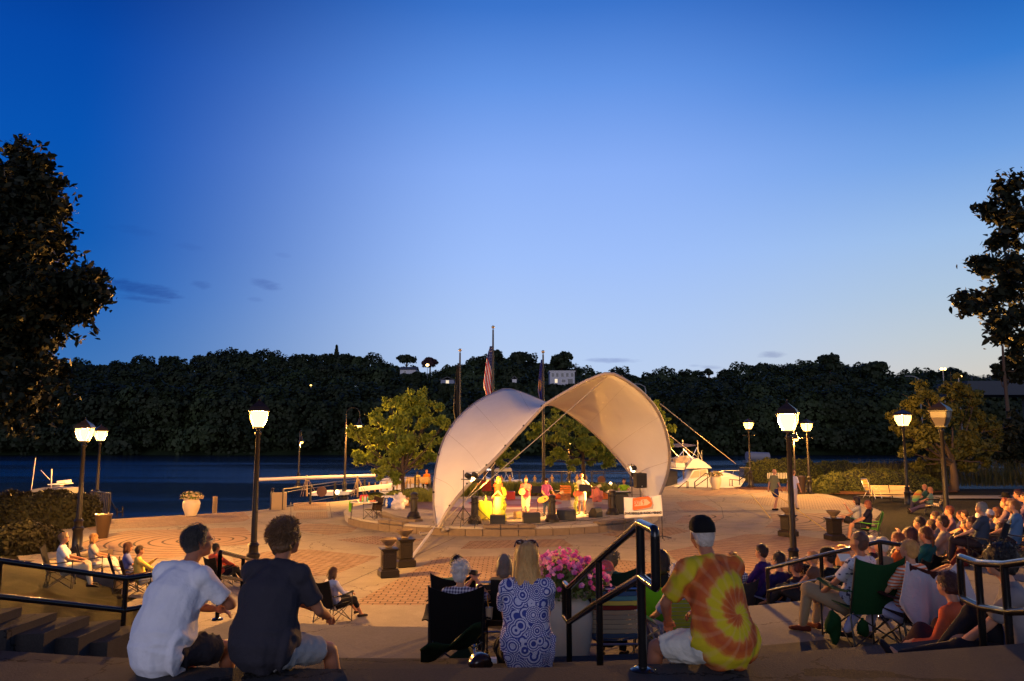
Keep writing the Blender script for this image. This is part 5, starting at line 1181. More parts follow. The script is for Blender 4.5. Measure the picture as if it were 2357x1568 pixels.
    # hair and hat
    if hairkind:
        hc = [v / 255 for v in hair]; mh = mat('hair_%d_%d_%d' % tuple(hair), srgb(*hair), .5, bump=.7, bscale=70, var=.3, vscale=30, spec=.5)
        t = M(); dsp = (16, .010, .25)
        if hairkind in ('short', 'curly', 'long', 'bob', 'pony', 'bun', 'balding', 'fluffy'):
            e = {'short': .004, 'curly': .022, 'long': .014, 'bob': .016, 'pony': .006, 'bun': .006, 'balding': .002, 'fluffy': .020}[hairkind]
            if hat: e = min(e, .002)
            t.ball(hp(0, -.022, .040 - (.02 if hat else 0)), (.077 + e, .094 + e, .088 + e - (.02 if hat else 0)), 18, 12, rot=Rh)
            t.ball(hp(0, -.042, -.010), (.072 + e, .066 + e, .078 + e), 14, 10, rot=Rh)
            if hairkind in ('short', 'curly', 'fluffy'): t.ball(hp(0, -.05, -.045), (.058 + e, .045 + e, .05), 12, 8, rot=Rh)
            if hairkind in ('long', 'bob'):
                L = .24 if hairkind == 'long' else .11
                loft(t, [(hp(0, -.03, .06), .080, .078), (hp(0, -.045, -.02), .097, .072), (hp(0, -.065, -.02 - L * .45), .112 if L > .2 else .10, .060), (hp(0, -.085, -.03 - L * .8), .118 if L > .2 else .085, .045), (hp(0, -.085, -.04 - L), .105 if L > .2 else .06, .028)], Rh @ Vector((1, 0, 0)), 14)
                for s in (-1, 1): loft(t, [(hp(s * .074, .0, .05), .022, .035), (hp(s * .088, .005, -.03), .024, .040), (hp(s * .10, .0, -.03 - L * .6), .026, .038), (hp(s * .095, -.02, -.05 - L * .85), .018, .02)], Rh @ Vector((1, 0, 0)), 8)
            if hairkind == 'pony': loft(t, [(hp(0, -.10, .02), .025, .025), (hp(0, -.135, -.03), .030, .028), (hp(0, -.125, -.12), .026, .024), (hp(0, -.11, -.20), .010, .01)], (1, 0, 0), 8)
            if hairkind == 'bun': t.ball(hp(0, -.115, .06), (.038, .034, .036), 10, 8)
            if hairkind in ('curly', 'fluffy'): dsp = (26, .016, 1)
        # carve the face free of hair by keeping the cap behind the brow
        o = t.build('hair', mh, rt, True); skinbody(o, .016 if q < 2 else .008, 1, dsp if q else None)
        if hairkind != 'balding' and not (hat and hat[0] == 'beanie'):
            m_ = 2600 if q == 2 else 500; rs = np.random.RandomState(NP); d = rs.normal(0, 1, (m_, 3)); d /= np.linalg.norm(d, axis=1)[:, None]
            lg = hairkind in ('long', 'bob'); cur = hairkind in ('curly', 'fluffy'); v = []; f = []
            for i in range(m_):
                x, y, z = d[i]
                if z < -.35 or (y > .45 and z < .55): continue
                p0 = Vector((x * (.079 + e), -.022 + y * (.096 + e), .040 + z * (.090 + e)))
                if lg and y < .3 and rs.rand() < .55: s_ = rs.rand(); L_ = .24 if hairkind == 'long' else .11; p0 = Vector((x * (.10 + .02 * s_) * 1.1, -.05 - .03 * s_ - abs(y) * .055 * (1 - .3 * s_), .02 - s_ * L_ * .9))
                tn = Vector((x * .3, y * .2 - .3, -1)) if not cur else Vector(rs.normal(0, 1, 3)); nv = Vector((x, y, z * .6)).normalized(); tn = (tn - nv * tn.dot(nv)).normalized(); sd = tn.cross(nv)
                L = (.05 if lg else .028) * rs.uniform(.6, 1.3); wd = .0018 if q == 2 else .004; out = .012 if not cur else .022
                p0 = p0 + nv * .006; a = p0; b_ = p0 + tn * L * .6 + nv * out * rs.uniform(.2, 1.0); c_ = p0 + tn * L + nv * out * rs.uniform(0, 1.5)
                o_ = len(v); v += [hp(*(a - sd * wd)), hp(*(a + sd * wd)), hp(*(b_ + sd * wd)), hp(*(b_ - sd * wd)), hp(*c_)]; f += [(o_, o_ + 1, o_ + 2, o_ + 3), (o_ + 3, o_ + 2, o_ + 4)]
            w_ = MB(); w_.v = v; w_.f = f; w_.mi = [0] * len(f); w_.build('hair_strands', mh, rt)
    if hat:
        kind, col = hat; mh = cloth('%d_%d_%d' % tuple(col), col); t = M(); zz = .055
        if kind in ('cap', 'backcap', 'beanie'):
            prof = [(.094, .0), (.096, .02), (.090, .055), (.066, .088), (.03, .102), (.004, .104)]
            for (r_, z_) in [(0, 0)]: pass
            vs = []; fs = []; NN_ = 18
            for r_, z_ in prof:
                for k_ in range(NN_): a = 2 * math.pi * k_ / NN_; vs.append(hp(r_ * (.93 if kind == 'beanie' else 1.0) * math.cos(a), -.018 + r_ * (1.1 if kind == 'beanie' else 1.20) * math.sin(a), zz - .02 + z_ - (.02 if math.sin(a) < 0 else 0) * (1 - z_ * 8 if z_ < .1 else 0)))
            for i_ in range(len(prof) - 1):
                for k_ in range(NN_): fs.append((i_ * NN_ + k_, i_ * NN_ + (k_ + 1) % NN_, (i_ + 1) * NN_ + (k_ + 1) % NN_, (i_ + 1) * NN_ + k_))
            fs.append(tuple((len(prof) - 1) * NN_ + k_ for k_ in range(NN_))); fs.append(tuple(range(NN_ - 1, -1, -1))); t.add(vs, fs)
            if kind != 'beanie':
                d_ = 1 if kind == 'cap' else -1
                t.plate([hp(.075, d_ * .07, zz - .012), hp(.06, d_ * .125, zz - .018), hp(.03, d_ * .155, zz - .022), hp(-.03, d_ * .155, zz - .022), hp(-.06, d_ * .125, zz - .018), hp(-.075, d_ * .07, zz - .012)], Rh @ Vector((0, 0, 1)), .008)
        else:
            t.lathe([(.16, zz - .02), (.165, zz - .012), (.10, zz - .005), (.095, zz + .06), (.07, zz + .095), (.01, zz + .10)], hd, 18, axis=Rh @ Vector((0, 0, 1)))
        t.build('hat', mh, rt, True)
    if glasses:
        t = M()
        for s in (-1, 1):
            pts = [hp(s * .032 + .022 * math.cos(a), .096, .012 + .017 * math.sin(a)) for a in [i * .524 for i in range(12)]]; t.tube(pts, .0022, 5, closed=True); t.tube([hp(s * .054, .095, .016), hp(s * .078, .05, .014), hp(s * .08, -.01, .006)], .0022, 5)
        t.tube([hp(-.010, .098, .014), hp(.010, .098, .014)], .0022, 5); t.build('glasses', mat('gold_wire', (.6, .45, .2), .25, 1), rt)
    rt['_hd'] = 0; del rt['_hd']
    return rt, hp

# ---------------------------------------------------------------- chairs
def camp_chair(col, frame=None, low=False, name='camp_chair'):
    rt = thing(name, 'folding camp chair', 'camp chair', (0, 0, 0)); c = cloth('%d_%d_%d' % tuple(col), col); fm = frame or mat('dark_chair_tube', (.05, .05, .05), .3, .6)
    hs = .40; wd = .27
    rows = []   # back sling with scooped top edge
    for i in range(9):
        u = -1 + 2 * i / 8; rows.append([(u * wd * (1 + .04 * v), -.22 - .20 * v - .05 * (1 - u * u) * (1 - v * .3), hs - .03 + (.52 + .07 * abs(u) ** 1.5) * v - .02 * (1 - v)) for v in [j / 6 for j in range(7)]])
    MB().grid(rows, .008).build('backrest', c, rt, True)
    rows = [[(u * wd, -.22 + .47 * v, hs - .045 * (1 - u * u) * (1 - .3 * v) + .03 * v) for v in [j / 6 for j in range(7)]] for u in [-1 + i / 4 for i in range(9)]]
    MB().grid(rows, .008).build('seat', c, rt, True)
    for s in (-1, 1):
        t = MB(); t.tube([(s * wd, -.30, .02), (s * wd, -.24, hs * .9), (s * (wd + .01), -.42, hs + .57)], .010, 6); t.build('back_post', fm, rt)
        rows = [[(s * (wd + .05 + .035 * w_), -.33 + .60 * v, hs + .22 + .03 * v - .03 * math.sin(v * 3.1) + (.0 if abs(w_) < 1 else -.01)) for v in [j / 6 for j in range(7)]] for w_ in (-1, 0, 1)]
        MB().grid(rows if s > 0 else rows, .012).build('armrest', c, rt, True)
        t = MB(); t.tube([(s * (wd + .05), .25, .02), (s * (wd + .05), .25, hs + .23)], .010, 6); t.build('leg', fm, rt)
        t = MB(); t.tube([(s * (wd + .04), .26, .03), (s * wd * .9, -.26, hs - .02)], .009, 6); t.tube([(s * (wd + .02), -.28, .03), (s * wd * .9, .24, hs - .02)], .009, 6); t.build('leg', fm, rt)
    t = MB(); t.tube([(-wd, -.29, .03), (wd, -.27, hs - .03)], .009, 6); t.tube([(wd, -.31, .03), (-wd, -.29, hs - .03)], .009, 6); t.tube([(-wd, .27, .03), (wd, .25, hs)], .009, 6); t.tube([(wd, .28, .03), (-wd, .26, hs)], .009, 6); t.build('cross_brace', fm, rt)
    return rt
_CH = {}
def camp(label, loc, face, col, sc=1.0, group='camp chairs in the audience'):
    key = tuple(col)
    if key not in _CH:
        o = camp_chair(col); _CH[key] = o; o.location = loc; o.rotation_euler = (0, 0, R(face)); o.scale = (sc,) * 3; o['label'] = label; o['group'] = group; return o
    return dup(_CH[key], loc, R(face), label, group, sc)
def web_chair(label, loc, face, cols, sc=1.0, wood=False, back=.56):
    """aluminium lawn chair with woven straps"""
    rt = thing('lawn_chair', label, 'lawn chair', loc, R(face), None, sc); fm = M_ALU; w_ = .27
    tb = lambda v: Vector((0, -.22 - .22 * v, .40 + back * v))
    t = MB(); r = .0125
    pts = [(-w_, .25, .40), (-w_, -.22, .385)] + [(-w_, tb(v).y, tb(v).z) for v in (.3, .7, .93)] + [(-w_ + .05, tb(1).y, tb(1).z), (w_ - .05, tb(1).y, tb(1).z)] + [(w_, tb(v).y, tb(v).z) for v in (.93, .7, .3)] + [(w_, -.22, .385), (w_, .25, .40)]
    t.tube(pts, r, 8); t.tube([(-w_, .25, .40), (w_, .25, .40)], r, 8); t.tube([(-w_, -.20, .33), (w_, -.20, .33)], r, 8); t.build('frame', fm, rt, True)
    for s in (-1, 1):
        t = MB(); t.tube([(s * (w_ + .02), -.36, .02), (s * (w_ + .02), -.10, .40), (s * (w_ + .03), .22, .62)], r, 8); t.build('leg', fm, rt, True)
        t = MB(); t.tube([(s * (w_ + .02), .30, .02), (s * (w_ + .02), .20, .40), (s * (w_ + .03), -.24, .60)], r, 8); t.build('leg', fm, rt, True)
        MB().box((s * (w_ + .03), 0, .625), (.045, .44, .02)).build('armrest', mat('arm_wood', (.25, .14, .06), .5) if wood else fm, rt)
    n_ = len(cols); ms_ = []; t = MB()
    for i, c in enumerate(cols):
        m_ = cloth('%d_%d_%d' % tuple(c), c)
        if m_ not in ms_: ms_.append(m_)
        t.cur = ms_.index(m_); v0 = .02 + .95 * i / n_; v1 = v0 + .95 / n_ * .86
        a, b_ = tb(v0), tb(v1); rows = [[(x, lerp(a.y, b_.y, k) - .030 * (1 - (x / w_) ** 2), lerp(a.z, b_.z, k)) for k in (0, 1)] for x in [-w_, -w_ * .6, 0, w_ * .6, w_]]
        t.grid(rows, .004)
    t.build('backrest', ms_, rt, True)
    t = MB()
    for i in range(6):
        y0 = -.20 + .45 * i / 6; rows = [[(x, y0 + k * .062, .395 - .03 * (1 - (x / w_) ** 2)) for k in (0, 1)] for x in [-w_, -w_ * .6, 0, w_ * .6, w_]]; t.cur = i % len(ms_); t.grid(rows, .004)
    t.build('seat', ms_, rt, True)
    return rt
# ---------------------------------------------------------------- ground lookup
def ground(x, y):
    r = rad(x, y); th = math.degrees(math.atan2(x - CX, CY - y))
    if y < CY and r >= 17 and -75 < th < 75: return 2.6
    for (r0, r1, a0, a1, z) in [(15.4, 17, -42, 75, 2.17), (13.7, 15.4, -40, 50, 1.74), (12.0, 13.7, 12, 52, 1.738), (10.6, 13.7, -17.5, 12, 1.30), (10.6, 12.0, 12, 30, 1.30), (9.3, 10.6, -17.5, 30, .87), (8.0, 9.3, -17.5, 30, .43)]:
        if r0 <= r < r1 and a0 <= th <= a1: return z
    if math.hypot(x - SC.x, y - SC.y) < SR: return SZ
    return .004 if pdist(x, y) == 0 else G(x, y) - .035
def hit(n, x, y, hh=0, D0=5, D1=80):
    """point where the sight line of a pixel comes down to hh above the ground"""
    px, py = A(n, x, y) if n else (x, y); d = pdir(px, py); D = D0
    while D < D1:
        t = D / d.y; X_, Z_ = d.x * t, CAMZ + d.z * t
        if Z_ <= ground(X_, D) + hh: return Vector((X_, D, ground(X_, D)))
        D += .03
    return Vector((d.x * D, D, 0))
# ---------------------------------------------------------------- street furniture
def urn(label, loc, rz=.4, sc=1.0):
    rt = thing('urn_pedestal', label, 'pedestal', loc, rz, None, sc)
    t = MB(); t.box((0, 0, .11), (.56, .56, .22), bev=.03); t.box((0, 0, .235), (.48, .48, .03)); t.build('plinth', M_IRON, rt)
    t = MB(); t.box((0, 0, .50), (.40, .40, .50), bev=.02)
    for i in range(4):
        c, s_ = math.cos(i * math.pi / 2), math.sin(i * math.pi / 2)
        t.box((c * .203, s_ * .203, .50), (.012 + abs(s_) * .26, .012 + abs(c) * .26, .34)); t.box((c * .21, s_ * .21, .50), (.008 + abs(s_) * .18, .008 + abs(c) * .18, .24))
    t.box((0, 0, .77), (.46, .46, .05), bev=.015); t.box((0, 0, .815), (.54, .54, .045), bev=.02); t.build('pedestal', M_IRON, rt)
    MB().lathe([(.10, .84), (.12, .86), (.10, .90), (.17, .97), (.235, 1.04), (.27, 1.10), (.25, 1.105), (.20, 1.04), (.05, 1.0)], n=18).build('bowl', mat('weathered_urn', (.13, .09, .06), .75, bump=.4, bscale=14, var=.5), rt, True)
    return rt
urn('iron urn pedestal with an empty bowl, the one closer to the steps of the pair', hit(2, 1467, 755), .35, .95)
urn('iron urn pedestal with an empty bowl, the one at the end of the white strap', hit(2, 1592, 675), .45, 1.0)
urn('iron urn pedestal half hidden by the crowd side lamp pole', hit(8, 1000, 1375), .5, 1.0)
urn('iron urn pedestal at the feet of the couple in green chairs', hit(5, 520, 470) + Vector((0, 0, 0)), .2, 1.0)
def tapered_tub(name, label, loc, r0, r1, h, m, cat):
    rt = thing(name, label, cat, loc); MB().lathe([(r0, 0), (lerp(r0, r1, .5), h * .5), (r1, h * .93), (r1 * 1.05, h * .94), (r1 * 1.05, h), (r1 * .93, h), (r1 * .9, h * .85), (.02, h * .82)], n=24).build('body', m, rt, True); return rt
tapered_tub('trash_can', 'dark brown tapered tub beside the lamp behind the seated couple', hit(1, 797, 455), .19, .30, .92, mat('brown_tub', (.05, .03, .02), .35, .2), 'trash can')
tapered_tub('trash_can', 'dark trash can near the banner arm lamp by the shrubs', hit(8, 1100, 1045), .26, .34, 1.2, mat('brown_tub', (0, 0, 0)), 'trash can')
M_POT = mat('cream_pot', (.55, .46, .34), .6, bump=.25, bscale=10, var=.12, vscale=4)
def pot(label, loc, h, r, flower, fl_h, rz=0, fr=1.3, n=260, fs=.07, stems=True):
    rt = thing('planter', label, 'planter', loc, rz)
    MB().lathe([(r * .58, 0), (r * .66, h * .1), (r * .92, h * .42), (r, h * .68), (r * .93, h * .84), (r * .78, h * .90), (r * .80, h * .93), (r * .94, h * .96), (r * .94, h), (r * .82, h), (r * .75, h * .93), (.02, h * .9)], n=28).build('pot', M_POT, rt, True)
    d = np.random.normal(0, 1, (n, 3)); d /= np.linalg.norm(d, axis=1)[:, None]; d[:, 2] = np.abs(d[:, 2]); P = d * np.random.uniform(.5, 1, (n, 1)) * (r * fr, r * fr, fl_h) + (0, 0, h)
    leaves('foliage', P, d, np.full(n, fs * 1.2), leafmat('pot_leaf', (.07, .10, .02), (.12, .15, .04), 3, .2), rt, .7, .3)
    o_ = leaves('flowers', P[::2] + d[::2] * .04, d[::2], np.full(len(P[::2]), fs), flower, rt, 1.4, 0, jit=.35)
    return rt
M_DRY = leafmat('dried_bloom', (.42, .32, .20), (.55, .42, .28), 4, .2); M_PINK = leafmat('petunia_petal', (.50, .04, .26), (.72, .16, .46), 5, .35)
M_REDF = leafmat('red_bloom', (.55, .06, .05), (.7, .12, .08), 4, .2)
pot('cream urn planter with dried flowers alone by the open water', hit(1, 1487, 280), .86, .42, M_DRY, .34, fs=.14, n=220)
pot('cream urn planter with dried flowers beside the cabin cruiser', hit(8, 435, 1008), 1.0, .42, M_DRY, .3, fs=.14, n=220)
p = WA(3, 1185, 1000, D=8.75); big = Vector((p.x, 8.75, 1.30))
rt = pot('large stone coloured planter overflowing with pink petunias by the handrail', big, 1.0, .27, M_PINK, .34, fs=.06, n=10)
# petunias: individual blooms as five-petalled cups
def blooms(rt, C, n, sp, m, size):
    t = MB()
    for i in range(n):
        a = random.uniform(0, 6.28); q_ = math.sqrt(random.random()); c = Vector(C) + Vector((math.cos(a) * sp[0] * q_, math.sin(a) * sp[1] * q_, sp[2] * (math.sqrt(max(0, 1 - q_ * q_)) * random.uniform(.55, 1.05) - (.25 if random.random() < .12 else 0))))
        nrm = Vector((math.cos(a) * .5 + random.uniform(-.3, .3), math.sin(a) * .5 - .55, random.uniform(.2, .8))).normalized(); u_ = nrm.orthogonal().normalized(); v_ = nrm.cross(u_); s_ = size * random.uniform(.7, 1.2)
        vs = [c - nrm * s_ * .35] + [c + (u_ * math.cos(b_ * .628) + v_ * math.sin(b_ * .628)) * s_ * (.5 if b_ % 2 == 0 else .40) + nrm * .004 for b_ in range(10)]
        t.cur = 0 if random.random() < .6 else 1
        t.add(vs, [(0, 1 + b_, 1 + (b_ + 1) % 10) for b_ in range(10)])
    return t.build('flowers', [m, leafmat('petunia_light', (.72, .26, .52), (.8, .36, .62), 5, .35)], rt, True)
blooms(rt, (-.02, -.02, 1.02), 230, (.50, .40, .42), M_PINK, .062)
d = np.random.normal(0, 1, (2600, 3)); d /= np.linalg.norm(d, axis=1)[:, None]; d[:, 2] = np.abs(d[:, 2]) - .22
leaves('leaves', d * np.random.uniform(.45, 1.02, (2600, 1)) * (.47, .39, .38) + (-.02, 0, 1.02), d, np.full(2600, .055), leafmat('pot_leaf', (0, 0, 0), (0, 0, 0)), rt, .7, .4)
for lb, x, y in [('wide bowl of red flowers behind the two walkers', 945, 938), ('wide bowl of pink red flowers by the lamp pole in the mulch', 1098, 925), ('small bowl of red flowers against the lower hedge', 1305, 880)]:
    p = hit(8, x, y); rt = thing('flower_bowl', lb, 'planter', p); MB().lathe([(.25, 0), (.5, .25), (.62, .5), (.66, .52), (.60, .50), (.1, .45)], n=18).build('bowl', mat('brown_bowl', (.12, .06, .04), .6), rt, True)
    d = np.random.normal(0, 1, (260, 3)); d /= np.linalg.norm(d, axis=1)[:, None]; d[:, 2] = np.abs(d[:, 2]); leaves('flowers', d * (.62, .62, .42) + (0, 0, .5), d, np.full(260, .16), M_REDF, rt, 1.2)
# park benches
def bench(label, loc, rz, sc=1.0, wd=1.9):
    rt = thing('park_bench', label, 'bench', loc, rz, None, sc); wm = mat('honey_bench_wood', (.72, .50, .20), .45, bump=.15, bscale=14, var=.15); t = MB()
    for i in range(7): t.box((0, -.24 - .035 * i, .50 + .062 * i), (wd, .02, .05), rot=Matrix.Rotation(R(12), 3, 'X'))
    t.build('backrest', wm, rt)
    t = MB()
    for i in range(7): t.box((0, -.18 + .075 * i, .44 - .008 * abs(3 - i)), (wd, .062, .022))
    t.build('seat', wm, rt)
    for s in (-1, 0, 1):
        x = s * (wd / 2 - .06); t = MB(); t.tube([(x, .34, .02), (x, .28, .30), (x, .30, .42), (x, -.20, .42), (x, -.30, .30), (x, -.40, .02)], .028, 6); t.tube([(x, -.22, .42), (x, -.34, .70), (x, -.47, .93)], .024, 6)
        t.build('leg', M_IRON, rt)
        if s:
            t = MB(); t.tube([(x, -.30, .66), (x, -.05, .70), (x, .22, .68), (x, .33, .60), (x, .30, .50), (x, .20, .48), (x, .12, .52)], .020, 6); t.build('armrest', M_IRON, rt)
    return rt
pb = W(2052, 1160, z=.02); bench('empty honey-slatted park bench facing the plaza beside the lamp', (pb.x, pb.y, 0), R(165), 1.15)
pb2 = W(2140, 1170, z=.02); pb2 = hit(0, 2150, 1185); bench('park bench occupied by the reclining couple', (pb2.x, pb2.y, pb2.z), R(62), 1.1, 1.5)
web_chair('empty pale yellow lawn chair standing by the end of the park bench', W(2020, 1150, z=.02) + Vector((0, .6, 0)), 215, [(220, 180, 90)] * 4, 1.25)
pb3 = hit(13, 1210, 170); t0 = bench('dark bench under the locust tree holding two people in yellow and orange', (pb3.x, pb3.y + .6, 0), R(8), 1.0, 1.7)
# ---------------------------------------------------------------- snack table corner
p = hit(13, 330, 680); rt = thing('folding_table', 'small folding table crowded with snacks and bottles', 'table', p, .12)
MB().box((0, 0, .72), (1.15, .55, .03)).build('tabletop', mat('white_table', (.6, .58, .55), .5), rt)
for s in (-1, 1): t = MB(); t.tube([(s * .5, .22, .70), (s * .56, .24, .01)], .012, 6); t.tube([(s * .5, -.22, .70), (s * .56, -.24, .01)], .012, 6); t.tube([(s * .54, -.23, .3), (s * .54, .23, .3)], .01, 6); t.build('leg', M_IRON, rt)
T = p + Vector((0, 0, .735))
def small(name, label, cat, mb, m, smooth=True): o = mb.build(name, m, None, smooth); return tag(o, label, cat)
small('tablecloth', 'bright green cloth corner hanging from the snack table', 'cloth', MB().grid([[T + Vector((-.60 + .1 * math.sin(i), -.3 + .09 * i, .01 - .06 * j - (.02 * math.sin(i * 2)) * j)) for j in range(7)] for i in range(6)], .006), cloth('lime', (120, 190, 40)))
small('chip_bag', 'upright red snack bag at the rear of the snack table', 'snack bag', MB().box(T + Vector((-.05, .18, .14)), (.36, .08, .28), bev=.03), mat('red_foil', (.45, .03, .03), .35))
for lb, x, c in [('green bottle standing on the snack table', -.08, (.15, .5, .08)), ('clear bottle beside the green bottle on the snack table', .02, (.6, .6, .6)), ('teal cup on the snack table', .13, (.05, .35, .3))]:
    small('bottle', lb, 'bottle', MB().lathe([(.035, 0), (.038, .15), (.015, .20), (.015, .24)], T + Vector((x, .02, .0)), 10), mat('plastic_%d' % int(c[0] * 100), c, .25))
small('food_tray', 'orange food tray at the end of the snack table', 'tray', MB().box(T + Vector((.38, -.05, .03)), (.26, .18, .06), bev=.02), mat('orange_tray', (.6, .16, .05), .5))
small('plate', 'pale paper plate heaped on the snack table corner', 'plate', MB().lathe([(.10, 0), (.16, .03), (.10, .07), (.02, .09)], T + Vector((-.42, .0, 0)), 14), mat('paper_plate', (.6, .55, .42), .8))
camp('low brown folding chair pulled up to the snack table', hit(13, 380, 745) + Vector((.25, 0, 0)), 150, (45, 32, 28), 1.0)
rt = thing('cooler', 'white-lidded blue cooler standing behind the stone wall', 'cooler', WA(13, 738, 500, D=39.5) * 1, .1); rt.location.z = .46
MB().box((0, 0, .2), (.62, .38, .40), bev=.03).build('body', mat('blue_cooler', (.02, .05, .16), .4), rt); MB().box((0, 0, .44), (.70, .44, .09), bev=.03).build('lid', mat('white_lid', (.7, .68, .66), .4), rt); rt.location.z = .42
def blob(name, label, cat, c, r, m, seed=1):
    t = MB(); t.ball(c, r, 18, 12); V = []
    for v in t.v:
        v = Vector(v); d_ = v - Vector(c); V.append(v + d_ * .7 * noise.noise(v * 7 + Vector((seed * 3.1, 0, 0))))
    t.v = V; o = t.build(name, m, None, 2); return tag(o, label, cat)
q0 = WA(13, 780, 570, D=38.6); blob('bundle', 'round blue bundle on the stone wall', 'bag', (q0.x, q0.y, .62), (.30, .25, .24), cloth('cobalt', (30, 80, 190)), 1)
q0 = WA(13, 905, 560, D=38.2); blob('plastic_bag', 'white and pink plastic grocery bag slumped on the stone wall', 'bag', (q0.x, q0.y, .66), (.36, .25, .38), mat('shiny_bag', (.55, .52, .58), .3, bump=.6, bscale=12, var=.3), 4)
q0 = WA(13, 970, 560, D=39.0); tag(MB().box((q0.x + .1, q0.y, .66), (.42, .35, .42), rot=.2).build('cardboard_box', mat('cardboard', (.38, .24, .12), .8)), 'brown cardboard box behind the plastic bag', 'box')
q0 = WA(13, 705, 540, D=38.4); tag(MB().lathe([(.05, .46), (.055, .72), (.03, .8), (.03, .84)], (q0.x, q0.y, 0), 10).build('jug', mat('white_jug', (.7, .66, .6), .4), None, True), 'white jug standing on the wall beside the cooler', 'jug')
# bollard columns on the stage
def column(label, loc, h=1.12):
    rt = thing('bollard', label, 'bollard', loc); k = h / 1.12
    MB().lathe([(.30, 0), (.30, .12), (.26, .16), (.24, .26), (.17, .32)], n=12).build('base', M_IRON, rt, True)
    MB().lathe([(.155, .30), (.145, .80 * k), (.18, .83 * k), (.18, .87 * k), (.14, .90 * k), (.14, 1.0 * k), (.17, 1.03 * k), (.15, 1.08 * k), (.05, 1.12 * k)], n=12).build('column', M_IRON, rt, True); return rt
def on(n, x, y, z=SZ): p_ = WA(n, x, y, z=z); return Vector((p_.x, p_.y, z))
column('black iron bollard beside the wall with cooler and bags', on(13, 1160, 650, .42))
column('black iron bollard next to the draped yellow table', on(6, 425, 1275)); column('black iron bollard between the two middle stage monitors', on(6, 1030, 1262)); column('black iron bollard in front of the keyboard player', on(6, 1500, 1205))
# monitors
def wedge(label, loc, rz, wd=.62, h=.36, d=.42):
    rt = thing('stage_monitor', label, 'speaker', loc, rz)
    P = [(-d / 2, 0), (d / 2, 0), (d / 2, h * .45), (d * .05, h), (-d * .32, h * .95), (-d / 2, h * .55)]
    t = MB(); n_ = len(P); t.add([(-wd / 2, a, b) for a, b in P] + [(wd / 2, a, b) for a, b in P], [tuple(range(n_)), tuple(range(2 * n_ - 1, n_ - 1, -1))] + [(i, n_ + i, n_ + (i + 1) % n_, (i + 1) % n_) for i in range(n_)]); t.build('cabinet', M_PLASTIC, rt)
    a, b = Vector((0, d / 2, h * .45)), Vector((0, d * .05, h)); nn = (b - a).cross(Vector((1, 0, 0))).normalized(); nn = nn if nn.z > 0 else -nn
    MB().plate([(-wd * .44, a.y - .02, a.z + .02), (wd * .44, a.y - .02, a.z + .02), (wd * .44, b.y + .02, b.z - .01), (-wd * .44, b.y + .02, b.z - .01)], nn, .03).build('grille', M_GRILL, rt); return rt
wedge('black stage monitor wedge in front of the singer in the gold dress', on(6, 605, 1275), .0); wedge('black stage monitor wedge in front of the man in the pink shirt', on(6, 868, 1268), .12, .70, .42)
wedge('black stage monitor wedge tilted towards the guitarist with lit yellow top', on(6, 1140, 1248), -.25, .78, .44); wedge('black stage monitor wedge by the bass player turned on its side', on(6, 1368, 1225), .9, .5, .42)
def box_speaker(label, loc, rz, wd, d, h):
    rt = thing('loudspeaker', label, 'speaker', loc, rz); MB().box((0, 0, h / 2), (wd, d, h), bev=.02).build('cabinet', M_PLASTIC, rt); MB().box((0, -d / 2 - .008, h * .46), (wd * .88, .016, h * .80)).build('grille', M_GRILL, rt)
    MB().lathe([(.03, 0), (.03, .01)], (0, -d / 2 - .018, h * .12), 12, axis=(0, -1, 0)).build('badge', M_STEEL, rt); MB().box((0, 0, h + .015), (wd * .3, .04, .03)).build('handle', M_PLASTIC, rt); return rt
q0 = hit(11, 765, 735); box_speaker('large black subwoofer cabinet standing in the grass behind the tripod lights', q0, 0, .72, .6, 1.12)
def tripod(label, foot, h, name='tripod_stand', spread=.55, collar=.62):
    rt = thing(name, label, 'stand', foot)
    MB().tube([(0, 0, .1), (0, 0, h)], .02, 8).build('pole', M_PLASTIC, rt)
    for i in range(3): a = i * 2.094 + .4; t = MB(); t.tube([(0, 0, collar), (math.cos(a) * spread, math.sin(a) * spread, .02)], .016, 6); t.tube([(0, 0, collar * .3), (math.cos(a) * spread * .5, math.sin(a) * spread * .5, collar * .5)], .010, 5); t.build('leg', M_PLASTIC, rt)
    MB().lathe([(.04, collar - .05), (.045, collar), (.03, collar + .06)], n=10).build('collar', M_PLASTIC, rt); return rt
f0 = hit(6, 335, 1350); ht = WA(6, 335, 930, D=f0.y).z; tripod('tall black tripod carrying two round stage lights by the tent foot', f0, ht, spread=.62, collar=.75)
t = MB(); t.tube([(f0.x - .1, f0.y, ht), (f0.x + .9, f0.y, ht - .05)], .018, 6); small('light_bar', 'cross bar holding two can lights on the tall tripod', 'bar', t, M_PLASTIC)
M_CAN = mat('par_can_lens', (1, 1, 1), .3, emit=(1, .78, .4), es=16)
SPOTS = []
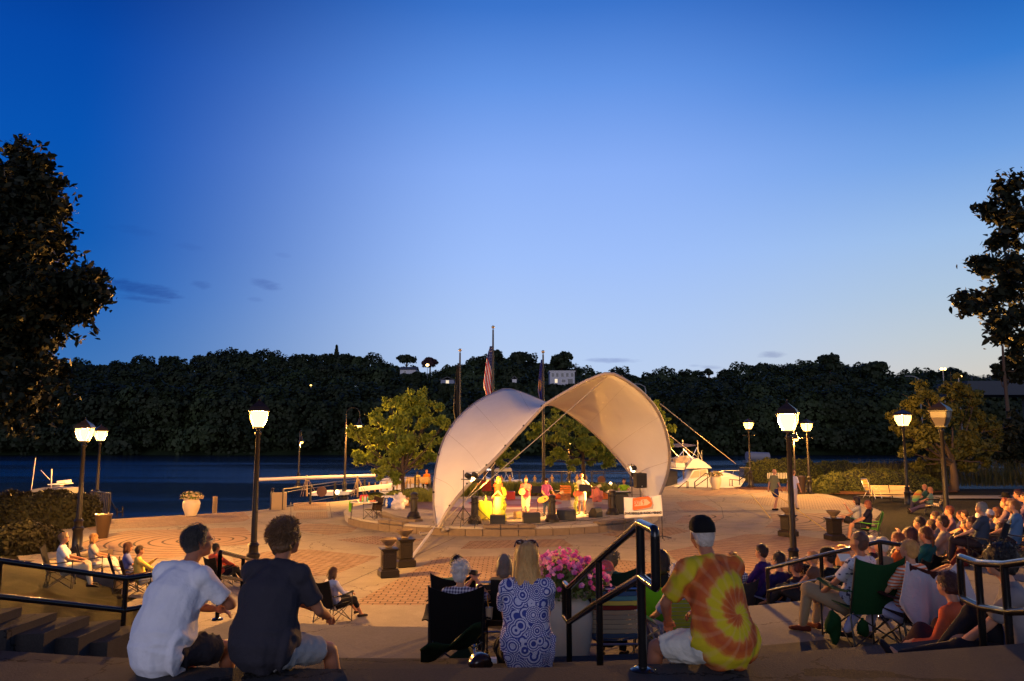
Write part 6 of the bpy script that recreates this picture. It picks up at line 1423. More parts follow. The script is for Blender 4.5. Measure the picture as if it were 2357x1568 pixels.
def par_can(label, loc, aim, col=(1, .7, .3), e=0, size=65, r=.11):
    rt = thing('stage_light', label, 'stage light', loc); d_ = (Vector(aim) - Vector(loc)).normalized()
    MB().lathe([(r * .6, -.26), (r * .95, -.2), (r, 0), (r * 1.05, .0), (r * 1.05, -.03)], (0, 0, 0), 14, axis=d_).build('housing', M_PLASTIC, rt, True)
    MB().lathe([(r * .92, .005), (r * .9, .012)], (0, 0, 0), 14, axis=d_).build('lens', M_CAN, rt)
    t = MB(); t.tube([(-r * 1.2, 0, 0), (-r * 1.2, 0, r * 1.5), (r * 1.2, 0, r * 1.5), (r * 1.2, 0, 0)], .01, 5); t.build('yoke', M_PLASTIC, rt)
    if e:
        l = bpy.data.lights.new('spot_beam', 'SPOT'); l.energy = e; l.color = col; l.spot_size = R(size); l.spot_blend = .6; l.shadow_soft_size = .06
        o = bpy.data.objects.new('spot_beam', l); COL.objects.link(o); o.parent = rt; o.location = d_ * .06; o.rotation_euler = d_.to_track_quat('-Z', 'Y').to_euler()
    return rt
par_can('lit can light on the tripod bar nearest the tent skin', WA(6, 383, 908, D=f0.y), (1.5, 37, .3), (1, .45, .10), 2600, 46)
par_can('second lit can light on the tripod bar', WA(6, 435, 905, D=f0.y), (.5, 35.5, .3), (1, .60, .04), 2000, 50)
f1 = hit(6, 450, 1355); h1 = WA(6, 455, 1045, D=f1.y).z; rt = tripod('shorter black tripod with an orange knob in front of the iron bollard', f1, h1, spread=.75, collar=.7)
MB().ball((0, 0, h1 + .03), .05, 10, 8).build('knob', mat('orange_knob', (.6, .25, .06), .4), rt, True)
f2 = on(6, 1655, 1180, .004); f2 = hit(6, 1655, 1200); hh2 = WA(6, 1650, 870, D=f2.y).z; tripod('tall black stand with a lamp cluster against the lit canopy skin', f2, hh2)
par_can('stage light at the top of the stand, aimed down at the band', WA(6, 1645, 850, D=f2.y), (-.5, 36, .6), (1, .42, .10), 9500, 75, .13)
par_can('stage light washing the inside of the canopy', WA(6, 1660, 868, D=f2.y), (5.6, 34.6, 5.6), (1, .42, .05), 7500, 165, .10)
f3 = hit(6, 1720, 1215); h3 = WA(6, 1718, 1000, D=f3.y).z; tripod('black speaker tripod behind the white banner', f3, h3, spread=.7)
box_speaker('black loudspeaker on a tripod above the white banner', (f3.x, f3.y, h3 + .02), .25, .50, .40, WA(6, 1720, 885, D=f3.y).z - h3)
# keyboard rig, banner
k0 = on(6, 1545, 1195); rt = thing('keyboard', 'black keyboard rack behind the iron bollard and banner', 'keyboard', k0, .1)
MB().box((0, 0, .45), (.85, .5, .9), bev=.03).build('cabinet', M_PLASTIC, rt); MB().box((0, -.02, .95), (1.15, .42, .08), bev=.02).build('keybed', M_PLASTIC, rt); MB().box((0, .03, 1.0), (1.0, .16, .02)).build('keys', mat('ivory', (.7, .68, .6), .4), rt)
MB().box((-.35, -.05, 1.03), (.25, .2, .02)).build('song_sheet', mat('paper', (.75, .72, .66), .8), rt)
bp = [WA(6, 1588, 1070, D=30.4), WA(6, 1882, 1052, D=30.0), WA(6, 1890, 1216, D=30.0), WA(6, 1592, 1236, D=30.4)]
rt = thing('banner', 'white cloth banner reading EXIT 977 LEAVE REGULAR RADIO BEHIND below the canopy foot', 'banner', bp[3]); O = bp[3]
rows = []
for i in range(13):
    u = i / 12; a = bp[0].lerp(bp[1], u); b = bp[3].lerp(bp[2], u); a = a + Vector((0, 0, -.05 * math.sin(math.pi * u)))
    rows.append([a.lerp(b, j / 8) + Vector((0, .03 * math.sin(u * 14 + j * .4), 0)) - O for j in range(9)])
MB().grid(rows, .006).build('cloth', mat('banner_cloth', (.72, .70, .70), .75, bump=.2, bscale=6), rt, 2)
ux = (bp[2] - bp[3]).normalized(); uz = (bp[0] - bp[3]).normalized(); nb = ux.cross(uz).normalized(); nb = nb if nb.y < 0 else -nb
Wd = (bp[2] - bp[3]).length; Hd = (bp[0] - bp[3]).length
bl = lambda u, v, d_=.05: ux * (u * Wd) + uz * (v * Hd) + nb * d_
TXT = []
def btext(body, u, v, size, m, nm='lettering', sx=1.0, ext=.002):
    cu = bpy.data.curves.new(nm, 'FONT'); cu.body = body; cu.size = size; cu.align_x = 'CENTER'; cu.align_y = 'CENTER'; cu.extrude = ext; cu.offset = .006; cu.materials.append(m)
    o = bpy.data.objects.new(nm, cu); COL.objects.link(o); o.parent = rt; TXT.append(o); zc = -ux.cross(uz) if ux.cross(uz).y > 0 else ux.cross(uz)
    Mx = Matrix((ux, uz, ux.cross(uz))).transposed().to_4x4(); o.matrix_local = Matrix.Translation(bl(u, v, .062)) @ Mx @ Matrix.Diagonal((sx, 1, 1, 1)); return o
m_or = mat('banner_orange', (.62, .13, .03), .7)
def bplate(name, pts, m, d_): q_ = MB(); q_.plate([bl(u, v, d_) for u, v in pts], nb, .004); q_.build(name, m, rt)
bplate('sign_shadow', [(.25, .33), (.76, .37), (.78, .55), (.74, .90), (.30, .88)], mat('banner_soft_grey', (.35, .30, .28), .8), .044)
bplate('sign_panel', [(.23, .40), (.24, .93), (.64, .97), (.70, .90), (.75, .62), (.72, .48), (.66, .44), (.26, .36)], m_or, .050)
bplate('sign_field', [(.28, .54), (.28, .80), (.60, .84), (.70, .66), (.61, .55)], mat('banner_cream', (.60, .42, .30), .7), .056)
btext('EXIT 977', .445, .685, .25, m_or, sx=.62)
btext('LEAVE REGULAR RADIO BEHIND', .49, .20, .118, mat('banner_ink', (.02, .015, .015), .7), sx=.86)
for i, (u, v) in enumerate([(0.02, 0), (.98, 0)]):
    b_ = bl(u, 0, -.06) + O; t = MB(); t.tube([Vector((b_.x, b_.y, .02)) - O, bl(u, .98, -.06)], .015, 6); t.build('pole', M_PLASTIC, rt)
    t = MB()
    for k in range(3): a_ = k * 2.09 + .5; t.tube([Vector((b_.x, b_.y, .12)) - O, Vector((b_.x + math.cos(a_) * .45, b_.y + math.sin(a_) * .45, .02)) - O], .013, 5)
    t.build('foot', M_PLASTIC, rt)
# table with yellow cloth, crates, cooler, bags
p = on(6, 498, 1245); rt = thing('side_table', 'small round table draped in bright yellow cloth beside the singer', 'table', p); rows = []
for i in range(33):
    a = 2 * math.pi * i / 32; w_ = 1 + .10 * math.sin(a * 8); rows.append([(math.cos(a) * rr * (1 if j < 3 else w_), math.sin(a) * rr * (1 if j < 3 else w_), z_) for j, (rr, z_) in enumerate([(.02, .78), (.2, .78), (.31, .78), (.33, .74), (.35, .45), (.38, .05)])])
MB().grid(rows).build('tablecloth', mat('yellow_cloth', (.45, .38, .04), .8), rt, 2)
MB().lathe([(.05, 0), (.05, .6), (.03, .77)], n=10).build('leg', M_PLASTIC, rt)
tag(MB().lathe([(.05, 0), (.055, .14), (.02, .2), (.02, .25), (.03, .26)], p + Vector((.08, 0, .785)), 12).build('bottle', mat('amber_bottle', (.6, .42, .15), .3), None, True), 'bottle on the yellow draped table', 'bottle')
tag(MB().lathe([(.10, 0), (.12, .05), (.02, .05)], p + Vector((-.14, 0, .785)), 12).build('dish', mat('paper_plate', (0, 0, 0)), None, True), 'shallow dish on the yellow draped table', 'dish')
def crate(label, loc, sz, col, rz=0):
    rt = thing('milk_crate', label, 'crate', loc, rz); m_ = mat('crate_%d' % int(col[0] * 1000 + col[1] * 100), col, .5); t = MB(); a, b, c = sz
    for z_ in (.03, c * .33, c * .62, c - .03):
        for s in (-1, 1): t.box((0, s * b / 2, z_), (a, .02, .05)); t.box((s * a / 2, 0, z_), (.02, b, .05))
    for s in (-1, 1):
        for s2 in (-1, 1): t.box((s * a / 2, s2 * b / 2, c / 2), (.035, .035, c))
        for k in range(4): t.box((-a / 2 + a * (k + .5) / 4, s * b / 2, c / 2), (.02, .015, c))
    t.box((0, 0, .015), (a, b, .02)); t.build('frame', m_, rt); return rt
cp = on(6, 1135, 1092); crate('dull orange milk crate at the bottom of the stack of two', cp, (.5, .4, .36), (.35, .13, .06)); crate('bright orange milk crate topmost of the stack of two', cp + Vector((0, 0, .37)), (.52, .42, .42), (.85, .25, .03), .1)
crate('bright orange box alone before the dark hedge', on(6, 1455, 1082), (.46, .4, .34), (.85, .25, .03), -.2)
tag(MB().box(on(6, 708, 1085) + Vector((0, 0, .22)), (.5, .4, .44), bev=.03).build('red_cooler', mat('red_plastic', (.6, .04, .03), .4)), 'red box cooler on the stage behind the singer', 'cooler')
tag(MB().box(on(6, 1085, 1080) + Vector((0, 0, .2)), (.6, .5, .5), bev=.03).build('amplifier', M_PLASTIC), 'black amplifier beside the orange crates', 'amplifier')
q0 = on(6, 1375, 1105); blob('tote_bag', 'pink patterned tote bag on the stage near the bass player', 'bag', (q0.x, q0.y, SZ + .36), (.34, .2, .38), mat('pink_tote', (.65, .18, .14), .8, bump=.2, bscale=10, var=.5, vscale=7), 6)
tag(MB().box(on(6, 760, 1235) + Vector((0, 0, .16)), (.36, .3, .30), bev=.03).build('small_amplifier', mat('tan_amp', (.38, .24, .10), .6)), 'small tan amplifier box between the front monitors', 'amplifier')
q0 = on(6, 1060, 1085); blob('clothes_pile', 'pile of pink and orange clothes behind the guitarist', 'clothes', (q0.x, q0.y, SZ + .14), (.4, .25, .18), cloth('salmon', (220, 110, 80)), 2)
camp('empty reddish folding chair at the back of the stage by the subwoofer', on(11, 935, 770) * 1, 200, (150, 60, 40), 1.05, group='stage seats')
# mic and music stands
def mic(label, loc, h, tilt=(.0, 0), boa=None):
    rt = thing('microphone_stand', label, 'microphone stand', loc); t = MB(); t.lathe([(.14, 0), (.14, .02), (.02, .04)], n=14); t.build('base', M_PLASTIC, rt)
    t = MB(); t.tube([(0, 0, .02), (0, 0, h * .75), (tilt[0], tilt[1], h)], .012, 6); t.build('pole', M_PLASTIC, rt)
    t = MB(); t.lathe([(.012, -.14), (.02, -.02), (.028, .0), (.026, .035), (.01, .05)], (tilt[0], tilt[1], h), 10, axis=Vector((tilt[0] * .5, -.2, .4)).normalized()); t.build('microphone', M_GRILL, rt)
    if boa is not None:
        n_ = 900; z_ = np.random.uniform(.05, h * .95, n_); a = np.random.uniform(0, 6.28, n_); P = np.stack([np.cos(a) * .07 + .03 * np.sin(z_ * 12), np.sin(a) * .07, z_], 1); leaves('feather_boa', P, np.stack([np.cos(a), np.sin(a), a * 0], 1), np.full(n_, .07), boa, rt, .5, .3)
    return rt
mic('microphone stand wrapped in a yellow green boa by the singer in gold', on(6, 655, 1262), 1.5, (-.05, .0), leafmat('boa_feather', (.3, .34, .03), (.42, .42, .06), 4, .3))
mic('microphone stand in front of the man in the pink shirt', on(6, 828, 1225), 1.5, (0, .1)); mic('microphone stand before the guitarist', on(6, 1005, 1215), 1.42, (-.05, .1))
mic('microphone stand with leafy garland beside the bass player', on(6, 1215, 1205), 1.5, (-.12, .05), leafmat('garland', (.16, .22, .04), (.35, .35, .08), 4, .3))
def music(label, loc, h, rz=0):
    rt = thing('music_stand', label, 'music stand', loc, rz); t = MB(); t.tube([(0, 0, .1), (0, 0, h)], .012, 6); t.build('pole', M_PLASTIC, rt)
    for k in range(3): a_ = k * 2.09; t = MB(); t.tube([(0, 0, .22), (math.cos(a_) * .28, math.sin(a_) * .28, .01)], .01, 5); t.build('leg', M_PLASTIC, rt)
    MB().box((0, .02, h + .12), (.55, .02, .32), rot=Matrix.Rotation(R(-22), 3, 'X')).build('desk', M_PLASTIC, rt); return rt
music('wide black music stand in front of the bass player', on(6, 1290, 1215), 1.12, .1); music('slatted black music stand between the two singers', on(6, 918, 1205), 1.0, -.1)
t = MB(); pts = catmull([on(6, 560, 1282) + Vector((0, 0, .02)), on(6, 760, 1268) + Vector((0, 0, .02)), on(6, 930, 1285) + Vector((0, 0, .02)), on(6, 1130, 1262) + Vector((0, 0, .02)), on(6, 1330, 1250) + Vector((0, 0, .02)), on(6, 1480, 1225) + Vector((0, 0, .02))], 6); t.tube(pts, .012, 5)
small('cable', 'black cable running along the front edge of the stage', 'cable', t, M_PLASTIC)
rt = thing('guitar_stand', 'upright guitar neck with headstock on a stand by the bass player', 'guitar', on(6, 1355, 1130)); t = MB(); t.tube([(0, 0, 0), (0, 0, .95)], .014, 6); t.build('pole', mat('guitar_neck', (.35, .18, .07), .4), rt)

# ---------------------------------------------------------------- boats
def side_poly(t, n, pts, D, th, m=None): P = [WA(n, x, y, D=D) for x, y in pts]; t.plate(P, (0, 1, 0), th); return t
def boatpart(rt, name, n, pts, D, th, m, off=0): O = rt.location; t = MB(); P = [WA(n, x, y, D=D) + Vector((0, off, 0)) - Vector(O) for x, y in pts]; t.plate(P, (0, 1, 0), th); return t.build(name, m, rt)
D_ = 63.5; rt = thing('cabin_cruiser', 'white cabin cruiser with flybridge and dark blue sun canopy moored by the plaza', 'boat', (WA(9, 600, 800, D=D_).x, D_, -2.3))
boatpart(rt, 'hull', 9, [(60, 1100), (60, 800), (330, 730), (500, 640), (700, 610), (960, 600), (1320, 605), (1400, 640), (1320, 760), (1150, 900), (950, 1100)], D_, 3.2, M_WHITE, 1.6)
boatpart(rt, 'foredeck', 9, [(860, 605), (900, 555), (1000, 540), (1150, 548), (1300, 600)], D_, 2.4, M_WHITE, 1.6)
boatpart(rt, 'cabin', 9, [(330, 740), (480, 640), (560, 495), (790, 480), (812, 610), (600, 640)], D_, 2.6, M_WHITE, 1.6)
boatpart(rt, 'cabin_window', 9, [(500, 628), (575, 510), (660, 500), (655, 608)], D_, .06, mat('cream_curtain', (.42, .34, .25), .7), .27); boatpart(rt, 'cabin_window', 9, [(672, 498), (775, 488), (775, 590), (670, 605)], D_, .06, _M['cream_curtain'], .27)
boatpart(rt, 'windscreen', 9, [(800, 485), (900, 545), (860, 600), (812, 600)], D_, 2.3, M_DARKGLASS, 1.6)
boatpart(rt, 'flybridge', 9, [(160, 470), (380, 490), (430, 470), (860, 462), (760, 380), (640, 305), (545, 320), (430, 465), (270, 455), (265, 375), (420, 380), (420, 455)], D_, 2.8, M_WHITE, 1.6)
boatpart(rt, 'bridge_coaming', 9, [(270, 375), (420, 380), (420, 470), (268, 455)], D_, 1.6, mat('cream_seat', (.5, .42, .36), .6), 1.6)
boatpart(rt, 'tarp', 9, [(300, 320), (380, 265), (480, 262), (535, 305), (470, 375), (300, 372)], D_, 1.4, mat('tan_tarp', (.34, .27, .24), .8), 1.6)
boatpart(rt, 'sun_canopy', 9, [(175, 100), (185, 88), (300, 70), (450, 62), (600, 80), (612, 98), (450, 118), (300, 125)], D_, 2.2, mat('navy_canvas', (.03, .035, .12), .8), 1.6)
t = MB(); O = Vector(rt.location)
for a, b in [((170, 130), (295, 275)), ((300, 275), (415, 140)), ((370, 145), (535, 305)), ((605, 120), (530, 280)), ((600, 120), (690, 330)), ((380, 150), (380, 275)), ((430, 140), (440, 210)), ((615, 10), (625, 305)), ((680, 180), (682, 330)), ((370, 0), (372, 70)), ((170, 300), (300, 290)), ((180, 300), (180, 430))]:
    t.tube([WA(9, *a, D=D_) - O, WA(9, *b, D=D_) - O], .03, 5)
for a, b in [((880, 540), (1040, 505)), ((1040, 505), (1300, 500)), ((1190, 550), (1205, 505))]: t.tube([WA(9, *a, D=D_) - O, WA(9, *b, D=D_) - O], .02, 5)
t.build('railing', M_STEEL, rt)
boatpart(rt, 'cockpit', 9, [(60, 490), (330, 520), (330, 745), (60, 800)], D_, 1.5, mat('dark_cockpit', (.015, .015, .03), .7), 1.8)
boatpart(rt, 'cabin_stripe', 9, [(380, 510), (405, 505), (410, 640), (395, 650)], D_, .05, mat('dark_lettering', (.08, .05, .04), .7), .25)
t = MB(); D2 = 46
rt = thing('sailboat', 'moored sailboat with its white mast lowered flat across crutches', 'boat', (W(760, 1150, D=D2).x, D2, -2.3)); O = Vector(rt.location)
MB().tube([WA(10, 30, 290, D=D2 + 3) - O, WA(10, 1100, 250, D=D2 + 3) - O, WA(10, 2200, 215, D=D2 + 3.5) - O], .11, 10).build('mast', mat('painted_mast', (.62, .52, .48), .4), rt, True)
for cx, cy, bx in [(935, 225, 60), (1870, 240, 90)]:
    t = MB()
    for dx in (-120, -70, 130, 200): t.tube([WA(10, cx, cy, D=D2 + 3) - O, WA(10, cx + dx, cy + 375, D=D2 + 2.5) - O], .014, 5)
    t.tube([WA(10, cx, cy - 20, D=D2 + 3) - O, WA(10, cx, cy + 370, D=D2 + 3) - O], .06, 8); t.build('crutch', mat('weathered_post', (.22, .15, .09), .7), rt)
boatpart(rt, 'hull', 10, [(780, 590), (1000, 570), (1350, 560), (1580, 560), (1560, 620), (1300, 640), (820, 640)], D2, 1.6, M_WHITE, 3); 
boatpart(rt, 'hull', 10, [(1640, 520), (2000, 480), (2350, 440), (2330, 510), (1660, 590)], D2, 1.6, M_WHITE, 4)
lb = WA(10, 1495, 522, D=47.5); rt = thing('dock_lamp', 'small glowing dock lamp at the base of the tall hook lamp', 'lamp', (lb.x, lb.y, 0)); MB().tube([(0, 0, 0), (0, 0, lb.z)], .03, 6).build('pole', M_IRON, rt); MB().ball((0, 0, lb.z), .13, 10, 8).build('bulb', mat('warm_glow', (1, 1, 1), emit=(1, .62, .24), es=10), rt)
lb = WA(12, 1105, 528, D=58); rt = thing('dock_lamp', 'small glowing dock lamp low on the river fence, inside the tent arch', 'lamp', (lb.x, lb.y, 0)); MB().tube([(0, 0, 0), (0, 0, lb.z)], .03, 6).build('pole', M_IRON, rt); MB().ball((0, 0, lb.z), .12, 10, 8).build('bulb', mat('warm_glow', (1, 1, 1)), rt)
D3 = 61; rt = thing('covered_boat', 'big pale shrink-wrapped boat lying behind the fence figures', 'boat', (W(945, 1140, D=D3).x, D3, -2.3)); O = Vector(rt.location)
rows = []
for i, (x, yt, yb) in enumerate([(640, -20, 100), (700, -48, 150), (820, -60, 165), (1000, -55, 165), (1200, -50, 160), (1420, -30, 150), (1440, 10, 140)]):
    a, b = WA(13, x, yt, D=D3) - O, WA(13, x, yb, D=D3) - O; rows.append([b + Vector((0, -1.6, -1.5)), b + Vector((0, -1.5, 0)), a.lerp(b, .4) + Vector((0, -1.3, 0)), a, a.lerp(b, .4) + Vector((0, 1.5, 0)), b + Vector((0, 1.5, -1.5))])
MB().grid([list(reversed(r)) for r in rows]).build('cover', mat('shrink_wrap', (.50, .50, .56), .45, bump=.4, bscale=3), rt, 2)
D4 = 63; rt = thing('pontoon_boat', 'small motorboat with a grey folding canopy, seen under the tent arch', 'boat', (WA(11, 1150, 400, D=D4).x, D4, -2.3)); O = Vector(rt.location)
boatpart(rt, 'canopy', 11, [(1020, 320), (1060, 285), (1290, 275), (1330, 300), (1325, 330), (1200, 325), (1040, 330)], D4, 2.0, mat('grey_canvas', (.25, .25, .28), .8), 1)
t = MB()
for a, b in [((1040, 330), (1190, 470)), ((1210, 330), (1280, 440)), ((1325, 330), (1340, 420)), ((990, 330), (1180, 480)), ((1230, 490), (1360, 440)), ((1390, 460), (1470, 500)), ((900, 225), (905, 330)), ((1240, 330), (1200, 470))]: t.tube([WA(11, *a, D=D4) - O, WA(11, *b, D=D4) - O], .035, 5)
t.build('canopy_frame', M_STEEL, rt)
boatpart(rt, 'hull', 11, [(860, 520), (880, 430), (1000, 480), (1200, 500), (1500, 480), (1500, 560), (1250, 640), (900, 640)], D4, 2.2, M_WHITE, 1.2)
boatpart(rt, 'outboard_light', 11, [(870, 290), (960, 290), (990, 310), (950, 320), (880, 310)], D4, .3, mat('cool_boat_light', (.6, .7, .9), .4, emit=(.6, .8, 1), es=.8), 1)
t = MB(); D5 = 41
rt = thing('small_boat', 'small boat with a thin mast and white seat peeking over the dark hedge', 'boat', (W(110, 1130, D=D5).x, D5, -2.3)); O = Vector(rt.location)
t.tube([WA(7, 245, 1010, D=D5) - O, WA(7, 278, 765, D=D5) - O], .018, 6); t.tube([WA(7, 400, 1000, D=D5) - O, WA(7, 403, 850, D=D5) - O], .03, 6); t.tube([WA(7, 320, 860, D=D5) - O, WA(7, 390, 935, D=D5) - O], .015, 4); t.build('mast', mat('painted_mast', (0, 0, 0)), rt)
boatpart(rt, 'seat', 7, [(425, 945), (488, 940), (490, 962), (425, 966)], D5, .6, M_WHITE, .5); boatpart(rt, 'deck', 7, [(235, 1012), (355, 992), (360, 1004), (520, 1006), (520, 1090), (235, 1090)], D5, 1.6, M_DIM_WHITE, .8)
boatpart(rt, 'canopy', 7, [(380, 968), (480, 968), (480, 974), (380, 974)], D5, 1.2, M_WHITE, .5)
for x, y in [(1672, 1265)]: q0 = W(*A(7, x, 1180), D=42); t = MB(); t.tube([(q0.x, q0.y, -2.4), (q0.x, q0.y, WA(7, x, 1065, D=42).z)], .12, 8); small('mooring_post', 'brown wooden mooring post standing in the blue water', 'post', t, mat('weathered_post', (0, 0, 0)))
# ---------------------------------------------------------------- the audience close by
def clothmat(name, fn, rough=.85):
    m = bpy.data.materials.new(name); m.use_nodes = True; q = NG(m.node_tree); b = m.node_tree.nodes['Principled BSDF']; t = q.n('ShaderNodeTexCoord').outputs['Object']; s_ = q.n('ShaderNodeSeparateXYZ'); q.link(t, s_.inputs[0])
    q.link(fn(q, t, *s_.outputs), b.inputs['Base Color']); b.inputs['Roughness'].default_value = rough; b.inputs['Specular IOR Level'].default_value = .2
    bn = q.n('ShaderNodeBump'); bn.inputs['Strength'].default_value = .4; bn.inputs['Distance'].default_value = .015; q.link(q.noise(t, 14, 4, .6), bn.inputs['Height']); q.link(bn.outputs[0], b.inputs['Normal']); return m
def f_tie(q, t, x, y, z):
    cx, cz = .03, .37; dx = q.m('SUBTRACT', x, cx); dz = q.m('MULTIPLY', q.m('SUBTRACT', z, cz), .92)
    r = q.m('SQRT', q.m('ADD', q.m('MULTIPLY', dx, dx), q.m('MULTIPLY', dz, dz))); a = q.m('ARCTAN2', dz, dx); nn = q.noise(t, 22, 4, .7)
    ray = q.m('SINE', q.m('ADD', q.m('MULTIPLY', a, 17.0), q.m('MULTIPLY', r, 12.0)))
    v = q.m('ADD', q.m('ADD', q.m('DIVIDE', a, 6.2832), q.m('MULTIPLY', r, 5.6)), q.m('ADD', q.m('MULTIPLY', ray, .035), q.m('MULTIPLY', q.m('SUBTRACT', nn, .5), .22)))
    f = q.m('FRACT', q.m('ADD', v, .98)); c = q.ramp(f, [(.0, (.52, .13, .025)), (.06, (.56, .24, .03)), (.14, (.56, .42, .015)), (.42, (.52, .42, .015)), (.50, (.58, .28, .05)), (.58, (.50, .12, .025)), (.80, (.42, .075, .02)), (.95, (.50, .12, .02))])
    c = q.mix(q.m('MULTIPLY', q.m('MULTIPLY', q.smooth(ray, .3, 1.0), nn), .34), c, (.70, .42, .22, 1)); return c
M_TIE = clothmat('tie_dye_cloth', f_tie)
def f_ring(q, t, x, y, z):
    w_ = q.n('ShaderNodeCombineXYZ'); q.put(w_.inputs[0], x); q.put(w_.inputs[1], z); q.put(w_.inputs[2], q.m('MULTIPLY', y, .15))
    vo = q.n('ShaderNodeTexVoronoi'); q.put(vo.inputs['Vector'], w_.outputs[0]); vo.inputs['Scale'].default_value = 9.0; vo.inputs['Randomness'].default_value = .85
    d = vo.outputs['Distance']; pos = q.n('ShaderNodeSeparateXYZ'); q.link(vo.outputs['Position'], pos.inputs[0])
    an = q.m('ARCTAN2', q.m('SUBTRACT', z, q.m('DIVIDE', pos.outputs[1], 1.0)), q.m('SUBTRACT', x, pos.outputs[0]))
    rr = q.m('MULTIPLY', d, 8.5); fr = q.m('FRACT', rr); row = q.m('FLOOR', rr); fa = q.m('FRACT', q.m('MULTIPLY', q.m('ADD', q.m('DIVIDE', an, 6.2832), q.m('MULTIPLY', row, .13)), q.m('MULTIPLY', q.m('ADD', row, 1.0), 5.0)))
    dot = q.m('MULTIPLY', q.m('LESS_THAN', q.m('ABSOLUTE', q.m('SUBTRACT', fr, .5)), .27), q.m('LESS_THAN', q.m('ABSOLUTE', q.m('SUBTRACT', fa, .5)), .34))
    return q.mix(dot, (.035, .05, .24, 1), (.62, .62, .72, 1))
M_RING = clothmat('blue_dotted_rings', f_ring)
def f_plaid(q, t, x, y, z):
    a = q.m('GREATER_THAN', q.m('FRACT', q.m('MULTIPLY', x, 28)), .5); b_ = q.m('GREATER_THAN', q.m('FRACT', q.m('MULTIPLY', z, 28)), .5); return q.ramp(q.m('DIVIDE', q.m('ADD', a, b_), 2.0), [(0, (.60, .58, .60)), (.5, (.28, .26, .34)), (1, (.05, .04, .09))], 'LINEAR')
M_PLAID = clothmat('checked_cloth', f_plaid)
def stripes(name, c1, c2, n): return clothmat(name, lambda q, t, x, y, z: q.mix(q.m('GREATER_THAN', q.m('FRACT', q.m('MULTIPLY', z, n)), .5), (*c1, 1), (*c2, 1)))
M_STR = stripes('orange_striped_cloth', (.75, .18, .06), (.75, .62, .5), 26); M_STR2 = stripes('navy_striped_cloth', (.7, .68, .66), (.05, .05, .12), 30)
M_FLOR = clothmat('leaf_print_cloth', lambda q, t, x, y, z: q.mix(q.m('GREATER_THAN', q.noise(t, 22, 2, .5), .60), (.52, .50, .54, 1), (.06, .06, .10, 1)))
TW, TE = CAMZ, 0
# the three on the terrace edge and the woman on the step
person('man in a white t-shirt sitting on the terrace edge', W(366, 1545, z=2.6), -27, 'ledge', .87, (225, 225, 230), (50, 48, 55), (60, 56, 52), M_SKIN2, 'short', leg='short', q=2, head=(-4, 22, 0), lean=(12, 24, 34), bulk=1.32,
       hand=[(-.02, .46, .32), (.10, .48, .36)], ank=[(-.22, .44, -.36), (.16, .46, -.36)], elbow=[(-.8, -.2, -.5), (.9, -.1, -.35)], glasses=True, shoe=(60, 55, 55), ms=cloth('white_tee', (226, 226, 232)))
person('curly haired man in a charcoal shirt sitting on the terrace edge', W(602, 1546, z=2.6), -17, 'ledge', .88, (52, 50, 58), (150, 150, 150), (105, 72, 40), M_SKIN2, 'curly', leg='short', q=2, head=(-2, 30, 0), lean=(10, 20, 30), bulk=1.34,
       hand=[(.16, .44, .32), (.22, .46, .28)], ank=[(-.20, .44, -.36), (.34, .46, -.36)], elbow=[(-.5, -.2, -.6), (.45, -.2, -.6)], hem=.03, shoe=None)
pt = W(1666, 1534, z=2.6)
person('man in a yellow and orange tie-dye shirt and black cap sitting on the terrace edge', (pt.x, pt.y - .03, 2.6), 20, 'ledge', .90, (220, 120, 40), (205, 200, 185), (190, 180, 170), M_SKIN2, 'short', leg='short', q=2, hat=('beanie', (14, 13, 15)), head=(6, 4, 0), lean=(10, 18, 26), bulk=1.28,
       hand=[(-.18, .42, .24), (.12, .46, .28)], ank=[(-.34, .42, -.36), (.24, .44, -.36)], elbow=[(-.9, -.1, -.4), (.8, -.2, -.5)], ms=M_TIE, hem=.02, shoe=(230, 225, 215))
pw = W(1214, 1540, D=6.35)
_, bhp = person('woman with long blonde hair in a blue dotted swirl blouse sitting on the step', (pw.x, 6.25, 2.17), 3, 'ledge', .95, (60, 80, 170), (14, 13, 16), (205, 160, 95), None, 'long', sleeve='short', leg='long', q=2, fem=True, head=(4, -4, 0), lean=(3, 8, 12), bulk=1.25, ms=M_RING,
       hand=[(-.14, .42, .22), (.16, .42, .22)], ank=[(-.16, .42, -.36), (.16, .42, -.36)])
t = MB(); ph = Vector((pw.x, 6.25, 2.17)) + Matrix.Rotation(R(3), 3, 'Z') @ (bhp(0, .012, .142) * .95)
for s in (-1, 1): t.ball(ph + Vector((s * .045, .02, -.008)), (.036, .018, .022), 12, 8)
t.tube([ph + Vector((-.095, -.07, -.03)), ph + Vector((-.08, .02, 0)), ph + Vector((.08, .02, 0)), ph + Vector((.095, -.07, -.03))], .006, 6); SUNG = t.build('sunglasses', mat('brown_lens', (.05, .015, .01), .12), None, True); tag(SUNG, 'brown sunglasses pushed up on the blonde hair', 'sunglasses')
tag(blob('handbag', 'shiny brown handbag on the step beside the blonde woman', 'bag', (pw.x - .36, 6.20, 2.23), (.13, .09, .07), mat('brown_leather', (.03, .015, .01), .2), 3))
p = WA(3, 545, 1310, D=6.9); rt = thing('canvas_tote', 'white tote bag printed with a picture by the blonde woman', 'bag', (p.x, 6.9, 1.74)); MB().box((0, 0, .17), (.25, .10, .34), bev=.02).build('body', cloth('canvas', (210, 205, 200)), rt); MB().box((.02, -.053, .17), (.13, .006, .14)).build('print', mat('dark_print', (.04, .04, .04), .8), rt)
